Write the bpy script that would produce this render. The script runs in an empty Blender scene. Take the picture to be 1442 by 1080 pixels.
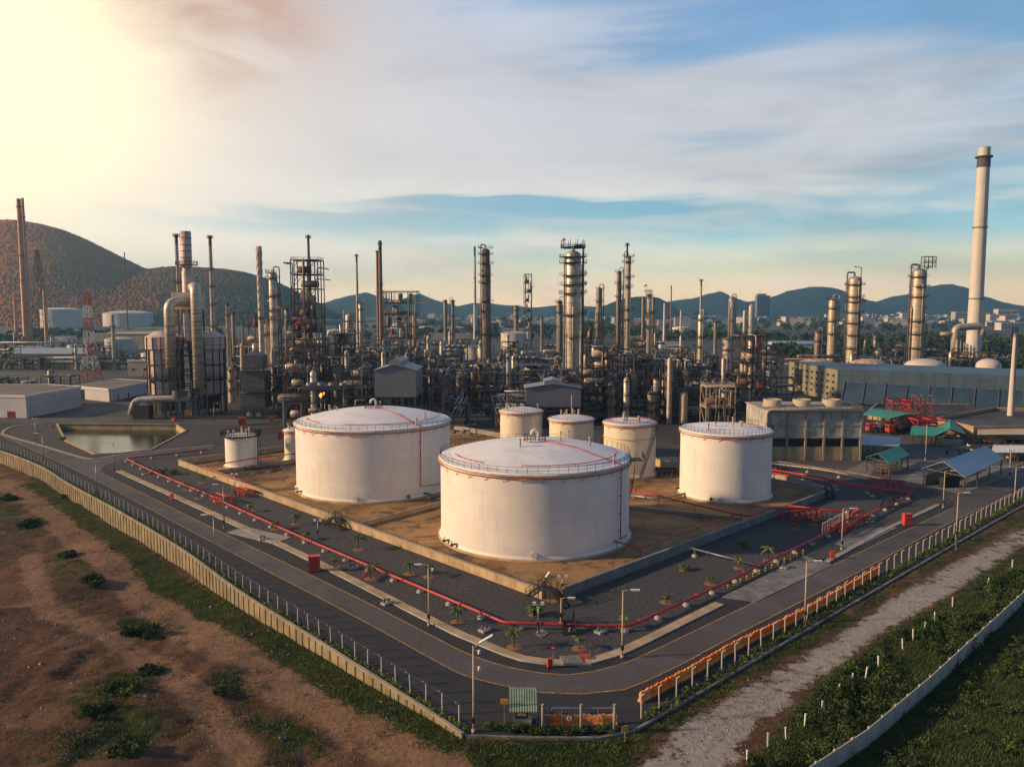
import bpy, math, random
from math import sin, cos, pi, atan2, sqrt, hypot, radians
from mathutils import Vector, noise, geometry
random.seed(7)
sc = bpy.context.scene
COL = sc.collection
# ------------------------------------------------------------------ camera
F = 1110.0; PITCH = 0.0951; CH = 40.0
cam_d = bpy.data.cameras.new('camera'); cam = bpy.data.objects.new('camera', cam_d); COL.objects.link(cam)
cam.location = (0, 0, CH); cam.rotation_euler = (pi/2 - PITCH, 0, 0)
cam_d.sensor_fit = 'HORIZONTAL'; cam_d.sensor_width = 36; cam_d.lens = 36*F/1442; cam_d.clip_end = 30000; cam_d.clip_start = 0.5
sc.camera = cam
sc.view_settings.view_transform = 'Standard'; sc.view_settings.look = 'None'; sc.view_settings.gamma = 1
sc.view_settings.exposure = 0.2
sc.render.engine = 'CYCLES'
sc.cycles.max_bounces = 5; sc.cycles.diffuse_bounces = 2; sc.cycles.glossy_bounces = 2; sc.cycles.volume_bounces = 0
sc.cycles.use_denoising = True
SP, CP = sin(PITCH), cos(PITCH)
def ray(px, py):
    X = (px-721)/F; Y = (py-540)/F
    return X, CP - Y*SP, -(SP + Y*CP)
def P(px, py, z=0.0):
    a, b, c = ray(px, py); t = (CH - z)/(-c)
    return Vector((a*t, b*t, z))
def DY(py, z=0.0): return P(721, py, z).y
def HZ(py, D):
    a, b, c = ray(721, py); return CH + D*c/b
def LX(px, py, D):
    a, b, c = ray(px, py); return a*D/b
def PPX(D, z=0): return F/(D*CP + (CH-z)*SP)      # pixels per metre at distance D
def AX(px, D, z=8):                                # x at ground distance D near the ground
    return (px-721)/F*(D*CP+(CH-z)*SP)
# ------------------------------------------------------------------ world
SUN_AZ = radians(-97); SUN_EL = radians(20)       # sun stands to the left and a little behind the camera
w = bpy.data.worlds.new('World'); sc.world = w; w.use_nodes = True
nt = w.node_tree; nt.nodes.clear()
class NB:
    def __init__(s, nt): s.nt = nt
    def n(s, t, **kw):
        nd = s.nt.nodes.new(t)
        for k, v in kw.items(): setattr(nd, k, v)
        return nd
    def put(s, sock, v):
        if isinstance(v, (int, float)):
            sock.default_value = v
        elif isinstance(v, (tuple, list)):
            v = tuple(v)
            sock.default_value = v if len(v) == len(sock.default_value) else (v + (1,))
        else: s.nt.links.new(v, sock)
    def m(s, op, a, b=None, c=None, clamp=False):
        nd = s.n('ShaderNodeMath', operation=op, use_clamp=clamp); s.put(nd.inputs[0], a)
        if b is not None: s.put(nd.inputs[1], b)
        if c is not None: s.put(nd.inputs[2], c)
        return nd.outputs[0]
    def mix(s, f, a, b, mode='MIX'):
        nd = s.n('ShaderNodeMix', data_type='RGBA', blend_type=mode); s.put(nd.inputs[0], f); s.put(nd.inputs[6], a); s.put(nd.inputs[7], b)
        return nd.outputs[2]
    def ramp(s, f, stops, interp='LINEAR'):
        nd = s.n('ShaderNodeValToRGB'); r = nd.color_ramp; r.interpolation = interp
        while len(r.elements) < len(stops): r.elements.new(0.5)
        for e, (p, c) in zip(r.elements, stops):
            e.position = p; e.color = (c, c, c, 1) if isinstance(c, (int, float)) else tuple(c) + (1,)
        s.put(nd.inputs[0], f); return nd.outputs[0]
    def noise(s, vec, scale, detail=4, rough=0.55, dist=0.0):
        nd = s.n('ShaderNodeTexNoise'); s.put(nd.inputs['Vector'], vec)
        nd.inputs['Scale'].default_value = scale; nd.inputs['Detail'].default_value = detail
        nd.inputs['Roughness'].default_value = rough; nd.inputs['Distortion'].default_value = dist
        return nd.outputs[0]
    def comb(s, x, y, z):
        nd = s.n('ShaderNodeCombineXYZ'); s.put(nd.inputs[0], x); s.put(nd.inputs[1], y); s.put(nd.inputs[2], z); return nd.outputs[0]
    def sep(s, v):
        nd = s.n('ShaderNodeSeparateXYZ'); s.put(nd.inputs[0], v); return nd.outputs
b = NB(nt)
tc = b.n('ShaderNodeTexCoord'); dv = tc.outputs['Generated']; X_, Y_, Z_ = b.sep(dv)
az = b.m('ARCTAN2', X_, Y_)
zc = b.m('MAXIMUM', Z_, 0.0)
inv = b.m('DIVIDE', 1.0, b.m('ADD', zc, 0.10))
lay = b.comb(b.m('MULTIPLY', X_, inv), b.m('MULTIPLY', Y_, inv), 0.0)     # a flat cloud layer seen in perspective
n1 = b.noise(lay, 0.45, 4, 0.5, 0.2)
n2 = b.noise(b.comb(b.m('MULTIPLY', az, 2.2), b.m('MULTIPLY', zc, 17.0), 3.1), 1.15, 6, 0.52, 0.5)
n3 = b.noise(b.comb(b.m('MULTIPLY', az, 2.2), b.m('MULTIPLY', zc, 8.0), 9.3), 1.6, 6, 0.55, .7)
clear = b.ramp(zc, [(0, (1.45, .95, .48)), (.03, (1.25, .98, .52)), (.055, (.80, .88, .60)), (.085, (.40, .66, .70)), (.12, (.22, .47, .60)), (.17, (.20, .42, .58)), (.34, (.18, .35, .60)), (.5, (.10, .19, .36)), (.9, (.05, .10, .22))])
cloud = b.ramp(zc, [(0, (1.30, .84, .50)), (.04, (1.12, .92, .62)), (.08, (.90, .86, .70)), (.13, (.72, .71, .66)), (.18, (.58, .585, .61)), (.28, (.50, .53, .60)), (.36, (.40, .48, .62)), (.5, (.22, .27, .36)), (1, (.13, .16, .22))])
sky = b.n('ShaderNodeTexSky', sky_type='NISHITA', sun_disc=False, sun_elevation=SUN_EL, sun_rotation=SUN_AZ)
nish = b.mix(1.0, sky.outputs[0], (.10, .10, .10), 'MULTIPLY')
clear = b.mix(0.15, clear, nish)
# cover: thick veil in a middle band, thin to the upper right, streaky gaps low down
band = b.ramp(zc, [(0, .45), (.05, .55), (.085, .55), (.115, .72), (.135, .85), (.17, 1.05), (.25, .90), (.34, .58), (.6, .5)])
def gap(a0, z0, wa, wz, k):
    u = b.m('DIVIDE', b.m('SUBTRACT', az, a0), wa); v = b.m('DIVIDE', b.m('SUBTRACT', b.m('ADD', zc, b.m('ADD', b.m('MULTIPLY', b.m('SUBTRACT', n3, .5), .045), b.m('MULTIPLY', b.m('SUBTRACT', n2, .5), .05))), z0), wz)
    return b.m('MULTIPLY', b.m('EXPONENT', b.m('MULTIPLY', b.m('ADD', b.m('MULTIPLY', u, u), b.m('MULTIPLY', v, v)), -1.0)), k)
gaps = b.m('ADD', b.m('ADD', gap(.02, .124, .20, .010, .95), gap(-.22, .10, .18, .009, .6)), gap(.5, .10, .22, .018, .3))
side = b.m('MULTIPLY', az, b.ramp(zc, [(.08, -.2), (.2, -.5), (.34, -.9)])) if 0 else b.m('MULTIPLY', az, b.m('MULTIPLY_ADD', zc, -3.2, -.05))
f = b.m('ADD', b.m('SUBTRACT', b.m('ADD', band, side), gaps), b.m('MULTIPLY', b.m('SUBTRACT', b.m('ADD', b.m('MULTIPLY', n2, .6), b.m('MULTIPLY', n1, .4)), .5), 2.6))
cover = b.ramp(f, [(0.22, 0.0), (0.80, 1.0)], 'EASE')
col = b.mix(cover, clear, cloud)
shade = b.ramp(n3, [(.30, .78), (.50, 1.0), (.72, 1.14)])
col = b.mix(0.75, col, b.mix(1.0, col, shade, 'MULTIPLY'))
def dirn(px, py):
    v = Vector(ray(px, py)).normalized(); return tuple(v)
def glow(px, py):
    nd = b.n('ShaderNodeVectorMath', operation='DOT_PRODUCT'); b.put(nd.inputs[0], dv); nd.inputs[1].default_value = dirn(px, py)
    return nd.outputs['Value']
g1 = b.m('MULTIPLY', b.m('POWER', b.m('MAXIMUM', glow(-60, 60), 0.0), 60), 1.15)
g2 = b.m('POWER', b.m('MAXIMUM', glow(-40, 150), 0.0), 12)
col = b.mix(b.m('MULTIPLY', g2, .72), col, (1.05, .90, .78))
col = b.mix(b.m('MULTIPLY', g1, 1.0, clamp=True), col, (1.45, 1.2, .70))
# a warm dark cloud edge at the top
wv = b.m('MULTIPLY', b.m('POWER', b.m('MAXIMUM', glow(340, -40), 0.0), 150), 1.6)
wf = b.m('MULTIPLY', wv, b.ramp(n3, [(.35, .2), (.6, 1.0)]), clamp=True)
col = b.mix(b.m('MULTIPLY', wf, .85), col, (.56, .36, .27))
# unseen sky behind the camera, dimmed to dusky blue to weaken the fill light
rear_dim = b.ramp(b.m('MULTIPLY_ADD', Y_, .5, .5), [(.18, 1.0), (.62, 0.0)])
col = b.mix(b.m('MULTIPLY', rear_dim, .8), col, (.11, .155, .25))
below = b.m('LESS_THAN', Z_, 0.0)
col = b.mix(below, col, (.30, .27, .24))
bg = b.n('ShaderNodeBackground'); b.put(bg.inputs[0], col); bg.inputs[1].default_value = 1.0
wo = b.n('ShaderNodeOutputWorld'); nt.links.new(bg.outputs[0], wo.inputs[0])
# ------------------------------------------------------------------ sun
sd = bpy.data.lights.new('sun', 'SUN'); sd.energy = 5.0; sd.angle = radians(2); sd.color = (1.0, .67, .38)
so = bpy.data.objects.new('sun', sd); COL.objects.link(so)
sv = Vector((sin(SUN_AZ)*cos(SUN_EL), cos(SUN_AZ)*cos(SUN_EL), sin(SUN_EL)))
so.rotation_euler = sv.to_track_quat('Z', 'Y').to_euler(); so.location = sv*300
# ------------------------------------------------------------------ materials
MATS = {}
def mat(name, c, rough=.7, metal=0.0, var=.25, scale=1.0, spec=.4, streak=0.0, seam=0.0, bump=0.0, bscale=None, detail=4, c2=None, emit=None, seamx=0.0, rust=0.0):
    if name in MATS: return MATS[name]
    m = bpy.data.materials.new(name); m.use_nodes = True; t = m.node_tree; t.nodes.clear(); q = NB(t)
    bs = q.n('ShaderNodeBsdfPrincipled'); out = q.n('ShaderNodeOutputMaterial'); t.links.new(bs.outputs[0], out.inputs[0])
    oc = q.n('ShaderNodeTexCoord').outputs['Object']
    nz = q.noise(oc, scale, detail, .6)
    lo = tuple(x*(1-var) for x in c); hi = tuple(min(1, x*(1+var)) for x in c)
    if c2: hi = c2
    colr = q.ramp(nz, [(.32, lo), (.68, hi)])
    if streak or seam or seamx:
        ox, oy, oz = q.sep(oc)
    if streak:
        st = q.noise(q.comb(q.m('MULTIPLY', ox, 1.0), q.m('MULTIPLY', oy, 1.0), q.m('MULTIPLY', oz, .06)), 1.6, 5, .65)
        colr = q.mix(q.m('MULTIPLY', q.ramp(st, [(.48, 0.0), (.75, 1.0)]), streak), colr, (c[0]*.45, c[1]*.38, c[2]*.28))
    if rust:
        rn = q.noise(oc, .55, 6, .7)
        colr = q.mix(q.m('MULTIPLY', q.ramp(rn, [(.46, 0.0), (.58, 1.0)]), rust), colr, (.28, .10, .03))
    if seam:
        fr = q.m('FRACT', q.m('DIVIDE', oz, seam)); ln = q.m('LESS_THAN', fr, .12 if seam < 3 else .03)
        colr = q.mix(q.m('MULTIPLY', ln, .45), colr, (c[0]*.35, c[1]*.33, c[2]*.3))
    if seamx:
        fr = q.m('FRACT', q.m('DIVIDE', q.m('ADD', ox, oy), seamx)); ln = q.m('LESS_THAN', fr, .16)
        colr = q.mix(q.m('MULTIPLY', ln, .4), colr, (c[0]*.4, c[1]*.4, c[2]*.4))
    q.put(bs.inputs['Base Color'], colr)
    q.put(bs.inputs['Roughness'], q.m('MULTIPLY_ADD', nz, .25, max(0.02, rough-.12)))
    bs.inputs['Metallic'].default_value = metal
    bs.inputs['Specular IOR Level'].default_value = spec
    if emit: bs.inputs['Emission Color'].default_value = tuple(emit[:3])+(1,); bs.inputs['Emission Strength'].default_value = emit[3]
    if bump:
        bn = q.n('ShaderNodeBump'); bn.inputs['Strength'].default_value = bump; bn.inputs['Distance'].default_value = .15
        q.put(bn.inputs['Height'], q.noise(oc, bscale or scale*3, 5, .65)); t.links.new(bn.outputs[0], bs.inputs['Normal'])
    MATS[name] = m; return m
def tank_paint(name, c, stain):
    m = bpy.data.materials.new(name); m.use_nodes = True; t = m.node_tree; t.nodes.clear(); q = NB(t)
    bs = q.n('ShaderNodeBsdfPrincipled'); out = q.n('ShaderNodeOutputMaterial'); t.links.new(bs.outputs[0], out.inputs[0])
    oc = q.n('ShaderNodeTexCoord').outputs['Object']; ox, oy, oz = q.sep(oc)
    th = q.m('ARCTAN2', ox, oy)
    # shell plates in staggered courses, each a slightly different tone
    row = q.m('FLOOR', q.m('DIVIDE', oz, 2.1)); cu = q.m('FLOOR', q.m('ADD', q.m('MULTIPLY', th, 3.2), q.m('MULTIPLY', row, .37)))
    wn = q.n('ShaderNodeTexWhiteNoise', noise_dimensions='2D'); q.put(wn.inputs['Vector'], q.comb(row, cu, 0))
    tone = q.m('MULTIPLY_ADD', wn.outputs[0], .08, .93)
    nz = q.noise(oc, .16, 5, .6)
    base = q.ramp(nz, [(.3, tuple(x*.90 for x in c)), (.7, c)])
    base = q.mix(1.0, base, q.comb(tone, tone, tone), 'MULTIPLY')
    fr = q.m('FRACT', q.m('DIVIDE', oz, 2.1)); ln = q.m('LESS_THAN', fr, .035)
    base = q.mix(q.m('MULTIPLY', ln, .24), base, tuple(x*.5 for x in c))
    st = q.noise(q.comb(ox, oy, q.m('MULTIPLY', oz, .07)), 1.1, 6, .7)
    base = q.mix(q.m('MULTIPLY', q.ramp(st, [(.52, 0.0), (.8, 1.0)]), stain), base, (.36, .25, .15))
    lowf = q.m('MULTIPLY', q.ramp(oz, [(0, 1.0), (.9, 0.0)]), q.ramp(q.noise(oc, .35, 5, .6), [(.45, 0.0), (.65, 1.0)]))
    base = q.mix(q.m('MULTIPLY', lowf, .35), base, (.42, .30, .16))
    q.put(bs.inputs['Base Color'], base); bs.inputs['Roughness'].default_value = .55; bs.inputs['Specular IOR Level'].default_value = .35
    bn = q.n('ShaderNodeBump'); bn.inputs['Strength'].default_value = .25; bn.inputs['Distance'].default_value = .2
    q.put(bn.inputs['Height'], q.noise(oc, .35, 3, .5)); t.links.new(bn.outputs[0], bs.inputs['Normal'])
    MATS[name] = m; return m
tank_paint('tank', (.83, .79, .73), .26)
tank_paint('tank_cream', (.76, .68, .55), .38)
mat('tank_roof', (.74, .74, .76), .5, var=.10, scale=.22, streak=.25)
mat('steel', (.045, .040, .040), .6, .2, var=.4, scale=.8)
mat('steel_light', (.11, .105, .108), .5, .3, var=.3, scale=.8)
mat('steel_brown', (.07, .038, .03), .7, .1, var=.4, scale=.7)
mat('black', (.018, .018, .02), .6, var=.3)
mat('clad', (.46, .39, .31), .5, .3, var=.22, scale=.5, streak=.4, seam=2.4)
mat('clad_silver', (.60, .53, .43), .42, .4, var=.18, scale=.5, streak=.3, seam=2.8)
mat('clad_pink', (.58, .47, .41), .55, .1, var=.18, scale=.5, streak=.3, seam=2.6)
mat('clad_dark', (.22, .17, .13), .55, .25, var=.35, scale=.6, streak=.5, seam=3.1)
mat('pipe_grey', (.22, .22, .235), .4, .5, var=.3, scale=.6)
mat('pipe_rust', (.20, .11, .075), .7, .2, var=.4, scale=.9)
mat('pipe_cream', (.48, .38, .27), .6, var=.25, scale=.8)
mat('red', (.42, .028, .03), .5, var=.25, scale=.7, spec=.5)
mat('red_worn', (.46, .06, .035), .55, var=.3, scale=.7)
mat('redbox', (.50, .055, .035), .5, var=.2)
mat('yellow', (.58, .34, .03), .6, var=.2)
mat('concrete', (.30, .27, .225), .85, var=.25, scale=.35, streak=.2, bump=.2)
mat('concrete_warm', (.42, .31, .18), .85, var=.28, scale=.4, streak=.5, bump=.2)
mat('wall_stained_shaded', (.25, .205, .125), .9, var=.35, scale=.35, streak=.7, bump=.3)  # foreground shade put into this darker wall tone; the streaks are stains
mat('concrete_shaded', (.20, .205, .21), .85, var=.25, scale=.4, streak=.35, bump=.2)
mat('concrete_pale', (.38, .37, .35), .85, var=.35, scale=.4, streak=.45, bump=.15)
mat('brown_stack', (.24, .12, .08), .7, var=.3)
mat('stack_orange_lit', (.56, .27, .14), .6, var=.2, scale=.3, streak=.3)  # orange light on the far left chimneys, painted into their colour
mat('dark_cap', (.075, .065, .06), .7, var=.3)
mat('stackwhite', (.54, .50, .45), .6, var=.10, scale=.12, streak=.25)
mat('orange', (.92, .20, .012), .5, var=.2)
mat('orange_pale', (.90, .32, .08), .5, var=.25)
mat('green_roof', (.035, .27, .19), .5, var=.2, scale=.4, seamx=.9)
mat('blue_roof', (.30, .36, .42), .45, .2, var=.15, scale=.3, seamx=1.2)
mat('grey_clad', (.175, .185, .215), .55, .1, var=.08, scale=.2, seamx=.7)
mat('grey_roof', (.25, .265, .30), .5, .2, var=.12, scale=.2, seamx=.7)
mat('blue_wall', (.055, .100, .145), .5, .1, var=.2, scale=.12, seamx=1.6)
mat('blue_slope', (.035, .070, .110), .45, .2, var=.3, scale=.10, seamx=1.6)
mat('olive_wall', (.25, .225, .155), .8, var=.2, scale=.2, streak=.4)
mat('cream_wall', (.44, .38, .27), .8, var=.15, scale=.2, streak=.3)
mat('tan_wall', (.36, .27, .16), .8, var=.2, scale=.15, streak=.5)
mat('white_wall', (.50, .49, .50), .7, var=.12, scale=.15, streak=.2, seam=4.2)
mat('white', (.66, .65, .63), .6, var=.12)
mat('dark_roof', (.05, .055, .058), .8, var=.4, scale=.12)
mat('brown_roof', (.15, .12, .10), .8, var=.3, scale=.1)
mat('glass', (.03, .04, .05), .15, 0, var=.2, spec=.8)
mat('bluepaint', (.05, .13, .25), .5, var=.2)
mat('trunk', (.11, .075, .05), .9, var=.3, scale=3)
mat('leaf_dark', (.035, .060, .018), .7, var=.5, scale=.7, spec=.2)
mat('leaf_mid', (.060, .095, .022), .7, var=.5, scale=.5, spec=.2)
mat('leaf_far', (.030, .050, .022), .8, var=.5, scale=.08, spec=.1)
mat('leaf_bright', (.13, .17, .025), .7, var=.4, scale=.8, spec=.2)
mat('hillleaf', (.008, .026, .030), .9, var=.45, scale=.012, spec=.05, bump=1.0, bscale=.05, detail=8)
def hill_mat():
    m = bpy.data.materials.new('hill_forest_glow'); m.use_nodes = True; t = m.node_tree; t.nodes.clear(); q = NB(t)
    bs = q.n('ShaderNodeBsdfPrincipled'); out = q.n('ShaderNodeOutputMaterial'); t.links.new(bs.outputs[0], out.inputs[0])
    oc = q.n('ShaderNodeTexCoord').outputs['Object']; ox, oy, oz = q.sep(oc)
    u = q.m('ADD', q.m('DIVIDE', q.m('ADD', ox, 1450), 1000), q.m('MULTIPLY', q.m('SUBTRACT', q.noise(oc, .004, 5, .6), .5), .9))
    c = q.ramp(u, [(.0, (.58, .17, .012)), (.35, (.34, .125, .012)), (.75, (.085, .060, .012)), (1.0, (.035, .034, .012))])  # orange flare glow painted into the forest colour, fading out to the right
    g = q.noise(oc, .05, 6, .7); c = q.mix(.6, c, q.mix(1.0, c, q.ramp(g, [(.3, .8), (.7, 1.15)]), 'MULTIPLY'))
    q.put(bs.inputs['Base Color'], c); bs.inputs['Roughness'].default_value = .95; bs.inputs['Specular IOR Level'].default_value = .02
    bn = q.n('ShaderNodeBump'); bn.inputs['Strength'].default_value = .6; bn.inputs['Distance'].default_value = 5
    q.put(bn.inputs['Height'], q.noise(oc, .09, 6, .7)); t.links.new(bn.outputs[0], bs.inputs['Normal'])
    MATS['hill_painted_glow'] = m
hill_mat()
mat('flame', (1, .4, .1), .5, emit=(1.0, .32, .05, 2.2))
mat('lamp_on', (1, .7, .3), .5, emit=(1.0, .55, .18, 3.0))
mat('lamp_white', (.7, .72, .74), .35, var=.05)
mat('water', (.030, .036, .018), .16, var=.3, scale=.05, spec=.18)
mat('domerust', (.50, .44, .36), .7, var=.2, scale=.4, rust=.9)
mat('soil', (.22, .115, .05), .95, var=.3, scale=1.5)
mat('tyre', (.02, .02, .02), .8)
mat('citywall', (.42, .38, .35), .8, var=.2, scale=.03)
mat('cityblue', (.12, .18, .25), .6, var=.2, scale=.03)
mat('cityred', (.30, .12, .08), .8, var=.25, scale=.03)
mat('citygreen', (.07, .24, .17), .7, var=.25, scale=.03)
mat('farwhite', (.55, .50, .46), .7, var=.15, scale=.05)
mat('apron', (.17, .165, .16), .85, var=.45, scale=.5, detail=8, bump=.1)
mat('shoulder', (.026, .028, .034), .9, var=.3, scale=.5, bump=.3, bscale=12, detail=8)
mat('gravel', (.058, .057, .062), .95, var=.65, scale=2.2, bump=.9, bscale=5, detail=9)
mat('line_yellow', (.40, .22, .05), .8, var=.7, scale=2.2, detail=8)
def road_mat():
    m = bpy.data.materials.new('road_asphalt'); m.use_nodes = True; t = m.node_tree; t.nodes.clear(); q = NB(t)
    bs = q.n('ShaderNodeBsdfPrincipled'); out = q.n('ShaderNodeOutputMaterial'); t.links.new(bs.outputs[0], out.inputs[0])
    oc = q.n('ShaderNodeTexCoord').outputs['Object']
    c = q.ramp(q.noise(oc, .12, 7, .65, .5), [(.3, (.072, .068, .070)), (.7, (.112, .105, .106))])
    vo = q.n('ShaderNodeTexVoronoi', feature='F1'); q.put(vo.inputs['Vector'], oc); vo.inputs['Scale'].default_value = .055
    vr, vg, vb = q.sep(vo.outputs['Color']); vt = q.m('MULTIPLY_ADD', vr, .30, .82); c = q.mix(1.0, c, q.comb(vt, vt, vt), 'MULTIPLY')
    st = q.noise(oc, .45, 6, .7, 1.2); c = q.mix(q.m('MULTIPLY', q.ramp(st, [(.60, 0.0), (.70, 1.0)]), .55), c, (.022, .020, .021))
    ve = q.n('ShaderNodeTexVoronoi', feature='DISTANCE_TO_EDGE'); q.put(ve.inputs['Vector'], oc); ve.inputs['Scale'].default_value = .16
    ck = q.m('LESS_THAN', ve.outputs['Distance'], .006); c = q.mix(q.m('MULTIPLY', ck, .5), c, (.018, .017, .017))
    g = q.noise(oc, 9, 5, .7); c = q.mix(.5, c, q.mix(1.0, c, q.ramp(g, [(.3, .7), (.7, 1.3)]), 'MULTIPLY'))
    q.put(bs.inputs['Base Color'], c); bs.inputs['Roughness'].default_value = .85; bs.inputs['Specular IOR Level'].default_value = .3
    MATS['road'] = m
road_mat()
def pad_mat():
    m = bpy.data.materials.new('tank_floor'); m.use_nodes = True; t = m.node_tree; t.nodes.clear(); q = NB(t)
    bs = q.n('ShaderNodeBsdfPrincipled'); out = q.n('ShaderNodeOutputMaterial'); t.links.new(bs.outputs[0], out.inputs[0])
    oc = q.n('ShaderNodeTexCoord').outputs['Object']
    a = q.noise(oc, .07, 8, .65, 1.0); c = q.ramp(a, [(.34, (.075, .045, .028)), (.45, (.23, .13, .055)), (.60, (.36, .215, .09)), (.72, (.25, .17, .10))])
    d = q.noise(oc, .16, 6, .6, 2.0); c = q.mix(q.m('MULTIPLY', q.ramp(d, [(.52, 0.0), (.64, 1.0)]), .85), c, (.050, .032, .022))
    g = q.noise(oc, 1.5, 6, .7); c = q.mix(.5, c, q.mix(1.0, c, q.ramp(g, [(.3, .65), (.7, 1.25)]), 'MULTIPLY'))
    q.put(bs.inputs['Base Color'], c); q.put(bs.inputs['Roughness'], q.ramp(d, [(.5, .9), (.7, .45)])); bs.inputs['Specular IOR Level'].default_value = .3
    MATS['pad'] = m
pad_mat()
def field_mat():
    m = bpy.data.materials.new('field_soil'); m.use_nodes = True; t = m.node_tree; t.nodes.clear(); q = NB(t)
    bs = q.n('ShaderNodeBsdfPrincipled'); out = q.n('ShaderNodeOutputMaterial'); t.links.new(bs.outputs[0], out.inputs[0])
    oc = q.n('ShaderNodeTexCoord').outputs['Object']
    at = q.n('ShaderNodeAttribute', attribute_name='cover'); sp = q.n('ShaderNodeSeparateColor'); t.links.new(at.outputs['Color'], sp.inputs[0])
    gr, wh, rd = sp.outputs[0], sp.outputs[1], sp.outputs[2]
    a = q.noise(oc, .12, 8, .65, .8)
    dirt = q.ramp(a, [(.30, (.070, .040, .028)), (.50, (.125, .070, .044)), (.68, (.185, .112, .070))])
    fine = q.noise(oc, 1.7, 8, .7, .5); dirt = q.mix(.8, dirt, q.mix(1.0, dirt, q.ramp(fine, [(.3, .5), (.7, 1.35)]), 'MULTIPLY'))
    sm = q.noise(oc, .5, 5, .6, 1.5); dirt = q.mix(q.m('MULTIPLY', q.ramp(sm, [(.55, 0.0), (.7, 1.0)]), .5), dirt, (.10, .085, .085))
    tn = q.ramp(q.m('ADD', rd, q.m('MULTIPLY', q.m('SUBTRACT', q.noise(oc, .4, 6, .7), .5), .9)), [(.3, 0.0), (.6, 1.0)]); dirt = q.mix(q.m('MULTIPLY', tn, .9), dirt, q.ramp(fine, [(.3, (.17, .098, .062)), (.7, (.31, .195, .125))]))
    white = q.ramp(q.noise(oc, .9, 7, .7), [(.25, (.25, .235, .215)), (.7, (.40, .38, .36))])
    grass = q.ramp(q.noise(oc, .8, 7, .7), [(.3, (.018, .028, .009)), (.65, (.055, .068, .020))])
    dn = q.m('MULTIPLY', q.m('SUBTRACT', q.m('ADD', q.m('MULTIPLY', q.noise(oc, .7, 8, .75), .6), q.m('MULTIPLY', q.noise(oc, .14, 4, .6), .4)), .5), 4.2)
    wf = q.ramp(q.m('ADD', wh, dn), [(.38, 0.0), (.62, 1.0)]); gf = q.ramp(q.m('ADD', gr, dn), [(.40, 0.0), (.58, 1.0)])
    c = q.mix(wf, dirt, white); c = q.mix(gf, c, grass)
    q.put(bs.inputs['Base Color'], c); bs.inputs['Roughness'].default_value = .95; bs.inputs['Specular IOR Level'].default_value = .1
    bn = q.n('ShaderNodeBump'); bn.inputs['Strength'].default_value = 1.0; bn.inputs['Distance'].default_value = .55
    q.put(bn.inputs['Height'], q.noise(oc, 1.1, 9, .72)); t.links.new(bn.outputs[0], bs.inputs['Normal'])
    MATS['field'] = m
field_mat()
def plant_mat():
    m = bpy.data.materials.new('plant_paving'); m.use_nodes = True; t = m.node_tree; t.nodes.clear(); q = NB(t)
    bs = q.n('ShaderNodeBsdfPrincipled'); out = q.n('ShaderNodeOutputMaterial'); t.links.new(bs.outputs[0], out.inputs[0])
    oc = q.n('ShaderNodeTexCoord').outputs['Object']
    c = q.ramp(q.noise(oc, .05, 8, .65, .6), [(.3, (.020, .017, .017)), (.55, (.036, .031, .030)), (.72, (.062, .05, .042))])
    q.put(bs.inputs['Base Color'], c); bs.inputs['Roughness'].default_value = .85
    MATS['plant'] = m
plant_mat()
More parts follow.
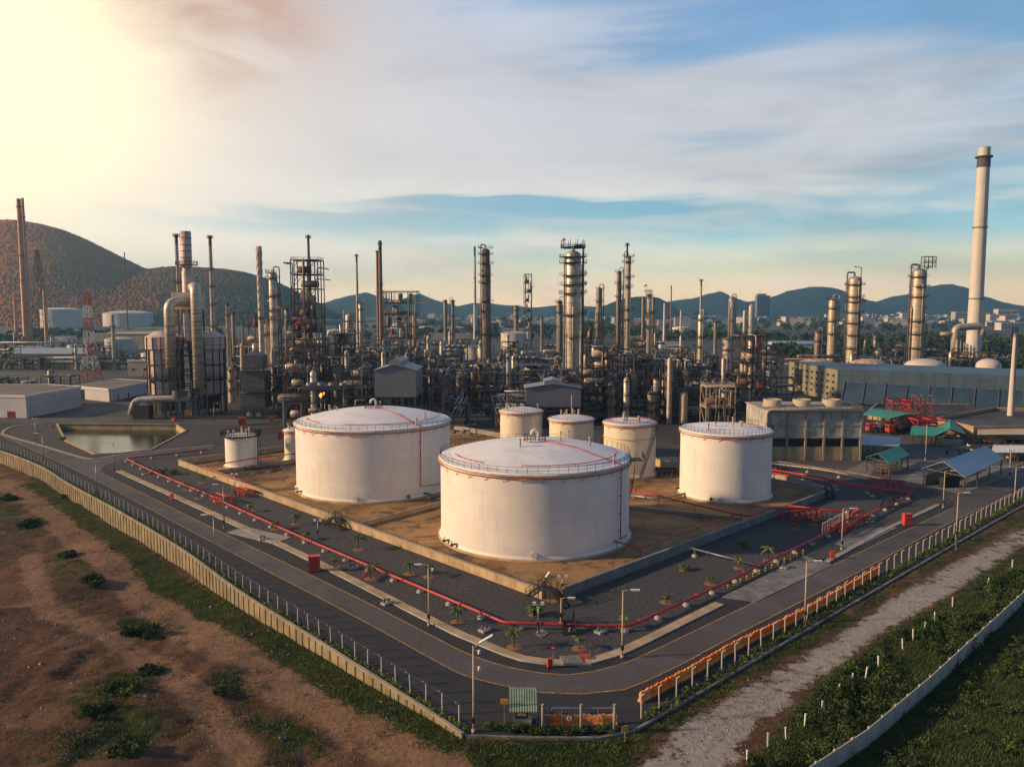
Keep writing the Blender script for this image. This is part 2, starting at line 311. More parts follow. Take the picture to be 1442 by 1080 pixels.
# ------------------------------------------------------------------ mesh builder
class MB:
    def __init__(s): s.v = []; s.f = []; s.mi = []; s.sm = []
    def add(s, vs, fs, mi=0, sm=False):
        o = len(s.v); s.v.extend(vs)
        for f in fs: s.f.append([i+o for i in f]); s.mi.append(mi); s.sm.append(sm)
        return s
    def box(s, c, d, rz=0, mi=0, z0=False):
        x, y, z = c; a, bb, h = d[0]/2, d[1]/2, d[2]/2
        if z0: z += h
        ca, sa = cos(rz), sin(rz); vs = []
        for dz in (-h, h):
            for dx, dy in ((-a, -bb), (a, -bb), (a, bb), (-a, bb)): vs.append((x+dx*ca-dy*sa, y+dx*sa+dy*ca, z+dz))
        return s.add(vs, [(3, 2, 1, 0), (4, 5, 6, 7), (0, 1, 5, 4), (1, 2, 6, 5), (2, 3, 7, 6), (3, 0, 4, 7)], mi)
    def beam(s, p, q, w, h=None, mi=0):
        p, q = Vector(p), Vector(q); h = h or w; d = (q-p)
        if d.length < 1e-6: return s
        d.normalize(); up = Vector((0, 0, 1)) if abs(d.z) < .95 else Vector((1, 0, 0))
        a = d.cross(up).normalized()*(w/2); c = a.cross(d).normalized()*(h/2)
        vs = [tuple(e+i*a+j*c) for e in (p, q) for i, j in ((-1, -1), (1, -1), (1, 1), (-1, 1))]
        return s.add(vs, [(3, 2, 1, 0), (4, 5, 6, 7), (0, 1, 5, 4), (1, 2, 6, 5), (2, 3, 7, 6), (3, 0, 4, 7)], mi)
    def cyl(s, p, q, r, r2=None, n=10, mi=0, cap=True):
        return s.tube([p, q], [r, r if r2 is None else r2], n, mi, cap)
    def tube(s, pts, r, n=8, mi=0, cap=True, closed=False):
        pts = [Vector(p) for p in pts]; k = len(pts)
        rs = r if isinstance(r, (list, tuple)) else [r]*k
        base = len(s.v); prev = None
        for i, p in enumerate(pts):
            if closed: d = (pts[(i+1) % k]-pts[i-1])
            else: d = (pts[min(i+1, k-1)]-pts[max(i-1, 0)])
            d.normalize()
            if prev is None:
                up = Vector((0, 0, 1)) if abs(d.z) < .9 else Vector((1, 0, 0)); a = d.cross(up).normalized()
            else:
                a = (prev - d*prev.dot(d));
                a = a.normalized() if a.length > 1e-5 else d.orthogonal().normalized()
            prev = a; c = a.cross(d)
            for j in range(n):
                t = 2*pi*j/n; s.v.append(tuple(p + (a*cos(t)+c*sin(t))*rs[i]))
        for i in range(k if closed else k-1):
            i2 = (i+1) % k
            for j in range(n):
                j2 = (j+1) % n
                s.f.append([base+i*n+j, base+i*n+j2, base+i2*n+j2, base+i2*n+j]); s.mi.append(mi); s.sm.append(n > 5)
        if cap and not closed:
            s.f.append([base+j for j in range(n)][::-1]); s.mi.append(mi); s.sm.append(False)
            s.f.append([base+(k-1)*n+j for j in range(n)]); s.mi.append(mi); s.sm.append(False)
        return s
    def lathe(s, prof, n=24, c=(0, 0, 0), mi=0, smooth=True, arc=None):
        base = len(s.v); k = len(prof); a0, a1 = arc or (0, 2*pi); m = n if arc is None else n+1
        for r, z in prof:
            for j in range(m):
                t = a0+(a1-a0)*j/n; s.v.append((c[0]+r*cos(t), c[1]+r*sin(t), c[2]+z))
        for i in range(k-1):
            for j in range(n):
                j2 = (j+1) % m
                s.f.append([base+i*m+j, base+i*m+j2, base+(i+1)*m+j2, base+(i+1)*m+j]); s.mi.append(mi); s.sm.append(smooth)
        return s
    def prism(s, poly, z0, z1, mi=0):
        n = len(poly); vs = [(p[0], p[1], z0) for p in poly]+[(p[0], p[1], z1) for p in poly]
        fs = [tuple(range(n))[::-1], tuple(range(n, 2*n))]+[(i, (i+1) % n, (i+1) % n+n, i+n) for i in range(n)]
        return s.add(vs, fs, mi)
    def rail(s, pts, h=1.05, gap=1.8, r=.03, mi=0, closed=False):
        pts = [Vector(p) for p in pts]; seg = list(zip(pts, pts[1:]+([pts[0]] if closed else [])))
        if not closed: seg = seg[:len(pts)-1]
        for a, c in seg:
            L = (c-a).length; k = max(1, round(L/gap))
            for i in range(k+1):
                p = a.lerp(c, i/k); s.beam(p, p+Vector((0, 0, h)), r*2, mi=mi)
            for hh in (h, h*.5): s.beam(a+Vector((0, 0, hh)), c+Vector((0, 0, hh)), r*1.6, mi=mi)
        return s
    def obj(s, name, mats, parent=None, loc=None, rz=None):
        me = bpy.data.meshes.new(name); me.from_pydata([tuple(v) for v in s.v], [], s.f)
        if not isinstance(mats, (list, tuple)): mats = [mats]
        for m in mats: me.materials.append(MATS[m] if isinstance(m, str) else m)
        me.polygons.foreach_set('material_index', s.mi); me.polygons.foreach_set('use_smooth', s.sm); me.update()
        o = bpy.data.objects.new(name, me); COL.objects.link(o)
        if parent is not None: o.parent = parent; KIDS.setdefault(parent.name, []).append(o)
        if loc is not None: o.location = loc
        if rz is not None: o.rotation_euler.z = rz
        return o
KIDS = {}; THINGS = []
def tag(o, label, cat, group=None, kind=None):
    if label: o['label'] = label
    if cat: o['category'] = cat
    if group: o['group'] = group
    if cat and not kind: o['kind'] = 'thing'; THINGS.append(o)
    if kind: o['kind'] = kind
    return o
def thing(name, label, cat, loc=(0, 0, 0), rz=0, group=None):
    o = bpy.data.objects.new(name, None); COL.objects.link(o); o.location = loc; o.rotation_euler.z = rz
    o.empty_display_size = .5
    return tag(o, label, cat, group)
def dup(root, loc, rz=0, label=None, group=None, scale=None):
    r = root.copy(); COL.objects.link(r); r.location = loc; r.rotation_euler.z = rz
    if label: r['label'] = label
    if group: r['group'] = group
    if scale: r.scale = scale
    THINGS.append(r)
    for ch in KIDS.get(root.name, []):
        c = ch.copy(); COL.objects.link(c); c.parent = r; KIDS.setdefault(r.name, []).append(c)
        for g in KIDS.get(ch.name, []):
            d = g.copy(); COL.objects.link(d); d.parent = c; KIDS.setdefault(c.name, []).append(d)
    return r
def struct(o, label=None):
    o['kind'] = 'structure'
    if label: o['label'] = label
    return o
def arcpts(path, r, k=4):
    """round the corners of a polyline"""
    path = [Vector(p) for p in path]; out = [path[0]]
    for a, p, c in zip(path, path[1:], path[2:]):
        d1 = (a-p); d2 = (c-p); rr = min(r, d1.length*.49, d2.length*.49); q1 = p+d1.normalized()*rr; q2 = p+d2.normalized()*rr
        for i in range(k+1):
            t = i/k; out.append(q1*(1-t)**2+p*2*t*(1-t)+q2*t*t)
    out.append(path[-1]); return out
def smooth_line(pts, step):
    """Catmull-Rom resampling of ground points"""
    pts = [Vector(p) for p in pts]; q = [pts[0]*2-pts[1]]+pts+[pts[-1]*2-pts[-2]]; out = []
    for i in range(1, len(q)-2):
        a, p, c, d = q[i-1:i+3]; k = max(1, int((c-p).length/step))
        for j in range(k):
            t = j/k; out.append(.5*((2*p)+(c-a)*t+(2*a-5*p+4*c-d)*t*t+(3*p-a-3*c+d)*t**3))
    out.append(pts[-1]); return out
def normals2(pts):
    out = []
    for i in range(len(pts)):
        d = pts[min(i+1, len(pts)-1)]-pts[max(i-1, 0)]; d.z = 0; d.normalize(); out.append(Vector((-d.y, d.x, 0)))
    return out
# ------------------------------------------------------------------ ground lines, read off the place
import numpy as np
def G(l, z=0.0): return [P(x, y, z) for x, y in l]
FE_px = [(0,635),(57,657),(98,682),(173,723),(260,776),(340,834),(458,908),(598,997),(657,1036),(752,1039),(844,1039),(891,1030),(960,991),(1114,900),(1363,756),(1442,712),(1500,682)]
CO_px = [(163,664),(385,766),(600,875),(660,903),(733,931),(795,937),(831,936),(875,923),(920,902),(1020,852)]
CR_px = [(1168,792),(1245,749),(1325,711)]
YI_px = [(141,665),(260,724),(340,763),(500,840),(600,891),(660,921),(724,941),(800,950),(866,937.5),(920,916),(1064,847),(1170,797),(1344,714)]
YO_px = [(-60,590),(0,613),(81,650),(142.6,680),(260,743),(340,785),(500,868),(620,934),(667,955),(761,975),(820,977),(879,971),(960,935),(1025,900),(1221,799),(1344,733),(1432,695),(1500,667)]
FE = smooth_line(G(FE_px), 6); CO = smooth_line(G(CO_px), 2.5); CR = G(CR_px); YI = smooth_line(G(YI_px), 2.5); YO = smooth_line(G(YO_px), 2.5)
def offset(pts, d):
    return [p+n*d for p, n in zip(pts, normals2(pts))]
CI = offset(CO, 1.45)
def tess(loops):
    loops = [[Vector((p[0], p[1], 0)) for p in l] for l in loops]; flat = [p for l in loops for p in l]
    tris = geometry.tessellate_polygon(loops)
    out = []
    for a, b_, c in tris:
        A, B, C = flat[a], flat[b_], flat[c]
        cr = (B-A).cross(C-A).z
        if abs(cr) < 1e-9: continue
        out.append((a, b_, c) if cr > 0 else (a, c, b_))
    return flat, out
def sheet(name, loops, z, m, label=None):
    if not isinstance(loops[0], (list, tuple)) : loops = [loops]
    flat, tris = tess(loops); mb = MB(); mb.add([(p.x, p.y, z) for p in flat], tris)
    return struct(mb.obj(name, m), label)
def strip(mb, pts, d0, d1, z, mi=0):
    a = offset(pts, d0); c = offset(pts, d1)
    for i in range(len(pts)-1):
        q = [(a[i].x, a[i].y, z), (a[i+1].x, a[i+1].y, z), (c[i+1].x, c[i+1].y, z), (c[i].x, c[i].y, z)]
        if d1 < d0: q = q[::-1]
        mb.add(q, [(0, 1, 2, 3)], mi)
def kerb(mb, pts, d0, d1, z0, z1, mi=0):
    a = offset(pts, d0); c = offset(pts, d1); k = len(pts); vs = []
    for i in range(k): vs += [(a[i].x, a[i].y, z0), (a[i].x, a[i].y, z1), (c[i].x, c[i].y, z1), (c[i].x, c[i].y, z0)]
    fs = []
    for i in range(k-1):
        for j in range(3): fs.append((4*i+j, 4*i+j+1, 4*i+5+j, 4*i+4+j))
    fs += [(0, 1, 2, 3), (4*k-1, 4*k-2, 4*k-3, 4*k-4)]
    mb.add(vs, fs, mi)
def pol(l, z=0): return G(l, z)
basin = pol([(80,597),(92,621),(133,640),(170,638.5),(212,634),(262,607),(248,598)])
# plant ground with the pond cut out
left_far = [(-1800, 300, 0), (-1800, 1500, 0), (1800, 1500, 0), (1800, FE[-1].y+900, 0)]
PG = FE + [Vector(FE[-1])+Vector((400, 400, 0)), Vector((1800, 1500, 0)), Vector((-1800, 1500, 0)), Vector((-1800, 300, 0)), Vector((-330, 262, 0))]
sheet('plant_ground', [PG, basin], 0.0, 'plant')
S0 = [(p.x, p.y) for p in PG]
def inpoly(x, y, poly):
    c = False; n = len(poly); j = n-1
    for i in range(n):
        xi, yi = poly[i][0], poly[i][1]; xj, yj = poly[j][0], poly[j][1]
        if (yi > y) != (yj > y) and x < (xj-xi)*(y-yi)/(yj-yi)+xi: c = not c
        j = i
    return c
# asphalt shoulder: between fence and drain; lane over it
shl = FE + [P(1442,690), P(1400,690), P(1344,706)] + CR[::-1] + G([(1160,790),(1020,850)]) + CO[::-1] + G([(150,662),(148,659),(135,650),(105,640),(60,627),(12,614),(2,609),(20,600),(0,590)])
sheet('road_shoulder', [shl], .010, 'shoulder')
lane = YO + G([(1500,655),(1442,672),(1400,690),(1344,706)]) + YI[::-1] + G([(146,656),(172,646),(260,637),(330,622),(410,603),(405,600),(320,612),(260,630.5),(172,640),(134,647),(105,641.5),(60,628),(10,615),(-2,609),(16,600),(70,590),(113,583),(200,577),(-60,577)])
lane = YO + G([(1500,655),(1442,672),(1400,690),(1344,706)]) + YI[::-1] + G([(146,656),(172,646.5),(300,633),(300,627.5),(172,641),(134,647),(105,641.5),(60,628),(10,615),(-2,609),(-20,600),(-60,585)])
sheet('road', [lane], .022, 'road')
sheet('back_road', [pol([(-60,581),(0,594),(36,596.5),(80,595),(250,596.5),(330,600),(400,592),(400,586),(300,588),(200,588),(120,587),(160,577),(205,568),(190,566),(120,574),(40,590),(-60,580)])], .016, 'road')
mb = MB(); strip(mb, YI, -.08, .08, .032); strip(mb, YO, -.08, .08, .032)
struct(mb.obj('road_line', 'line_yellow'))
mb = MB(); kerb(mb, CO, .16, 1.45, 0, .10); kerb(mb, CO, 0, .16, 0, .17, 1)
struct(mb.obj('drain', ['concrete_warm', 'concrete_pale']))
mb = MB(); kerb(mb, CR, .16, .9, 0, .10); kerb(mb, CR, 0, .16, 0, .17, 1)
struct(mb.obj('drain', ['concrete', 'concrete_pale']))
mb = MB(); pk = smooth_line(G([(300,627),(172,640),(134,646),(105,640.5),(60,627),(14,614),(6,609),(22,600),(60,597)]), 3); kerb(mb, pk, 0, .9, 0, .14)
struct(mb.obj('kerb', 'concrete'))
# gravel yard, tank floor
W_, S_, E_ = P(252, 655), P(778, 850), P(1171, 697); N_ = W_+E_-S_
gy = [p for p in CI] + G([(1018,841),(1133,785),(1170,788)]) + [p+Vector((-.5, .6, 0)) for p in CR] + G([(1338,707),(1330,700),(1287,688),(1215,670),(1100,652)]) + [N_+Vector((30, 20, 0)), P(330, 614), P(300, 634), P(172, 648), P(152, 655)]
sheet('gravel_yard', [gy], .012, 'gravel')
sheet('gravel_verge', [pol([(36,598),(12,608),(14,613),(60,626),(107,640),(134,645),(171,640),(262,630),(330,610),(392,600),(340,598.5),(250,597.2),(80,596)]), basin], .018, 'gravel')
sheet('tank_yard_floor', [[W_, S_, E_, N_]], .02, 'pad')
mb = MB()
zz = -2.6
for i in range(len(basin)):
    a, c = basin[i], basin[(i+1) % len(basin)]
    mb.add([(a.x, a.y, 0), (c.x, c.y, 0), (c.x, c.y, zz), (a.x, a.y, zz)], [(0, 1, 2, 3)])
flat, tris = tess([basin])
struct(mb.obj('pond_lining', 'concrete_warm'))
sheet('water', [basin], -2.0, 'water')
mb = MB(); cb = basin+[basin[0]]; kerb(mb, cb, -.3, .3, 0, .25); struct(mb.obj('pond_kerb', 'concrete_warm'))
# concrete aprons
def slab(name, px, z, h, m='apron'):
    mb = MB(); q = G(px); 
    if (q[1]-q[0]).cross(q[2]-q[0]).z < 0: q = q[::-1]
    mb.prism(q, z, z+h); return struct(mb.obj(name, m))
slab('apron', [(1016,841),(1064,848),(1172,796),(1134,783)], 0, .09)
slab('apron', [(1176,766),(1203,773),(1264,743),(1204,744)], 0, .08)
slab('apron', [(1179,667),(1218,651),(1236,656),(1222,674)], 0, .07)
slab('apron', [(1262,676),(1298,661),(1420,655),(1440,661),(1356,696),(1303,684)], 0, .07)
slab('apron', [(1268,653),(1318,652),(1300,660),(1270,662)], 0, .07)
slab('apron', [(385,766),(320,750),(345,742),(410,757)], .0, .11, 'concrete')
sheet('service_road', [pol([(1085,651),(1215,669),(1287,686.5),(1332,699),(1345,706),(1400,690),(1442,672),(1500,655),(1500,600),(1290,600),(1213,610),(1213,648),(1085,646)])], .014, 'road')
mb = MB(); kerb(mb, G([(1095,650),(1213,668),(1287,685),(1350,690),(1442,652)]), 0, .25, 0, .15); struct(mb.obj('kerb', 'concrete'))
mb = MB(); kerb(mb, offset(FE, -.1), 0, .3, -.3, .10); struct(mb.obj('kerb', 'apron'))
# ------------------------------------------------------------------ open field outside the fence
def gauss(x, y, cx, cy, s, h): return h*math.exp(-((x-cx)**2+(y-cy)**2)/(2*s*s))
def fheight(x, y, inside):
    base = -.14 - 3.1*max(0.0, min(1.0, (-x-4)/58.0))**.8
    if inside: return base-.05
    return base
xs = np.concatenate([np.arange(-400, -130, 6), np.arange(-130, -60, 2), np.arange(-60, 75, .7), np.arange(75, 140, 1.6), np.arange(140, 401, 6)])
ys = np.concatenate([np.arange(-60, 40, 5), np.arange(40, 110, .7), np.arange(110, 190, 1.6), np.arange(190, 421, 6)])
NX, NY = len(xs), len(ys)
def mask(polys, z, blur=3):
    M_ = np.zeros((NY, NX))
    XX, YY = np.meshgrid(xs, ys)
    for pl in polys:
        q = [(p.x, p.y) for p in G(pl, z)]; c = np.zeros((NY, NX), bool); j = len(q)-1
        for i in range(len(q)):
            xi, yi = q[i]; xj, yj = q[j]
            if yi != yj:
                c ^= ((yi > YY) != (yj > YY)) & (XX < (xj-xi)*(YY-yi)/(yj-yi)+xi)
            j = i
        M_ = np.maximum(M_, c*1.0)
    for _ in range(blur):
        K = M_.copy(); K[1:-1, 1:-1] = (M_[1:-1, 1:-1]*2+M_[:-2, 1:-1]+M_[2:, 1:-1]+M_[1:-1, :-2]+M_[1:-1, 2:])/6; M_ = K
    return M_
def ell(cx, cy, rx, ry, rot=0, n=14):
    return [(cx+rx*cos(t)*cos(rot)-ry*sin(t)*sin(rot), cy+rx*cos(t)*sin(rot)+ry*sin(t)*cos(rot)) for t in [2*pi*i/n for i in range(n)]]
grass_px = [[(-10,645),(92,693),(236,790),(340,858),(458,935),(598,1010),(657,1036),(657,1100),(592,1059),(532,1027),(458,985),(347,905),(264,852),(222,833),(172,780),(122,743),(81,718),(47,692),(-10,655)],
  ell(30,722,42,34,.4), ell(88,772,26,14,.3), ell(130,800,34,26,.2), ell(90,855,26,7), ell(200,878,36,22,.35), ell(172,972,80,26,-.45), ell(165,1055,80,26,-.3), ell(312,970,52,14,.35), ell(350,975,30,20), ell(400,1045,70,26,.3), ell(30,790,30,8)]
grass_r = [[(640,1100),(657,1040),(752,1042),(844,1042),(891,1034),(960,996),(1114,905),(1363,762),(1442,718),(1500,688),(1500,712),(1442,738),(1348,786),(1270,830),(1172,893),(1067,948),(958,1015),(900,1060),(880,1100)],
  [(1030,1100),(1080,1030),(1160,960),(1240,895),(1340,838),(1442,770),(1520,735),(1900,900),(1700,1300),(1000,1300)]]
white_px = [[(880,1100),(958,1026),(1067,956),(1172,905),(1270,835),(1348,789),(1442,745),(1500,718),(1500,740),(1442,772),(1348,834),(1231,898),(1153,960),(1075,1010),(1010,1100)]]
MG = np.maximum(np.maximum(mask(grass_px[:1], -2, 6)*1.5, mask(grass_px[1:], -2, 24)*1.15), mask(grass_r, -.2)); MW = mask(white_px, -.2)
def trackmask(px, wd):
    pts = smooth_line(G(px, -2), 1.0); M_ = np.zeros((NY, NX)); XX, YY = np.meshgrid(xs, ys); best = np.full((NY, NX), 1e9)
    for p in pts: best = np.minimum(best, np.hypot(XX-p.x, YY-p.y))
    return np.clip(1.25-best/wd, 0, 1), best
tk1, dk1 = trackmask([(-40,650),(0,672),(60,706),(130,766),(200,832),(300,905),(400,975),(520,1045),(640,1110)], 3.6)
tk2, dk2 = trackmask([(40,770),(62,850),(120,880),(190,920),(270,985),(330,1060),(360,1110)], 2.4)
tk3, dk3 = trackmask([(-20,860),(60,850),(120,880)], 2.0)
TK = np.maximum(np.maximum(tk1, tk2*.8), tk3*.7); DK = np.minimum(dk1, dk2)
dry = mask([[(1010,1090),(1080,1010),(1160,955),(1240,893),(1340,835),(1300,862),(1190,960),(1090,1060)]], -.2)
mb = MB(); hgt = {}
for j, y in enumerate(ys):
    for i, x in enumerate(xs):
        ins = inpoly(x, y, S0) if y > 65 else False
        z = fheight(x, y, ins)
        if not ins:
            # height relative to the fence line grows away from it; heaps and ruts on the left lot
            if x < 5:
                wallD = 200
                k = max(0, min(1, (-(x)-(y-70)*.82-2)/16)) if y > 60 else 1
                nz = noise.fractal(Vector((x*.05, y*.05, 0)), .8, 2.1, 6)
                q5 = 1-.8*TK[j, i]; z += k*(1.0*nz + q5*(.42*noise.fractal(Vector((x*.35, y*.35, 5)), .7, 2.0, 5) + .5*(abs(noise.noise(Vector((x*.09+y*.05, y*.16, 8))))-.3)))
                dd = DK[j, i]
                if dd < 2.2: z -= .16*k*math.exp(-((dd-.95)/.35)**2)
                z += gauss(x, y, -72, 96, 15, 2.2)*k + gauss(x, y, -45, 68, 9, 2.2)*k + gauss(x, y, -36, 82, 5, .9)*k
            elif x > 12:
                z += .10*noise.fractal(Vector((x*.2, y*.2, 3)), .8, 2.1, 4)*min(1, (x-12)/20)
        edge = max(abs(x)-340, y-380, 0)/60
        z = z*(1-min(1, edge)) - .3*min(1, edge)
        hgt[(i, j)] = z; mb.v.append((float(x), float(y), float(z)))
for j in range(NY-1):
    for i in range(NX-1):
        mb.f.append([j*NX+i, j*NX+i+1, (j+1)*NX+i+1, (j+1)*NX+i]); mb.mi.append(0); mb.sm.append(True)
field = struct(mb.obj('field', 'field'))
ca = field.data.color_attributes.new('cover', 'FLOAT_COLOR', 'POINT')
MG2 = np.clip(MG*.86 - dry*.35 + .04 - TK*.5, 0, 1.5)
MG2[:, xs > 210] = .9
buf = np.stack([MG2.ravel(), MW.ravel()*.85, np.clip(TK, 0, 1).ravel(), np.ones(NX*NY)], 1).astype(np.float32)
ca.data.foreach_set('color', buf.ravel())
def fz(x, y):
    i = int(np.searchsorted(xs, x))-1; j = int(np.searchsorted(ys, y))-1
    i = max(0, min(NX-2, i)); j = max(0, min(NY-2, j))
    u = (x-xs[i])/(xs[i+1]-xs[i]); v = (y-ys[j])/(ys[j+1]-ys[j])
    return float((hgt[(i, j)]*(1-u)+hgt[(i+1, j)]*u)*(1-v)+(hgt[(i, j+1)]*(1-u)+hgt[(i+1, j+1)]*u)*v)
def mval(M_, x, y):
    i = max(0, min(NX-2, int(np.searchsorted(xs, x))-1)); j = max(0, min(NY-2, int(np.searchsorted(ys, y))-1)); return M_[j, i]
def PF(px, py):                                    # a pixel to the field surface
    z = -1.0
    for _ in range(6):
        p = P(px, py, z); z = fz(p.x, p.y)
    return P(px, py, z)
mat('land', (.075, .075, .045), .95, var=.5, scale=.01, detail=8)
sheet('ground', [[Vector(p) for p in ((-15000, -3000, 0), (15000, -3000, 0), (15000, 15000, 0), (-15000, 15000, 0))], [Vector(p) for p in ((-399, -59, 0), (-399, 419, 0), (399, 419, 0), (399, -59, 0))]], -.32, 'land')
# ------------------------------------------------------------------ grass and scrub as ground cover
def blades(mb, x, y, z, n, h, rad, wdt):
    for _ in range(n):
        a = random.random()*2*pi; r = rad*random.random()**.6; px_, py_ = x+r*cos(a), y+r*sin(a)
        t = random.random()*2*pi; hh = h*(.5+random.random()*.8); l = hh*(.2+.5*random.random())
        dx, dy = cos(t)*wdt, sin(t)*wdt
        mb.add([(px_-dx, py_-dy, z-.05), (px_+dx, py_+dy, z-.05), (px_+cos(t+1.3)*l, py_+sin(t+1.3)*l, z+hh)], [(0, 1, 2)])
def leaves(mb, c, rad, n, size, mi=0, squash=.8):
    cx, cy, cz = c
    for _ in range(n):
        u = random.random()*2*pi; v = math.acos(2*random.random()-1); r = random.random()**.4
        r *= .75+.35*noise.noise(Vector((cx+cos(u)*2.1, cy+sin(u)*2.1, cos(v)*2.3)))
        p = Vector((cx+rad*r*sin(v)*cos(u), cy+rad*r*sin(v)*sin(u), cz+rad*squash*r*cos(v)))
        a = Vector((random.gauss(0, 1), random.gauss(0, 1), random.gauss(0, .7))).normalized(); e = a.orthogonal().normalized()
        e.rotate(__import__('mathutils').Quaternion(a, random.random()*6.3)); g = a.cross(e); s = size*(.6+.8*random.random())
        mb.add([tuple(p-e*s), tuple(p-g*s*.5), tuple(p+e*s), tuple(p+g*s*.5)], [(0, 1, 2, 3)], mi)
gm = MB(); cnt = 0
while cnt < 19000:
    px_, py_ = random.uniform(-5, 1445), random.uniform(640, 1080)
    p = P(px_, py_, -1 if px_ < 640 else -.2)
    if inpoly(p.x, p.y, S0): 
        cnt += .05; continue
    if mval(MG, p.x, p.y)+1.3*noise.noise(Vector((p.x*.3, p.y*.3, 2)))*(1 if p.x < 5 else .3) > random.uniform(.35, 1.0):
        z = fz(p.x, p.y); blades(gm, p.x, p.y, z, 4, .24 if p.x < 0 else .26, .6, .04); cnt += 1
    else: cnt += .1
tag(gm.obj('grass', 'leaf_mid'), 'rough dark grass along both sides of the perimeter fence', None, kind='stuff')
sm_ = MB(); SHR = [p for p in []]
def wallline(py_off=0): return [(1199,1080),(1215,1050),(1309,974),(1442,849)]
shp = [(1040,1085),(1085,1035),(1165,965),(1245,900),(1345,845),(1442,790),(1500,760),(1500,800),(1442,850),(1309,976),(1215,1052),(1180,1085)]
q_ = [(p.x, p.y) for p in G(shp, -.2)]; x0 = min(a for a, _ in q_); x1 = max(a for a, _ in q_); y0 = min(a for _, a in q_); y1 = max(a for _, a in q_)
cnt = 0
while cnt < 760:
    x, y = random.uniform(x0, x1), random.uniform(y0, y1)
    nn_ = noise.noise(Vector((x*.12, y*.12, 1)))
    if inpoly(x, y, q_) and nn_ > -.18:
        r = random.choice([.3, .5, .75, 1.1])*random.uniform(.8, 1.15)*(1+nn_*.6); leaves(sm_, (x, y, fz(x, y)+r*.45), r, int(50*r*r+30), .14, 0 if random.random() < .75 else 1, .8); cnt += 1
tag(sm_.obj('shrubs', ['leaf_dark', 'leaf_mid']), 'dark green scrub between the sandy track and the pale wall', None, kind='stuff')
sm_ = MB(); cnt = 0
shp2 = [(1225,1085),(1300,1000),(1442,880),(1500,850),(1560,1000),(1400,1120)]
q2_ = [(p.x, p.y) for p in G(shp2, -.2)]; x0 = min(a for a, _ in q2_); x1 = max(a for a, _ in q2_); y0 = min(a for _, a in q2_); y1 = max(a for _, a in q2_)
while cnt < 260:
    x, y = random.uniform(x0, x1), random.uniform(y0, y1)
    if inpoly(x, y, q2_) and noise.noise(Vector((x*.16, y*.16, 7))) > -.05:
        r = random.uniform(.3, .9); leaves(sm_, (x, y, fz(x, y)+r*.3), r, int(40*r*r+20), .15, 0 if random.random() < .5 else 1, .6); cnt += 1
tag(sm_.obj('undergrowth', ['leaf_dark', 'leaf_mid']), 'low undergrowth beyond the pale concrete wall', None, kind='stuff')
rs = MB(); rr_ = random.Random(31); cnt = 0
while cnt < 2600:
    px_, py_ = rr_.uniform(-5, 1100), rr_.uniform(660, 1080)
    p = P(px_, py_, -1)
    if inpoly(p.x, p.y, S0) or (px_ > 560 and mval(MW, p.x, p.y) < .3): cnt += .2; continue
    if noise.noise(Vector((p.x*.15, p.y*.15, 4))) < .0 and px_ < 560: cnt += .3; continue
    r = rr_.uniform(.05, .16)*(2.0 if rr_.random() < .05 else 1); z = fz(p.x, p.y); a = rr_.random()*3; e = [(cos(a+k*2.09)*r, sin(a+k*2.09)*r*.8) for k in range(3)]
    rs.add([(p.x+u, p.y+v, z-.03) for u, v in e]+[(p.x+e[0][0]*.3, p.y+e[0][1]*.3, z+r*.7), (p.x+e[1][0]*.5, p.y+e[1][1]*.5, z+r*.55), (p.x+e[2][0]*.5, p.y+e[2][1]*.5, z+r*.6)], [(0, 1, 4, 3), (1, 2, 5, 4), (2, 0, 3, 5), (3, 4, 5)]); cnt += 1
dg = MB(); cnt = 0
while cnt < 2600:
    px_, py_ = rr_.uniform(-5, 1100), rr_.uniform(650, 1080); p = P(px_, py_, -1)
    if inpoly(p.x, p.y, S0) or noise.noise(Vector((p.x*.11, p.y*.11, 14))) < .02: cnt += .15; continue
    blades(dg, p.x, p.y, fz(p.x, p.y), 5, .22, .35, .035); cnt += 1
mat('straw', (.22, .17, .07), .9, var=.4, scale=.5)
tag(dg.obj('dry_grass', 'straw'), 'dry straw coloured grass tufts over the bare ground', None, kind='stuff')
mat('stone', (.26, .20, .16), .9, var=.4, scale=.3)
tag(rs.obj('stones', 'stone'), 'loose stones and clods scattered over the bare lot and the track', None, kind='stuff')
# bushes on the open lot
def bush(px_, py_, r, n, label, m='leaf_mid', h=.8):
    r *= 1.1; n = int(n*1.7)
    p = PF(px_, py_); t = thing('bush', label, 'bush', p, group='bushes on the bare lot')
    mb = MB()
    for _ in range(max(4, int(r*5))):
        a = random.random()*6.3; d = r*random.random()**.6*.75; leaves(mb, (d*cos(a), d*sin(a), h*r*random.uniform(.15, .5)), r*random.uniform(.28, .45), n, .14, 0 if random.random() < .6 else 1)
    mb.obj('foliage', ['leaf_dark', m], t)
    mb = MB()
    for k in range(4): mb.cyl((0, 0, -.2), (r*.4*cos(k*1.6), r*.4*sin(k*1.6), r*.5), .05, .02, 5)
    mb.obj('stem', 'trunk', t)
bush(200, 893, 2.3, 150, 'dense dark bush alone in the middle of the bare lot')
bush(130, 822, 2.4, 130, 'loose bush beside the dirt track on the bare lot')
bush(98, 784, 1.9, 110, 'low bush just behind the loose bush by the track')
bush(38, 742, 2.6, 130, 'wide dark bush at the left edge of the bare lot')
bush(10, 705, 2.4, 120, 'dark bush farthest back on the bare lot')
bush(176, 975, 1.9, 130, 'leafy green bush trailing down the near earth bank', 'leaf_bright')
bush(140, 1008, 1.7, 120, 'leafy green bush at the lower end of the earth bank')
bush(215, 948, 1.5, 110, 'small green bush at the upper end of the earth bank')
bush(178, 1060, 1.7, 110, 'grassy bush at the bottom left of the lot')
bush(460//2+80, 978, .9, 80, 'small scraggy bush between the two dirt tracks')
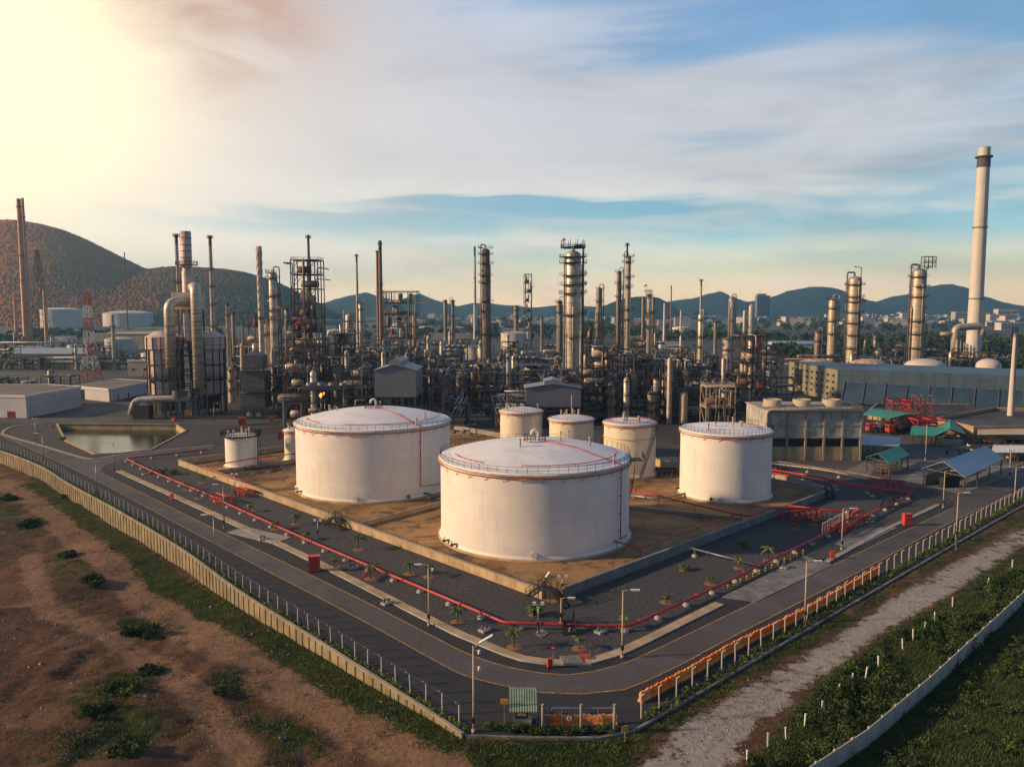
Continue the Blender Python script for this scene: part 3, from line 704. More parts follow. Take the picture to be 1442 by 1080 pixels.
bush(92, 701, 1.0, 60, 'small dark bush against the retaining wall', 'leaf_mid', 1.4)
# ------------------------------------------------------------------ retaining wall and fences
RW = smooth_line(G([(-90,607),(0,635),(57,657),(98,682),(173,723),(260,776),(340,834),(458,908),(598,997),(655,1035)]), 3)
t = thing('retaining_wall', 'long stained yellowish concrete retaining wall below the fence on the left', 'wall', RW[-1])
o_ = RW[-1]; mb = MB(); A = offset(RW, -.45); k = len(RW)
kerb(mb, [p-o_ for p in RW], -.42, -.12, -6, .25); mb.obj('wall_panel', 'wall_stained_shaded', t)
mb = MB(); kerb(mb, [p-o_ for p in RW], -.48, -.10, .25, .36); mb.obj('coping', 'concrete', t)
mb = MB()
for i in range(0, k-1):
    for s in (0, .5):
        p = RW[i].lerp(RW[i+1], s)-o_; n = normals2(RW)[i]; p = p-n*.45
        mb.beam(p+Vector((0, 0, -5.5)), p+Vector((0, 0, .1)), .16, .10)
mb.obj('rib', 'wall_stained_shaded', t)['kind'] = 'stuff'
def walk(line, gap, start=0.0):
    out = []; acc = start
    for a, c in zip(line, line[1:]):
        L = (c-a).length; 
        if L < 1e-6: continue
        while acc <= L:
            out.append((a.lerp(c, acc/L), (c-a).normalized())); acc += gap
        acc -= L
    return out
def fence(line, label, gap, side, m='concrete_pale', mesh=False, h=2.3, r=.06):
    o = Vector(line[0]); t = thing('fence', label, 'fence', o)
    post = None; ends = []
    for p, d in walk(line, gap):
        n = Vector((-d.y, d.x, 0))*side; q = p-o
        if post is None:
            mb = MB(); mb.beam((0, 0, -.1), (0, 0, h), r*2); mb.beam((0, 0, h-.04), (0, .42, h+.34), r*1.7); post = mb.obj('post', m, t)
            c = post
        else:
            c = post.copy(); COL.objects.link(c); c.parent = t
        c.location = q; c.rotation_euler = (random.uniform(-.035, .035), random.uniform(-.035, .035), atan2(n.y, n.x)-pi/2); ends.append((q, n))
    mb = MB()
    for (a, na), (c, nc) in zip(ends, ends[1:]):
        for z in (.7, 1.5, 2.2): mb.beam(a+Vector((0, 0, z)), c+Vector((0, 0, z)), .006)
        for u in (.35, .95): mb.beam(a+na*.42*u+Vector((0, 0, h+.34*u)), c+nc*.42*u+Vector((0, 0, h+.34*u)), .006)
    mb.obj('wire', 'pipe_grey', t)
    return t
FL = smooth_line([p+Vector((.35, .35, 0)) for p in G([(-60,616),(0,635),(57,657),(98,682),(173,723),(260,776),(340,834),(458,908),(598,997),(652,1033)])], 3)
fence(FL, 'long fence of hooked concrete posts on top of the left retaining wall', 2.75, -1)
FR = smooth_line(G([(903,1011),(958,980),(1040,931),(1125,881),(1240,813),(1345,754),(1442,700),(1480,679)]), 3)
fence(FR, 'fence of hooked concrete posts beside the orange barriers on the right', 2.9, -1)
FB = smooth_line(G([(868,1030),(903,1012)]), 3)
# plants growing along the fence foot
hm = MB()
for p, d in walk(FL, .55):
    if p.y > 225: continue
    n = Vector((-d.y, d.x, 0)); 
    if noise.noise(p*.09) < -.38: continue
    q = p-n*random.uniform(-.15, .35); leaves(hm, (q.x, q.y, .36), random.uniform(.3, .6), 34, .12, 0 if random.random() < .3 else 1)
tag(hm.obj('hedge', ['leaf_mid', 'leaf_bright']), 'yellow green plants along the foot of the left fence', 'hedge')
hm = MB()
for p, d in walk(FR, .33):
    if p.y > 190 : continue
    n = Vector((-d.y, d.x, 0))
    q = p-n*random.uniform(-.2, 1.1); leaves(hm, (q.x, q.y, .24), random.uniform(.3, .6), 30, .11, 0 if random.random() < .8 else 1)
tag(hm.obj('hedge', ['leaf_mid', 'leaf_bright']), 'low plants along the foot of the right fence', 'hedge')
hm = MB()
for p, d in walk(G([(684,1026),(720,1030),(760,1034),(800,1034),(862,1032)]), .4):
    for _ in range(2): leaves(hm, (p.x, p.y+random.uniform(-.3, .5), random.uniform(.25, .6)), random.uniform(.3, .55), 60, .10, 0 if random.random() < .8 else 1)
tag(hm.obj('hedge', ['leaf_mid', 'leaf_bright']), 'thick green hedge below the guard booth and gate', 'hedge')
# pale wall at the lower right
WR = G([(1150,1110),(1199,1080),(1219,1052),(1309,975),(1442,849),(1560,740)], -.2)
WR = [P(1120,1120,-.2), P(1219,1053,-.2), P(1309,975,-.2), P(1442,849,-.2), P(1560,738,-.2)]
t = thing('boundary_wall', 'pale grey panel wall running through the scrub at lower right', 'wall', WR[0]); o_ = WR[0]
i0 = 0
for i, (p, d) in enumerate(walk(WR, 3.0)):
    a = atan2(d.y, d.x); q = p-o_
    mb = MB(); mb.box((0, 0, 0), (2.92, .12, 1.75), z0=True); o = mb.obj('panel', 'white_wall' if 0 else 'concrete_pale', t, q+d*1.5, a) if i == 0 else None
    if i == 0: pan = o; mb = MB(); mb.box((0, 0, 0), (.2, .2, 1.9), z0=True); pst = mb.obj('post', 'concrete_pale', t, q, a)
    elif i < 60:
        for src, off in ((pan, 1.5), (pst, 0)):
            c = src.copy(); COL.objects.link(c); c.parent = t; c.location = q+d*off; c.rotation_euler.z = a
# white marker posts in the scrub
mk = None
for n_, (x_, y_) in enumerate([(1081,1047),(1052,1072),(1107,1038),(1133,1018),(1157,1000),(1199,960),(1219,951),(1237,935),(1180,975),(1271,910),(1286,897),(1301,886),(1316,872),(1341,850),(1390,822),(1425,796)]):
    p = PF(x_, y_+4)
    if mk is None:
        mb = MB(); mb.beam((0, 0, -.2), (0, 0, 1.25), .13); mb.beam((0, 0, 1.25), (0, 0, 1.34), .16); mk = mb.obj('marker_post', 'white', None, p)
        tag(mk, 'white concrete marker post standing in the scrub', 'post', 'white marker posts in the scrub'); mk['_px'] = x_
    else:
        c = mk.copy(); COL.objects.link(c); c.location = p; c.rotation_euler = (random.uniform(-.12, .12), random.uniform(-.12, .12), random.random()*3); THINGS.append(c); c['_px'] = x_
# ------------------------------------------------------------------ dike walls round the tank yard
def wall_thing(name, label, a, c, h, th, m, cap=None, group=None, gap=None):
    t = thing(name, label, 'wall', a, group=group); d = Vector(c)-Vector(a); mb = MB(); mb.beam((0, 0, h/2), (d.x, d.y, h/2), th, h); mb.obj('wall_face', m, t)
    mb = MB(); mb.beam((0, 0, h+.06), (d.x, d.y, h+.06), th+.16, .12); mb.obj('coping', cap or m, t)
    if gap:
        mb = MB(); n = int(d.length/gap)
        u = d.normalized()
        for i in range(n): mb.beam(u*(i*gap)+Vector((0, 0, 0)), u*(i*gap)+Vector((0, 0, h-.02)), th+.1, .12)
        mb.obj('joint', m, t)
    return t
Wn, Sn, En, Nn = [Vector(p) for p in (W_, S_, E_, N_)]
Ssp = P(770, 846)
wall_thing('dike_wall', 'sunlit yellow concrete dike wall along the near left edge of the tank yard', Wn, P(764, 843.5), 1.35, .35, 'concrete_warm', 'concrete', None, 6)  # sunlight on this face painted in as a warm yellow tone
wall_thing('dike_wall', 'shaded grey concrete dike wall along the near right edge of the tank yard', P(793, 841), En, 1.35, .35, 'concrete_shaded', 'concrete_shaded', None, 6)  # shade on this face painted in as a colder, darker grey
wall_thing('dike_wall', 'concrete dike wall at the far right side of the tank yard', En, Nn, 1.35, .35, 'concrete', 'concrete', None, 6)
wall_thing('dike_wall', 'concrete dike wall at the far left side of the tank yard', Nn, Wn, 1.35, .35, 'concrete_warm', 'concrete', None, 6)
wall_thing('bund_wall', 'low bund wall between the two big tanks', P(508, 742), P(625, 711), .8, .3, 'concrete_warm', 'concrete')
wall_thing('bund_wall', 'low bund wall behind the small black railed tank', P(300, 668), P(421, 651), .8, .3, 'concrete_warm', 'concrete')
wall_thing('bund_wall', 'low bund wall between the big front tank and the right tank', P(884, 716), P(1046, 733), .5, .3, 'concrete', 'concrete')
wall_thing('bund_wall', 'low bund wall behind the right tank', P(1086, 672), P(1160, 692), 1.1, .3, 'concrete', 'concrete')
wall_thing('bund_wall', 'tan bund wall seen between the tall tank and the right tank', P(922, 655), P(962, 668), 1.8, .3, 'concrete_warm', 'concrete')
def clones(src, t, places):
    for loc, rz in places: c = src.copy(); COL.objects.link(c); c.parent = t; c.location = loc; c.rotation_euler.z = rz; KIDS.setdefault(t.name, []).append(c)
# ------------------------------------------------------------------ storage tanks
def tank(px, yb, halfw, ytop, label, m='tank', dome=.075, red=True, rail='black', vent=False, posts=True, stair=None, pipe_a=None, cone=False, skirt='concrete_warm', name='storage_tank', group=None, n=64, yellow=False):
    near = P(px, yb).y; zc_ = near*CP+CH*SP; R = halfw/F*(zc_)/(1-halfw/F); Dc = near+R
    H = HZ(ytop, Dc); x = AX(px, Dc, H*.4)
    t = thing(name, label, 'tank', (x, Dc, 0), group=group)
    mb = MB(); mb.lathe([(R+.55, 0), (R+.55, .35), (R+.1, .42)], n); mb.obj('base_ring', skirt, t)
    mb = MB(); mb.lathe([(R, .35), (R, H)], n)
    sh = mb.obj('shell', m, t)
    mb = MB(); mb.lathe([(R+.32, .34), (R+.05, .85)], n); mb.obj('chine', m, t)
    prof = []
    for i in range(9):
        u = i/8; prof.append((R*(1-u)*1.0+.02*u, H+R*dome*2*((1-(1-u)**2) if not cone else u)*.9))
    prof = [(R+.12, H-.25), (R+.12, H)] + prof
    mb = MB(); mb.lathe(prof, n); rf = mb.obj('roof', 'tank_roof', t); top = prof[-1][1]
    if red:
        mb = MB(); mb.tube([((R+.28)*cos(2*pi*i/n), (R+.28)*sin(2*pi*i/n), H-.75) for i in range(n)], .085, 6, closed=True); mb.obj('foam_ring', 'red_worn', t)
        k = max(8, int(R*2.0)); mb = MB(); mb.beam((R+.02, 0, H-1.5), (R+.38, 0, H-.8), .05); mb.beam((R+.02, 0, H-1.5), (R+.3, .5, H-.8), .04); bk = mb.obj('bracket', 'pipe_cream', t); clones(bk, t, [((0, 0, 0), 2*pi*i/k) for i in range(1, k)])
        mb = MB(); mb.lathe([(R+.42, H-.38), (R+.42, H-.18), (R+.05, H-.18)], n); mb.obj('rim', 'pipe_cream', t)
    if yellow:
        mb = MB(); mb.lathe([(R+.1, H-3.7), (R+.25, H-3.6), (R+.1, H-3.5)], n); mb.obj('wind_girder', 'yellow', t)
    if rail:
        mb = MB(); mb.rail([((R+.05)*cos(2*pi*i/n), (R+.05)*sin(2*pi*i/n), H) for i in range(n)], 1.05, 2.2 if R > 8 else 1.2, .028, closed=True); mb.obj('railing', rail, t)
    def rz(r): u = 1-r/R; return H+R*dome*2*((1-(1-u)**2) if not cone else u)*.9
    return t, R, H, Dc, x, rz, top
def roof_pipe(t, R, rz, a0, a1, rr, m='red_worn', th=.07):
    mb = MB(); k = 30; mb.tube([(rr*cos(a0+(a1-a0)*i/k), rr*sin(a0+(a1-a0)*i/k), rz(rr)+.22) for i in range(k+1)], th, 6)
    for i in range(0, k+1, 5): a = a0+(a1-a0)*i/k; mb.beam((rr*cos(a), rr*sin(a), rz(rr)-.05), (rr*cos(a), rr*sin(a), rz(rr)+.2), .07)
    mb.obj('sprinkler_pipe', m, t)
def gooseneck(t, top):
    mb = MB(); pts = [(.6, 0, top-.3), (.6, 0, top+1.25)]+[(.6-.6+.6*cos(a), 0, top+1.25+.6*sin(a)) for a in [pi*i/8 for i in range(1, 9)]]+[(-.6, 0, top+1.0)]
    mb.tube(pts, .27, 10); mb.obj('gooseneck_vent', 'white', t)
    mb = MB(); mb.rail([(1.9*cos(2*pi*i/16), 1.9*sin(2*pi*i/16), top-.15) for i in range(16)], 1.1, .9, .035, closed=True)
    mb.obj('vent_railing', 'black', t)
    mb = MB(); mb.tube([(2.05*cos(2*pi*i/20), 2.05*sin(2*pi*i/20), top) for i in range(20)], .07, 6, closed=True); mb.obj('vent_ring', 'red_worn', t)
def riser(t, R, H, rz, a, low=1.8, out=None):
    ca, sa = cos(a), sin(a); e = Vector((ca, sa, 0)); mb = MB()
    pts = [e*1.9+Vector((0, 0, rz(1.9)+.3)), e*(R*.5)+Vector((0, 0, rz(R*.5)+.3)), e*(R-.3)+Vector((0, 0, H+.35)), e*(R+.5)+Vector((0, 0, H+.1)), e*(R+.5)+Vector((0, 0, low))]
    if out is not None: pts.append(Vector(out))
    mb.tube(pts, .10, 8)
    for z in range(3, int(H), 3): mb.beam(e*R+Vector((0, 0, z)), e*(R+.55)+Vector((0, 0, z)), .12)
    mb.obj('riser_pipe', 'red_worn', t)
    mb = MB(); mb.cyl(e*(R-.9)+Vector((0, 0, H)), e*(R-.9)+Vector((0, 0, H+1.5)), .16); mb.cyl(e*(R-.9)+Vector((0, 0, H+1.5)), e*(R-.9)+Vector((0, 0, H+1.9)), .3); mb.obj('foam_chamber', 'pipe_cream', t)
def manhole(t, R, a, z=1.1, r=.42):
    e = Vector((cos(a), sin(a), 0)); mb = MB(); mb.cyl(e*(R-.1)+Vector((0, 0, z)), e*(R+.35)+Vector((0, 0, z)), r, n=16); mb.cyl(e*(R+.35)+Vector((0, 0, z)), e*(R+.42)+Vector((0, 0, z)), r*1.22, n=16); mb.obj('manhole', 'white', t)
def nozzle(t, R, a, z=.9):
    e = Vector((cos(a), sin(a), 0)); mb = MB(); mb.cyl(e*(R-.1)+Vector((0, 0, z)), e*(R+1.2)+Vector((0, 0, z)), .18); mb.cyl(e*(R+.8)+Vector((0, 0, z)), e*(R+.95)+Vector((0, 0, z)), .32); mb.cyl(e*(R+.9)+Vector((0, 0, z)), e*(R+.9)+Vector((0, 0, z+.7)), .08); mb.obj('nozzle', 'steel_light', t)
def spiral(t, R, H, a0, a1, m='black'):
    mb = MB(); k = 40; rr = R+.5; pr = None
    for i in range(k+1):
        u = i/k; a = a0+(a1-a0)*u; z = .5+(H-.5)*u; p0 = Vector((R*cos(a), R*sin(a), z)); p1 = Vector(((R+.95)*cos(a), (R+.95)*sin(a), z)); mb.beam(p0, p1, .28, .05)
        if pr:
            mb.beam(pr, p1, .05); mb.beam(pr+Vector((0, 0, 1)), p1+Vector((0, 0, 1)), .05)
            if i % 3 == 0: mb.beam(p1, p1+Vector((0, 0, 1)), .05)
        pr = p1
    mb.obj('spiral_stair', m, t)
def roofkit(t, R, rz, seed, n=5, H=0):
    rnd = random.Random(seed)
    for _ in range(n):
        a = rnd.random()*6.28; r = R*rnd.uniform(.3, .9); z = rz(r); h = rnd.uniform(.5, 1.4); mb = MB()
        mb.cyl((0, 0, -.1), (0, 0, h), rnd.uniform(.1, .22)); mb.cyl((0, 0, h), (0, 0, h+.25), rnd.uniform(.2, .36)); mb.obj('roof_fitting', 'pipe_cream', t, (r*cos(a), r*sin(a), z))
d2r = radians
t, R, H, D_, x_, rz, top = tank(753, 791, 131, 640, 'largest white storage tank at the front with domed roof and gooseneck vent', dome=.085)
gooseneck(t, top); roof_pipe(t, R, rz, d2r(-100), d2r(5), R*.86); roof_pipe(t, R, rz, d2r(195), d2r(232), R*.86); riser(t, R, H, rz, d2r(-35.5), 1.7, (R*.93, -R*.40, 1.4)); manhole(t, R, d2r(-92)); nozzle(t, R, d2r(-152)); nozzle(t, R, d2r(-143)); roofkit(t, R, rz, 3, 5)
spiral(t, R, H, d2r(22), d2r(-12)+d2r(0))
mb = MB(); mb.box((R*cos(d2r(-14))+.9, R*sin(d2r(-14)), H-.1), (2.4, 2.6, .12)); mb.rail([(R+1.9, R*sin(d2r(-14))-1.3, H), (R+1.9, R*sin(d2r(-14))+1.3, H)], 1.1, 1.0, .04); mb.obj('stair_landing', 'black', t)
T1 = (x_, D_, R, H)
t, R, H, D_, x_, rz, top = tank(527, 709, 106, 590, 'wide white storage tank left of the front tank with red sprinkler pipes on its roof', dome=.085)
gooseneck(t, top); roof_pipe(t, R, rz, d2r(-105), d2r(0), R*.86); roof_pipe(t, R, rz, d2r(195), d2r(230), R*.86); riser(t, R, H, rz, d2r(-47), 2.6, (R*1.02, -R*.45, 2.2)); manhole(t, R, d2r(-93)); nozzle(t, R, d2r(-155)); nozzle(t, R, d2r(-145)); nozzle(t, R, d2r(-57)); roofkit(t, R, rz, 4, 4)
T2 = (x_, D_, R, H)
t, R, H, D_, x_, rz, top = tank(1021, 710, 62, 603, 'white flat topped storage tank at the right of the tank yard', dome=.04)
roof_pipe(t, R, rz, d2r(60), d2r(-30), R*.7); manhole(t, R, d2r(-110), .9, .35); nozzle(t, R, d2r(-120)); spiral(t, R, H, d2r(10), d2r(60)); roofkit(t, R, rz, 5, 6)
T5 = (x_, D_, R, H)
t, R, H, D_, x_, rz, top = tank(886.5, 674, 36, 593, 'tall narrow cream storage tank with a yellow girder behind the front tank', m='tank_cream', dome=.06, yellow=True, n=48)
spiral(t, R, H*.98, d2r(-75), d2r(-35)); roofkit(t, R, rz, 6, 8); roof_pipe(t, R, rz, d2r(0), d2r(360), R*.85)
t, R, H, D_, x_, rz, top = tank(804.5, 646, 31, 588, 'small cream storage tank right of centre behind the front tank', m='tank_cream', dome=.07, n=48)
roofkit(t, R, rz, 7, 9)
mb = MB(); mb.cyl((0, 0, top), (0, 0, top+5.5), .12); mb.obj('roof_mast', 'pipe_cream', t)
t, R, H, D_, x_, rz, top = tank(734, 640, 29.5, 577, 'small cream storage tank with pale roof left of centre behind the front tank', m='tank_cream', dome=.07, n=48)
roofkit(t, R, rz, 8, 9)
t, R, H, D_, x_, rz, top = tank(340, 660, 21.5, 612, 'small white tank with a crown of black railings at the left end of the yard', dome=.06, red=False, rail='black', n=40)
mb = MB(); mb.lathe([(R, H-.3), (R+1.0, H-.2), (R+1.0, H+.0), (R, H)], 40); mb.rail([((R+1)*cos(2*pi*i/24), (R+1)*sin(2*pi*i/24), H) for i in range(24)], 1.2, .8, .05, closed=True); mb.obj('walkway', 'black', t)
roofkit(t, R, rz, 9, 9); mb = MB(); mb.beam((R+.6, -1, 0), (R+.6, -1, H), .5, .08); mb.beam((R+1.1, -.6, 0), (R+1.1, -.6, H), .1); mb.obj('ladder', 'black', t)
t, R, H, D_, x_, rz, top = tank(414, 650, 13, 604, 'slim cream tank partly hidden by the wide left tank', m='tank_cream', dome=.1, red=True, rail=None, n=32)
roofkit(t, R, rz, 10, 5)
# ------------------------------------------------------------------ pipelines
def pipeline(path, r, m, label, footing=True, gap=6.5, z=.75, foot='pipe_grey', name='pipeline', cat='pipe', sup=True, flange=True):
    o = Vector((path[0].x, path[0].y, 0)); t = thing(name, label, cat, o); loc = [Vector((p.x, p.y, p.z if p.z else z))-o for p in path]
    mb = MB(); mb.tube(arcpts(loc, .8), r, 10); mb.obj('pipe', m, t)
    if flange:
        for p, d in walk(loc, 13.0, 4): mb = MB(); mb.cyl(d*-.14, d*.14, r*1.55, n=12); mb.obj('flange', m, t, p)
    if sup:
        st = ft = None
        for p, d in walk(loc, gap, 1.5):
            if st is None:
                mb = MB(); mb.beam((0, 0, .1), (0, 0, p.z-r), .14); mb.beam((-.3, 0, p.z-r), (.3, 0, p.z-r), .12); st = mb.obj('support', foot, t, (p.x, p.y, 0), atan2(d.y, d.x)+pi/2)
                if footing: mb = MB(); mb.lathe([(.5, 0), (.48, .3), (.25, .42), (0, .42)], 10); ft = mb.obj('footing', 'concrete_pale', t, (p.x, p.y, 0))
            else:
                for s in (st, ft):
                    if s is None: continue
                    c = s.copy(); COL.objects.link(c); c.parent = t; c.location = (p.x, p.y, 0); c.rotation_euler.z = atan2(d.y, d.x)+pi/2
                    if s is st: c.scale = (1, 1, max(.3, p.z/loc[0].z))
    return t
mainp = [(292,633),(178,645.5),(188,651),(218,665),(297,698),(324,711),(440,763),(600,830),(711,876.5),(824,880),(888,880.5),(920,866),(1017,822),(1071,795),(1180,743),(1208,732),(1287,694)]
Pm = [P(a, c_, .8) for a, c_ in mainp]
pipeline(Pm, .19, 'red', 'long bright red fire main running round the gravel yard on low footings')
pl2 = lambda l, z: [P(a, c_, z) for a, c_ in l]
pipeline(pl2([(287,658),(358,682)], 1.4), .16, 'red_worn', 'red pipe on stands above the left dike wall', gap=4)
pipeline(pl2([(290,657),(352,646),(421,638),(470,630)], 2.4), .13, 'red_worn', 'thin red pipe crossing in front of the small black railed tank', gap=9, footing=False, foot='pipe_cream')
pipeline(pl2([(876,685),(960,706),(1038,724),(1056,727),(1083,715),(1160,716)], 2.0), .17, 'red', 'red pipe crossing the tank yard between the front tank and the right tank', gap=9, footing=False, foot='concrete')
pipeline(pl2([(1038,724),(902,771),(858,760)], 1.6), .13, 'red_worn', 'thin red pipe along the inside of the near right dike wall', gap=5.5, footing=False, foot='pipe_cream')
pipeline(pl2([(1078,660),(1150,671),(1215,685),(1250,690),(1287,694)], 1.4), .2, 'red', 'thick red pipe along the back of the gravel yard on the right', gap=8)
pipeline(pl2([(1078,664),(1150,676),(1245,693)], 1.4), .16, 'red', 'second red pipe beside the thick one at the back of the yard', gap=8)
pipeline(pl2([(1083,652),(1150,660),(1224,673)], 1.2), .16, 'pipe_cream', 'cream pipe beside the road behind the right tank', gap=8)
pipeline(pl2([(1110,712),(1200,722),(1290,715)][:2], 1.9), .2, 'red', 'short red header pipe above the yard near the right corner', gap=3)
pipeline([P(967,770,1.3), P(1071,797,1.1)], .13, 'pipe_grey', 'single pale grey pipe crossing the gravel from the dike wall', gap=17)
pipeline(pl2([(883,697),(925,702),(968,694)], .7), .22, 'pipe_grey', 'grey pipe on concrete sleepers in front of the tall cream tank', gap=4, foot='concrete', footing=False)
pipeline(pl2([(300,672),(360,664),(421,656)], .5), .2, 'pipe_grey', 'grey pipe on the ground left of the wide tank', gap=4)
pipeline(pl2([(596,694),(615,698),(632,692)], .9), .25, 'pipe_grey', 'grey outlet pipe leaving the wide left tank', gap=3)
pipeline(pl2([(512,812),(520,803),(528,799)], .9)[:2], .2, 'red', 'short red branch pipe bending down to the drain', gap=9, sup=False)
# valve stations
def manifold(px, py, n, sp, ang, label, hgt_=1.6, m='red', gap=1.3):
    p = P(px, py); t = thing('valve_station', label, 'valves', p, ang); rnd = random.Random(px)
    mb = MB(); L = n*gap; mb.cyl((-L/2, 0, hgt_), (L/2, 0, hgt_), .17); mb.cyl((-L/2, 1.5, hgt_*.7), (L/2, 1.5, hgt_*.7), .15); mb.obj('header', m, t)
    v = None
    for i in range(n):
        x = -L/2+gap*(i+.5)
        if v is None:
            mb = MB(); mb.tube([(0, -.9, .1), (0, -.9, hgt_*.8), (0, 0, hgt_)], .11, 8); mb.tube([(0, 0, hgt_), (0, 1.5, hgt_*.7), (0, 2.0, .1)], .11, 8)
            v = mb.obj('branch', m, t, (x, 0, 0))
            mb = MB(); mb.cyl((0, -.9, .5), (0, -.9, .95), .24); mb.cyl((0, -1.25, .72), (0, -1.35, .72), .24, n=12); w = mb.obj('valve', m, t, (x, 0, 0)); 
        else:
            for s in (v, w): c = s.copy(); COL.objects.link(c); c.parent = t; c.location.x = x
    mb = MB(); mb.rail([(-L/2, -1.6, 0), (L/2, -1.6, 0)], 1.6, 1.4, .05); mb.obj('guard_rail', m, t)
    for dx in (-L/2, L/2): mb = MB(); mb.beam((dx, .7, 0), (dx, .7, hgt_), .16); mb.obj('stand', m, t)
    return t
manifold(314, 708, 4, 1, -.75, 'red valve station on the fire main near the left corner of the yard')
manifold(345, 697, 4, 1, -.75, 'red valve rack just outside the left dike wall', 1.4)
manifold(1183, 748, 5, 1, .8, 'red valve station beside the grey screen near the right road')
manifold(1206, 733, 4, 1, .8, 'red valve station behind the grey screen one', 1.7)
manifold(1130, 733, 6, 1, .35, 'long red valve station outside the right dike wall', 2.0)
manifold(1250, 692, 5, 1, -.4, 'red valve tower at the right corner of the yard', 2.6)
manifold(232, 666, 3, 1, -.75, 'dark valve cluster at the left corner of the yard', .9, 'steel')
manifold(975, 692, 5, 1, .2, 'black pump cluster at the foot of the right tank', .9, 'black')
manifold(930, 668, 6, 1, .1, 'black pump cluster beside the tall cream tank', 1.5, 'black')
manifold(370, 662, 6, 1, .1, 'dark pump row behind the small black railed tank', .9, 'steel')
p = P(1178, 750); t = thing('screen_wall', 'grey slatted screen panel beside the red valves', 'screen', P(1158, 758)); d = P(1194, 738)-P(1158, 758)
mb = MB()
for i in range(12): mb.beam(d*(i/11)+Vector((0, 0, .05)), d*(i/11)+Vector((0, 0, 2.6)), .34, .06)
mb.obj('slat_panel', 'pipe_grey', t); mb = MB(); mb.beam((0, 0, 2.65), d+Vector((0, 0, 2.65)), .2, .12); mb.beam((0, 0, 0), (0, 0, 2.7), .14); mb.beam(d, d+Vector((0, 0, 2.7)), .14); mb.obj('frame', 'pipe_cream', t)
# crossover stairs
def crossover(px, py, ang, run, h, wd, label, span, m='black', rails=True):
    t = thing('crossover_stair', label, 'stairs', P(px, py), ang); mb = MB(); n = max(3, int(h/.2))
    for s in (-1, 1):
        mb2 = MB()
        for i in range(n): u = (i+.5)/n; mb2.box((0, s*(span/2+run*(1-u)), h*u-.05), (wd, run/n*.9, .05))
        for e in (-1, 1): mb2.beam((e*wd/2, s*(span/2+run), 0), (e*wd/2, s*span/2, h), .07, .22)
        mb2.obj('stair_flight', m, t)
    mb.box((0, 0, h-.03), (wd, span, .07)); 
    for e in (-1, 1):
        for s in (-1, 1): mb.beam((e*wd/2, s*span/2, 0), (e*wd/2, s*span/2, h), .1)
    mb.obj('landing', m, t); mb = MB()
    for e in (-1, 1): mb.rail([(e*wd/2, -(span/2+run), 0), (e*wd/2, -span/2, h), (e*wd/2, span/2, h), (e*wd/2, span/2+run, 0)], 1.0, 1.0, .035)
    mb.obj('handrail', m, t)
crossover(800, 884, 0, 1.6, 1.25, 1.5, 'grey steps over the red fire main in front of the dike corner', 1.4, 'steel')
crossover(771, 846, .78, 2.4, 1.9, 1.4, 'black railed steps over the front corner of the dike wall', 2.2)
crossover(472, 742, .78, 2.0, 1.8, 1.4, 'black railed steps over the left dike wall beside the wide tank', 1.8)
crossover(1252, 712, -.8, 2.4, 1.5, 1.3, 'black steps crossing the red pipe at the right corner', 1.4)
crossover(1167, 700, -.2, 1.6, 1.6, 1.3, 'black steps at the right end of the grey dike wall', 1.4)
# ------------------------------------------------------------------ street lamps
LAMPS = []
def lamp(px, yb, ytop, arm, label, kind='arm', m='pipe_cream', z=0, cams=0, group='street lamps'):
    p = P(px, yb, z); H = HZ(ytop, p.y)-z; ppm = PPX(p.y)
    t = thing('street_lamp', label, 'street lamp', p, group=group)
    mb = MB(); mb.cyl((0, 0, 0), (0, 0, H), .11, .07, 8); mb.cyl((0, 0, 0), (0, 0, .35), .2, .2, 8); mb.obj('pole', m, t)
    L = arm/ppm
    if kind == 'arm':
        mb = MB(); s = 1 if L > 0 else -1; mb.tube([(0, 0, H-.3), (s*.25, 0, H), (L*.5, 0, H+.03)], .05, 6); mb.obj('arm', m, t)
        mb = MB(); mb.box((L*.72, 0, H+.05), (abs(L)*.52, .34, .12)); mb.box((L*.72, 0, H-.03), (abs(L)*.40, .24, .06)); mb.obj('lamp_head', 'lamp_white', t)
    if kind == 'tilt':
        mb = MB(); mb.cyl((0, 0, H-.3), (L*.3, 0, H+.25), .05); mb.obj('arm', m, t)
        mb = MB(); mb.beam((L*.3, 0, H+.25), (L, .2, H+.95), .34, .12); mb.obj('lamp_head', 'lamp_white', t)
    if kind == 'flood':
        mb = MB(); mb.beam((-.6, 0, H-.1), (.6, 0, H-.1), .07)
        for s in (-.5, .5): mb.box((s, -.15, H+.12), (.42, .3, .34))
        mb.obj('floodlight', 'lamp_white', t)
    if cams:
        for i in range(cams):
            mb = MB(); zz = H-.4-i*1.6; mb.beam((0, 0, zz), (.55, 0, zz-.1), .06); mb.cyl((.55, 0, zz-.4), (.55, 0, zz), .17, .12, 8); mb.obj('security_camera', 'lamp_white', t)
    mb = MB(); mb.box((0, -.18, 1.3), (.34, .22, .5)); mb.obj('junction_box', 'steel', t)
    return t
lamp(667, 1031, 909, 27, 'tallest nearest lamp post with two security cameras beside the fence', 'tilt', cams=2, m='pipe_cream')
lamp(604, 881, 795, -20, 'street lamp with arm to the left and floodlight at the drain left of the stairs', cams=1)
lamp(876, 926, 831, 24, 'street lamp standing on the inner kerb of the road bend')
lamp(1133, 876, 790, 22, 'street lamp behind the orange barriers on the right')
lamp(1185, 774, 716, 20, 'street lamp beside the red box of valves on the right apron', cams=1)
lamp(1346, 760, 694, 17, 'street lamp on the outer kerb near the right end of the fence')
lamp(1328, 715, 663, 17, 'street lamp at the right corner of the gravel yard')
lamp(1428, 710, 658, 18, 'street lamp at the right edge of the picture by the road')
lamp(1421, 674, 634, 0, 'floodlight mast beside the open pale roofed shed', 'flood')
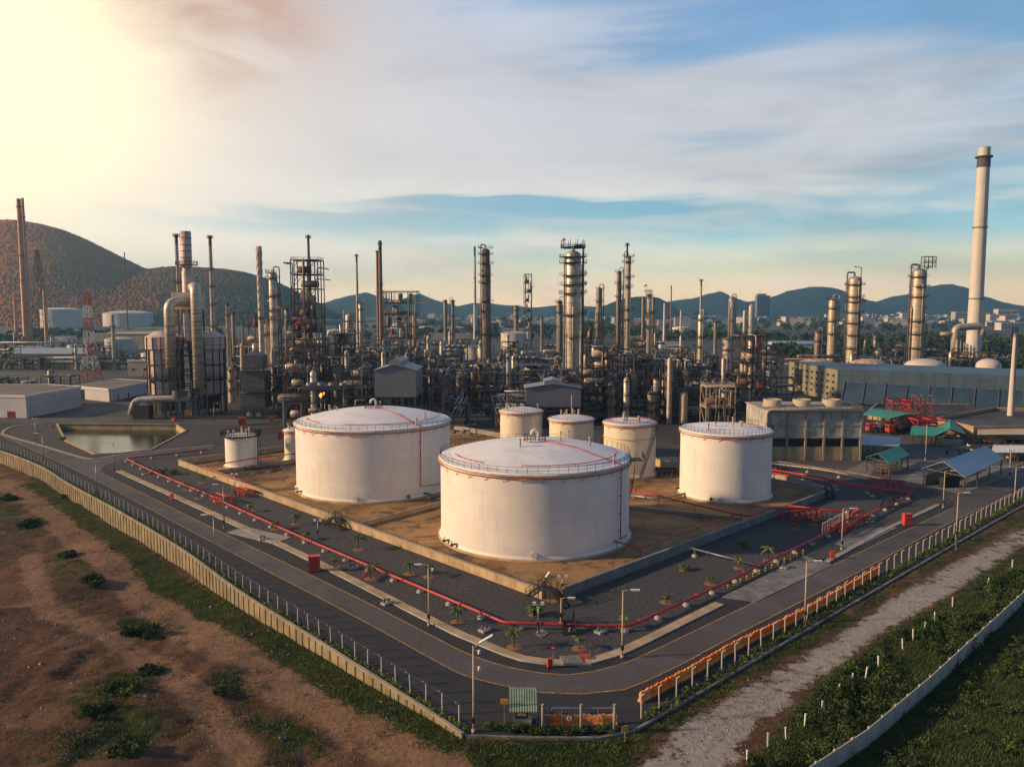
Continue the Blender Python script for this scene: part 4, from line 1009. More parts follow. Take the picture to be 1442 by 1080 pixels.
lamp(790, 879, 842, 20, 'short lamp post at the foot of the front dike corner')
lamp(303, 797, 725, -18, 'street lamp on the left road with arm to the left', m='pipe_grey')
lamp(316, 744, 682, -15, 'street lamp beside the red valve station on the left', m='pipe_grey')
lamp(137, 701, 650, 12, 'street lamp on the fence line near the road junction', 'tilt', m='pipe_grey')
lamp(162, 668, 624, -15, 'street lamp at the left tip of the gravel yard', m='pipe_grey')
lamp(62, 654, 610, -12, 'street lamp on the fence line at the far left', m='pipe_grey')
lamp(51, 625, 590, 5, 'thin lamp post on the kerb of the pond peninsula', 'flood', m='pipe_grey')
lamp(966, 694, 684, 8, 'short lamp at the foot of the right tank', 'tilt')
lamp(766, 832, 815, 8, 'short tilted lamp inside the dike at its front corner', 'tilt')
lamp(792, 836, 812, 0, 'loudspeaker pole inside the dike at its front corner', 'flood', group=None)
lamp(758, 892, 850, 0, 'thin camera pole in the gravel beside the palm', 'flood', m='pipe_grey', group=None)
lamp(448, 758, 733, 0, 'thin sensor pole outside the left dike wall', 'flood', m='pipe_grey', group=None)
lamp(331, 700, 668, 0, 'thin sensor pole above the left valve rack', 'flood', m='pipe_grey', group=None)
lamp(1222, 640, 600, 12, 'street lamp in front of the green roofed shelters', 'arm')
lamp(1303, 648, 598, 12, 'street lamp on the service road left of the white shelter', 'arm')
lamp(302, 598, 568, 7, 'lamp post on the back road before the furnaces', 'arm', m='pipe_grey')
lamp(403, 596, 575, 6, 'lamp post on the back road below the open steel tower', 'tilt', m='pipe_grey')
lamp(633, 600, 560, 6, 'lamp post between the two big tanks and the pipe rack', 'tilt', m='pipe_grey')
# ------------------------------------------------------------------ palms and saplings in the gravel
def palm(px, yb, hpx, label, big=False, bright=False):
    p = P(px, yb); s = hpx/PPX(p.y)*random.uniform(.62, .88); t = thing('palm_tree', label, 'palm', p, random.random()*6, group='young palms in the gravel yard')
    rnd = random.Random(px*7+yb); th = s*(.35 if big else .62)
    mb = MB(); mb.cyl((rnd.uniform(-.12, .12), rnd.uniform(-.12, .12), 0), (0, 0, th), .22 if big else .09, .16 if big else .06, 8); mb.obj('trunk', 'trunk', t)
    mb = MB(); n = rnd.randint(20, 28) if big else rnd.randint(6, 12)
    for i in range(n):
        a = 2*pi*i/n+rnd.uniform(-.2, .2); L = (s*.5 if big else s*.42)*rnd.uniform(.8, 1.15); up = rnd.uniform(.25, 1.25); pr = None
        for k in range(6):
            u = k/5; r = L*u; z = th+L*(up*u-1.0*u*u)*.9; c = Vector((r*cos(a), r*sin(a), z)); wd = (.34 if big else .26)*sin(pi*min(.97, .25+u*.75))+.02; nn = Vector((-sin(a), cos(a), 0))*wd
            if pr is not None: 
                mb.add([tuple(pr[0]-pr[1]-Vector((0, 0, .12))), tuple(pr[0]), tuple(c), tuple(c-nn-Vector((0, 0, .12)))], [(0, 1, 2, 3)]); mb.add([tuple(pr[0]), tuple(pr[0]+pr[1]-Vector((0, 0, .12))), tuple(c+nn-Vector((0, 0, .12))), tuple(c)], [(0, 1, 2, 3)])
            pr = (c, nn)
    mb.obj('crown', 'leaf_bright' if bright else 'leaf_mid', t)
    mb = MB(); mb.lathe([(.95, .02), (.7, .07), (0, .1)], 12); mb.obj('soil_ring', 'soil', t)
palm(754, 866, 30, 'bushy palm beside the front dike corner', True); palm(816, 913, 36, 'bright green palm right of the steps', False, True)
palm(724, 911, 48, 'tall thin palm at the bend of the red pipe'); palm(644, 876, 46, 'thin palm beyond the red pipe left of the bend')
palm(964, 803, 28, 'dark bushy palm below the grey dike wall', True); palm(1046, 769, 24, 'dark bushy palm near the right dike wall', True)
palm(1082, 790, 40, 'bright topped palm near the long grey pipe', False, True); palm(1040, 800, 30, 'small bright palm beside the long grey pipe', False, True)
palm(1000, 822, 24, 'small dark palm behind the right fire main'); palm(938, 848, 20, 'low green seedling palm in the right gravel')
palm(880, 884, 30, 'palm behind the street lamp on the road bend', False, True)
palm(577, 808, 30, 'palm by the fire main left of centre'); palm(522, 815, 38, 'thin palm next to the drain'); palm(505, 774, 36, 'thin palm below the left dike wall steps')
palm(416, 738, 30, 'thin palm below the wide left tank'); palm(604, 812, 34, 'dark palm behind the tall street lamp'); palm(471, 800, 22, 'small palm beside the pipe footings on the left', False, True)
palm(431, 760, 22, 'slim bare palm near the left fire main'); palm(388, 745, 22, 'small palm behind the left fire main'); palm(352, 720, 20, 'small bright palm at the left valve rack', False, True)
palm(263, 690, 22, 'bright palm by the pipe at the left', False, True); palm(243, 668, 18, 'round dark palm in the left gravel', True); palm(285, 680, 20, 'dark bushy palm below the left dike end')
palm(280, 702, 18, 'small dark palm outside the fire main on the left'); palm(1121, 745, 16, 'bright seedling palm under the long valve station', False, True); palm(1147, 738, 14, 'bright seedling palm beside the dike end', False, True)
palm(1241, 690, 16, 'bright palm under the red valve tower', False, True); palm(1212, 725, 18, 'slim palm behind the right valves'); palm(54, 615, 16, 'palm at the tip of the pond peninsula'); palm(88, 620, 14, 'palm beside the pond edge', True); palm(75, 606, 14, 'palm at the back corner of the pond')
# ------------------------------------------------------------------ boxes, signs, bollards
def firebox(px, yb, wpx, hpx, label, m='redbox'):
    p = P(px, yb); k = PPX(p.y); wd, h = wpx/k, hpx/k; t = thing('fire_box', label, 'fire box', p, random.uniform(-.3, .3))
    mb = MB(); mb.box((0, 0, .12), (wd, wd*.7, h-.12), z0=True); mb.obj('body', m, t); mb = MB(); mb.box((0, 0, h), (wd*1.12, wd*.82, .07), z0=True); mb.obj('lid', m, t)
    mb = MB(); mb.box((0, -wd*.36, .3), (wd*.75, .04, h*.6), z0=True); mb.obj('door', 'red_worn', t); mb = MB()
    for s in (-.4, .4): mb.box((s*wd, 0, 0), (.1, wd*.6, .12), z0=True)
    mb.obj('foot', 'steel', t)
firebox(443, 804, 15, 22, 'large orange red fire box on the left drain'); firebox(1277, 740, 11, 17, 'tall red fire box on the right drain'); firebox(1172, 787, 6, 11, 'small orange red box beside the right lamp')
firebox(774, 940, 7, 13, 'small red box beside the no entry sign at the bend'); firebox(242, 704, 4, 9, 'small red box on the left drain'); firebox(341, 598, 9, 10, 'red box on the back road behind the small tank'); firebox(382, 594, 4, 6, 'small red box on the back road below the steel tower')
firebox(395, 618, 7, 11, 'red box between the small tanks at the left'); firebox(245, 593, 6, 4, 'low red box below the furnaces'); firebox(823, 927, 12, 4, 'red hose reel on the drain at the bend'); firebox(1268, 605, 5, 8, 'red box in front of the green roofed shelter')
def sign(px, yb, ytop, label, face):
    p = P(px, yb); H = HZ(ytop, p.y); t = thing('sign', label, 'sign', p)
    mb = MB(); mb.beam((0, 0, 0), (0, 0, H), .07); mb.obj('post', 'pipe_cream', t); face(t, H)
def f_noentry(t, H):
    mb = MB(); mb.cyl((0, -.06, H-.3), (0, -.09, H-.3), .30, n=20); mb.obj('sign_face', 'red', t); mb = MB(); mb.box((0, -.11, H-.3), (.38, .02, .1)); mb.obj('sign_bar', 'white', t)
def f_yellow(t, H):
    mb = MB(); mb.box((0, -.06, H-.3), (.66, .04, .55), rz=.4); mb.obj('sign_face', 'yellow', t)
def f_orange(t, H):
    mb = MB(); mb.box((0, -.06, H-.2), (.72, .05, .5)); mb.obj('sign_face', 'orange_pale', t); mb = MB(); mb.box((.15, -.1, H-.15), (.25, .02, .12)); mb.box((-.15, -.1, H-.28), (.2, .02, .1)); mb.obj('sign_patch', 'yellow', t)
sign(779, 938, 908, 'small round red no entry sign at the inner kerb of the bend', f_noentry); sign(831, 938, 916, 'bare marker post beside the concrete slab at the bend', lambda t, H: None)
sign(880, 1044, 1021, 'yellow sign outside the corner of the fence', f_yellow); sign(710, 1026, 984, 'orange warning sign left of the guard booth', f_orange); sign(1346, 774, 760, 'small yellow sign outside the right fence', f_yellow)
slab('drain_cover', [(794,937),(788,926),(817,924),(822,936)], .1, .12)
slab('lamp_base', [(754,893),(763,885),(773,892),(762,899)], .0, .08)
b0 = None
for i in range(13):
    u = i/12; p = P(1025+u*106, 832-u*50)
    if b0 is None:
        b0 = thing('bollard', 'black and yellow striped bollard beside the concrete apron', 'bollard', p, group='striped bollards along the apron'); mb = MB()
        for k in range(5): mb.cyl((0, 0, k*.18), (0, 0, k*.18+.18), .11, n=10, mi=k % 2)
        mb.obj('post', ['yellow', 'black'], b0); mb = MB(); mb.lathe([(.11, .9), (.08, .97), (0, 1.0)], 10); mb.obj('cap', 'yellow', b0)
    else: dup(b0, p)
# orange water barriers
br = None
def barrier_mesh(m):
    mb = MB(); prof = [(-.30, 0), (-.30, .2), (-.18, .36), (-.14, 1.0), (.14, 1.0), (.18, .36), (.30, .2), (.30, 0)]; L = .80; n = 8
    vs = [(-L, y, z) for y, z in prof]+[(L, y, z) for y, z in prof]
    mb.add(vs, [tuple(range(8)), tuple(range(8, 16))[::-1]]+[(i, (i+1) % 8, (i+1) % 8+8, i+8)[::-1] for i in range(8)])
    mb.box((-.5, 0, 1.0), (.3, .16, .12), z0=True); mb.box((.5, 0, 1.0), (.3, .16, .12), z0=True)
    for s in (-.4, .4): mb.box((s, -.16, .62), (.16, .06, .3)); mb.box((s, .16, .62), (.16, .06, .3))
    return mb
bm_ = {}
for m in ('orange', 'orange_pale', 'yellow_o'):
    if m == 'yellow_o': mat(m, (.82, .32, .03), .5, var=.2)
    t = thing('barrier', 'x', 'barrier', (0, 0, 0), group='orange plastic barriers'); barrier_mesh(m).obj('body', m, t); mb = MB(); mb.cyl((.1, 0, 1.0), (.1, 0, 1.06), .07, n=8); mb.obj('filler_cap', m, t); bm_[m] = [t, False]
LB = {'orange': 'deep orange plastic water barrier', 'orange_pale': 'faded orange plastic water barrier', 'yellow_o': 'yellow orange plastic water barrier'}
bl = smooth_line(G([(908,985),(970,952),(1040,912),(1130,868),(1238,806)]), 2)
rb = random.Random(5)
def put_barrier(p, a, where):
    m = rb.choice(['orange', 'orange', 'orange_pale', 'yellow_o']); s = bm_[m]
    if not s[1]: s[1] = True; t = s[0]; t.location = p; t.rotation_euler.z = a; t['label'] = LB[m]+' '+where
    else: dup(s[0], p, a, LB[m]+' '+where)
for p, d in walk(bl, 1.62): put_barrier(p, atan2(d.y, d.x)+rb.uniform(-.12, .12), 'inside the right fence')
for i in range(5): put_barrier(P(775+i*20.5, 1021 - (1 if i > 3 else 0)), rb.uniform(-.1, .1), 'behind the gate')
# gate
t = thing('gate', 'two leaf pipe gate with wire mesh between round posts', 'gate', P(764, 1031)); o_ = P(764, 1031)
for px in (764, 818, 865):
    p = P(px, 1032)-o_; mb = MB(); mb.cyl(p, p+Vector((0, 0, 2.75)), .13, n=10); mb.cyl(p+Vector((0, 0, 2.75)), p+Vector((0, 0, 2.85)), .17, n=10); mb.obj('post', 'concrete', t)
for a_, c_ in ((764, 818), (818, 865)):
    p, q = P(a_+2, 1032)-o_, P(c_-2, 1032)-o_; mb = MB()
    for z in (.25, 2.5): mb.beam(p+Vector((0, 0, z)), q+Vector((0, 0, z)), .07)
    for u in (0, .5, 1): mb.beam(p.lerp(q, u)+Vector((0, 0, .25)), p.lerp(q, u)+Vector((0, 0, 2.5)), .06)
    for u in range(1, 16): mb.beam(p.lerp(q, u/16)+Vector((0, 0, .25)), p.lerp(q, u/16)+Vector((0, 0, 2.5)), .012)
    mb.obj('gate_leaf', 'blue_roof', t)
pc = P(801, 1032)-o_
mb = MB(); mb.cyl(pc+Vector((0, -.1, 1.55)), pc+Vector((0, -.13, 1.55)), .36, n=24); sg = mb.obj('round_sign', 'red', t)
mb = MB(); mb.cyl(pc+Vector((0, -.131, 1.55)), pc+Vector((0, -.14, 1.55)), .27, n=24); mb.obj('sign_face', 'white', t)
mb = MB(); mb.cyl(pc+Vector((0, -.145, 1.63)), pc+Vector((0, -.15, 1.63)), .06, n=10); mb.box(tuple(pc+Vector((0, -.148, 1.48))), (.09, .01, .2)); mb.obj('sign_symbol', 'black', t)
for px, q in ((865, 850), (657, 640), (668, 688)):
    pass
# guard booth
p0 = P(736, 1027); t = thing('guard_booth', 'small cream guard booth with green and white striped roof', 'booth', p0)
mb = MB(); mb.box((0, .9, 0), (1.8, 1.8, 2.2), z0=True); mb.obj('wall', 'cream_wall', t)
mb = MB(); mb.box((-.1, -.03, 1.15), (1.15, .06, .95), z0=True); win = mb.obj('window', 'glass', t)
mb = MB(); mb.box((-.1, -.07, 1.4), (.95, .03, .62), z0=True); mb.obj('poster', 'cityblue', t); mb = MB()
for k, (a_, h_) in enumerate([(-.42, .18), (-.26, .3), (-.1, .22), (.08, .34), (.24, .2)]): mb.box((a_-.0, -.10, 1.42), (.12, .02, h_), z0=True)
mb.obj('poster_print', 'orange_pale', t)
mb = MB(); mb.box((.78, -.02, .1), (.12, .1, 2.1), z0=True); mb.obj('door_post', 'concrete', t)
mb = MB(); n = 22
for i in range(n):
    x0 = -1.35+2.7*i/n; x1 = -1.35+2.7*(i+1)/n; zz = .02 if i % 2 else 0
    mb.add([(x0, -.7, 2.15+zz), (x1, -.7, 2.15+zz), (x1, 2.3, 3.05+zz), (x0, 2.3, 3.05+zz), (x0, -.7, 2.1), (x1, -.7, 2.1), (x1, 2.3, 3.0), (x0, 2.3, 3.0)], [(0, 1, 2, 3), (7, 6, 5, 4), (0, 4, 5, 1), (2, 6, 7, 3), (1, 5, 6, 2), (3, 7, 4, 0)], i % 2)
mat('green_stripe', (.05, .16, .07), .6); mat('pale_stripe', (.30, .36, .26), .6)
mb.obj('roof', ['green_stripe', 'pale_stripe'], t)
# motorcycles
def moto(label, loc, a, m, group=None):
    t = thing('motorcycle', label, 'motorcycle', loc, a, group)
    for x in (-.62, .62): mb = MB(); mb.tube([(x+.27*cos(2*pi*i/14), 0, .3+.27*sin(2*pi*i/14)) for i in range(14)], .055, 6, closed=True); mb.cyl((x, -.06, .3), (x, .06, .3), .07); mb.obj('wheel', 'tyre', t)
    mb = MB(); mb.tube([(-.62, 0, .34), (-.45, 0, .62), (-.05, 0, .60), (.08, 0, .36), (.34, 0, .48), (.47, 0, .88)], [.08, .13, .14, .12, .15, .08], 8); mb.beam((.47, 0, .88), (.62, 0, .3), .09); mb.obj('body', m, t)
    mb = MB(); mb.box((-.28, 0, .76), (.7, .24, .1)); mb.obj('seat', 'black', t)
    mb = MB(); mb.beam((.42, -.33, 1.0), (.42, .33, 1.0), .05); mb.cyl((.5, 0, .85), (.58, 0, .83), .1); mb.cyl((.4, .33, 1.0), (.36, .38, 1.2), .05); mb.obj('handlebar', 'steel', t)
    return t
moto('dark motorcycle parked behind the gate beside the booth', P(777, 1012), 1.4, 'bluepaint'); moto('black motorcycle parked just left of the other by the booth', P(766, 1010), 1.7, 'black')
p = P(770, 1026); t = thing('tarpaulin', 'dark blue tarpaulin draped on a rail at the left gate post', 'tarpaulin', P(756, 1029)); mb = MB()
for i in range(9):
    a = i/8; mb.beam((a*1.1, .12*sin(i*1.9), .15), (a*1.1, .05*sin(i*2.3), 1.5), .16, .05)
mb.obj('cloth', 'bluepaint', t); mb = MB(); mb.beam((0, 0, 1.5), (1.2, 0, 1.5), .05); mb.beam((0, 0, 0), (0, 0, 1.5), .06); mb.beam((1.2, 0, 0), (1.2, 0, 1.5), .06); mb.obj('rail', 'steel', t)
# pump skids and pads on the gravel
for i, (px, py, lab) in enumerate([(370,760,'left of the fire box'),(545,850,'at the drain left of centre'),(1105,800,'by the striped bollards'),(497,800,'beside the short red branch pipe'),(205,668,'at the left corner of the yard'),(683,888,'below the red pipe bend'),(846,890,'right of the steps'),(1226,735,'on the right apron'),(610,712,'at the foot of the wide left tank'),(1046,703,'at the foot of the right tank')]):
    p = P(px, py); t = thing('pump_skid', 'small concrete plinth with valve handles '+lab, 'valve box', p, .78); mb = MB(); mb.box((0, 0, 0), (1.5, 1.0, .3), z0=True); mb.obj('plinth', 'concrete_pale', t)
    mb = MB(); mb.cyl((-.4, 0, .3), (-.4, 0, .8), .12); mb.cyl((.3, 0, .3), (.3, 0, .65), .16); mb.cyl((-.4, 0, .6), (.5, 0, .6), .08); mb.tube([(-.4+.2*cos(q*pi/5), .2*sin(q*pi/5), .85) for q in range(10)], .03, 5, closed=True); mb.obj('valve', 'steel_light', t)
# ------------------------------------------------------------------ process plant builders
LM = [(28,'the far left twin chimney'),(122,'the red white mast'),(261,'the wide banded chimney'),(364,'the spiral banded chimney'),(427,'the tall open tower'),(508,'the paired platformed columns'),(561,'the square vessel structure'),(627,'the twin brown columns'),(684,'the dark platformed column'),(743,'the slim framed tower'),(808,'the thick silver column'),(884,'the chimney topped column'),(912,'the gold lit column'),(987,'the needle topped column'),(1060,'the red box frame'),(1173,'the short brown column'),(1204,'the pipe loop column'),(1295,'the cage topped column'),(1372,'the tall white chimney')]
def near(px):
    l, nme = min(LM, key=lambda q: abs(q[0]-px)); d = px-l
    return ('by ' if abs(d) < 9 else 'left of ' if d < 0 else 'right of ')+nme
def base_at(px, ytop, yb):
    D = DY(yb); H = HZ(ytop, D); return Vector((LX(px, ytop, D), D, 0)), H, PPX(D, H*.5)
def stack(px, ytop, yb, wtop, wbot, m, label, cap='dark_cap', caph=14, rings=(), collar=True, name='chimney', strake=False, base=None):
    p, H, k = base_at(px, ytop, yb); r0, r1 = wbot/2/k, wtop/2/k; t = thing(name, label, 'chimney', p)
    D = p.y; zc_ = HZ(ytop+caph, D) if cap else H
    R_ = lambda z: r0+(r1-r0)*z/H
    mb = MB(); mb.lathe([(r0*1.15, 0), (r0*1.15, 1.2), (r0, 3), (R_(zc_), zc_)]+([] if cap else [(r1*.8, H), (r1*.8, H-2)]), 20); mb.obj('shaft', m, t)
    if cap: mb = MB(); mb.lathe([(R_(zc_)*1.01, zc_), (r1*1.02, H), (r1*.75, H), (r1*.75, H-3)], 20); mb.obj('cap', cap, t)
    ys = list(rings)
    for i, y in enumerate(ys):
        z = HZ(y, D); rr = R_(z); mb = MB(); mb.lathe([(rr, z-.15), (rr+.75, z-.1), (rr+.75, z+.1), (rr, z+.1)], 16); mb.rail([((rr+.7)*cos(2*pi*j/10), (rr+.7)*sin(2*pi*j/10), z) for j in range(10)], 1.0, 1.6, .045, closed=True); mb.obj('gallery', 'dark_cap', t)
    if strake:
        mb = MB()
        for s in range(3):
            pr = None
            for i in range(40):
                a = i*.42+s*2.09; z = H*.55+H*.44*i/39; e = Vector((cos(a), sin(a), 0)); q = e*(r1*1.1)+Vector((0, 0, z))
                if pr is not None: mb.beam(pr, q, .12, .4)
                pr = q
        mb.obj('strake', m, t)
    mb = MB(); rr = r0
    for s in (-.25, .25): mb.beam((s, -rr-.3, 0), (s, -r1-.3, H-1), .1)
    for i in range(int(H/1.5)): z = i*1.5; mb.beam((-.25, -(rr+(r1-rr)*z/H)-.3, z), (.25, -(rr+(r1-rr)*z/H)-.3, z), .07)
    mb.obj('ladder', 'dark_cap', t)
    return t
def platform_mesh(r, z, a0, a1, wd=1.5, m='steel'):
    mb = MB(); k = 10; out = [(r+wd)*1.0]; pts = []
    mb.lathe([(r, z-.12), (r+wd, z-.12), (r+wd, z+.02), (r, z+.02)], k, arc=(a0, a1), smooth=False)
    mb.rail([((r+wd)*cos(a0+(a1-a0)*i/k), (r+wd)*sin(a0+(a1-a0)*i/k), z) for i in range(k+1)], 1.15, 1.6, .05)
    for i in (1, 5, 9): a = a0+(a1-a0)*i/k; mb.beam((r*cos(a), r*sin(a), z-1.4), ((r+wd)*cos(a), (r+wd)*sin(a), z-.15), .14)
    return mb
def column(px, ytop, yb, wpx, m, label, plats=(), name='distillation_column', pipe=None, cat='column', top='head', flag=False, taper=None, small=False, crown=False, wide=None):
    p, H, k = base_at(px, ytop, yb); D = p.y; r = wpx/2/k; t = thing(name, label, cat, p); rnd = random.Random(int(px*31+yb))
    rb = (taper/2/k) if taper else r
    mb = MB(); mb.lathe([(rb*1.12, 0), (rb, 5.0), (rb, 5.1)], 20); mb.obj('skirt', 'concrete', t)
    prof = [(rb, 5.1), (rb, H*.45), (r, H*.45+(1.5 if taper else 0.01)), (r, H-r*.6)]+[(r*cos(a), H-r*.6+r*.6*sin(a)) for a in (.4, .8, 1.2, 1.5)]
    mb = MB(); mb.lathe(prof, 24); mb.obj('shell', m, t)
    for i, y in enumerate(plats):
        z = HZ(y, D); a0 = rnd.uniform(0, 6.28) if not crown or i else 0; sp = rnd.uniform(2.6, 5.4) if (not crown or i) else 6.28
        if rnd.random() < .5: a0 = -pi/2-sp*rnd.uniform(.3, .7)
        platform_mesh(rb if z < H*.45 else r, z, a0, a0+sp, wide or max(1.2, min(2.0, r*.7))).obj('platform', 'steel', t)
    if small: return t
    mb = MB(); a = -pi/2+rnd.uniform(-.7, .7); e = Vector((cos(a), sin(a), 0)); n_ = Vector((-sin(a), cos(a), 0))*.3
    for s in (-1, 1): mb.beam(e*(r+.5)+n_*s+Vector((0, 0, 1)), e*(r+.5)+n_*s+Vector((0, 0, H)), .1)
    for i in range(int(H/1.2)): mb.beam(e*(r+.5)-n_+Vector((0, 0, 1+i*1.2)), e*(r+.5)+n_+Vector((0, 0, 1+i*1.2)), .06)
    mb.obj('ladder', 'steel', t)
    for q in range(2 if not pipe else 3):
        a = rnd.uniform(-2.9, -.2) if (q or not pipe) else (pi if pipe < 0 else 0.0); e = Vector((cos(a), sin(a), 0)); pr_ = (.12 if q else .16)*max(1.2, r*.9)
        ztop = H+ (2.2 if q == 0 else -rnd.uniform(2, H*.4)); mb = MB()
        pts = [e*(r*.1)+Vector((0, 0, H-.3)), e*(r*.1)+Vector((0, 0, ztop)), e*(r+1.0)+Vector((0, 0, ztop)), e*(r+1.0)+Vector((0, 0, 3))] if q == 0 else [e*(r-.1)+Vector((0, 0, ztop)), e*(r+.7)+Vector((0, 0, ztop)), e*(r+.7)+Vector((0, 0, 4))]
        mb.tube(arcpts(pts, 1.0), pr_, 10); mb.obj('overhead_pipe' if q == 0 else 'side_pipe', rnd.choice(['clad', 'pipe_grey', m]), t)
    mb = MB()
    for _ in range(4): a = rnd.uniform(0, 6.28); z = rnd.uniform(.3, .95)*H; e = Vector((cos(a), sin(a), 0)); mb.cyl(e*(r-.05)+Vector((0, 0, z)), e*(r+.6)+Vector((0, 0, z)), .35, n=10)
    mb.obj('nozzle', m, t)
    if crown:
        mb = MB()
        for i in range(10): a = 2*pi*i/10; mb.beam((r*1.5*cos(a), r*1.5*sin(a), H+1.2), (r*1.5*cos(a), r*1.5*sin(a), H+4.4), .22)
        mb.lathe([(r*.9, H+1.0), (r*1.6, H+1.0), (r*1.6, H+1.4), (r*.9, H+1.4)], 20); mb.rail([(r*1.55*cos(2*pi*i/12), r*1.55*sin(2*pi*i/12), H+1.4) for i in range(12)], 1.2, 1.5, .07, closed=True)
        mb.obj('crown_platform', 'steel', t)
    if flag:
        mb = MB(); mb.beam((-r, 0, H), (-r, 0, H+5), .14); mb.obj('windsock_pole', 'steel', t); mb = MB(); mb.tube([(-r, 0, H+4.9), (-r-.9, 0, H+4.6), (-r-1.6, 0, H+4.0)], [.45, .38, .25], 8); mb.obj('windsock', 'orange', t)
    return t
def frame_mesh(w_, d_, h, nx, ny, nf, th=.32, brace=True, rnd=random, x0=0, y0=0, top=True):
    mb = MB(); X = [x0-w_/2+w_*i/nx for i in range(nx+1)]; Y = [y0-d_/2+d_*i/ny for i in range(ny+1)]; Z = [h*(i+1)/nf for i in range(nf)]
    for x in X:
        for y in Y: mb.beam((x, y, 0), (x, y, h), th)
    for z in Z:
        for y in Y: mb.beam((X[0], y, z), (X[-1], y, z), th*.8, th)
        for x in X: mb.beam((x, Y[0], z), (x, Y[-1], z), th*.8, th)
    if brace:
        zz = [0]+Z
        for k in range(nf):
            i = rnd.randrange(nx)
            if rnd.random() < .7: mb.beam((X[i], Y[0], zz[k]), (X[i+1], Y[0], zz[k+1]), th*.5)
            if rnd.random() < .4: mb.beam((X[i+1], Y[0], zz[k]), (X[i], Y[0], zz[k+1]), th*.5)
            mb.beam((X[0], Y[0], zz[k]), (X[0], Y[-1], zz[k+1]), th*.5)
    return mb, X, Y, Z
def drum_mesh(L, r, axis='x'):
    mb = MB(); pts = []; rs = []
    for u, q in ((-1.0, .05), (-.99, .45), (-.95, .8), (-.88, 1), (.88, 1), (.95, .8), (.99, .45), (1.0, .05)): pts.append((L/2*u, 0, 0) if axis == 'x' else (0, L/2*u, 0)); rs.append(r*q)
    mb.tube(pts, rs, 14); return mb
def kit_structure(name, label, w_, d_, h, nf, m, seed, loc=(0, 0, 0), rz=0, cat='steel structure', nx=2, ny=1, rail=True, boxes=False, dense=0):
    rnd = random.Random(seed); t = thing(name, label, cat, loc, rz)
    mb, X, Y, Z = frame_mesh(w_, d_, h, nx, ny, nf, rnd=rnd); mb.obj('frame', m, t)
    for z in Z:
        if rnd.random() < .75:
            mb = MB(); mb.box((0, 0, z+.05), (w_*.96, d_*.96, .12)); o = mb.obj('deck', m, t)
            if rail: mb = MB(); mb.rail([(-w_/2, -d_/2, z), (w_/2, -d_/2, z), (w_/2, d_/2, z), (-w_/2, d_/2, z)], 1.1, 2.5, .05, closed=True); mb.obj('railing', m, t)
    zz = [0]+Z
    for k in range(nf):
        hh = zz[k+1]-zz[k] if k < nf else 4
        for q in range(rnd.randint(1, 2)+dense):
            x = rnd.uniform(-.36, .36)*w_; y = rnd.uniform(-.3, .1)*d_; c = rnd.choice(['clad', 'clad_dark', 'pipe_grey', 'clad_pink', 'pipe_rust', 'clad_silver'])
            if rnd.random() < .45: r = min(hh*.3, 1.3); drum_mesh(w_*rnd.uniform(.35, .7), r).obj('drum', c, t, (x*.4, y, zz[k]+r+.5))
            else:
                r = min(1.5, w_*.1); mb = MB(); mb.lathe([(.02, 0), (r*.8, .3), (r, .8), (r, hh*.75), (r*.8, hh*.75+.5), (.02, hh*.75+.7)], 14); mb.obj('vessel', c, t, (x, y, zz[k]+.3))
    for q in range(5+dense*3):
        x = rnd.uniform(-.5, .5)*w_; y = -d_/2-rnd.uniform(0, .6); z0 = rnd.choice(zz[:-1]); z1 = min(h, z0+h*rnd.uniform(.3, .8)); x2 = x+rnd.uniform(-.4, .4)*w_
        mb = MB(); mb.tube(arcpts([(x, y, z0), (x, y, z1), (x2, y, z1), (x2, d_/2, z1)], .6), rnd.uniform(.12, .32), 8); mb.obj('pipe', rnd.choice(['pipe_grey', 'clad', 'pipe_rust', 'pipe_cream']), t)
    if rnd.random() < .6:
        mb = MB(); s = 1; ys_ = -d_/2-.9; xc = w_*rnd.uniform(-.25, .25)
        for k in range(nf):
            x0_, x1_ = xc-s*1.9, xc+s*1.9; mb.beam((x0_, ys_, zz[k]), (x1_, ys_, zz[k+1]), .75, .08); mb.beam((x0_, ys_-.35, zz[k]+1), (x1_, ys_-.35, zz[k+1]+1), .05); mb.box((x1_, ys_, zz[k+1]), (1.1, .9, .08)); s = -s
        mb.obj('stair', m, t)
    if boxes:
        for z in (Z[1]*.6, Z[2]*1.02, Z[-2]): mb = MB(); mb.box((w_*rnd.uniform(-.1, .3), -d_/2-.3, z), (1.5, .8, 2.0), z0=True); mb.obj('red_box', 'redbox', t)
    return t
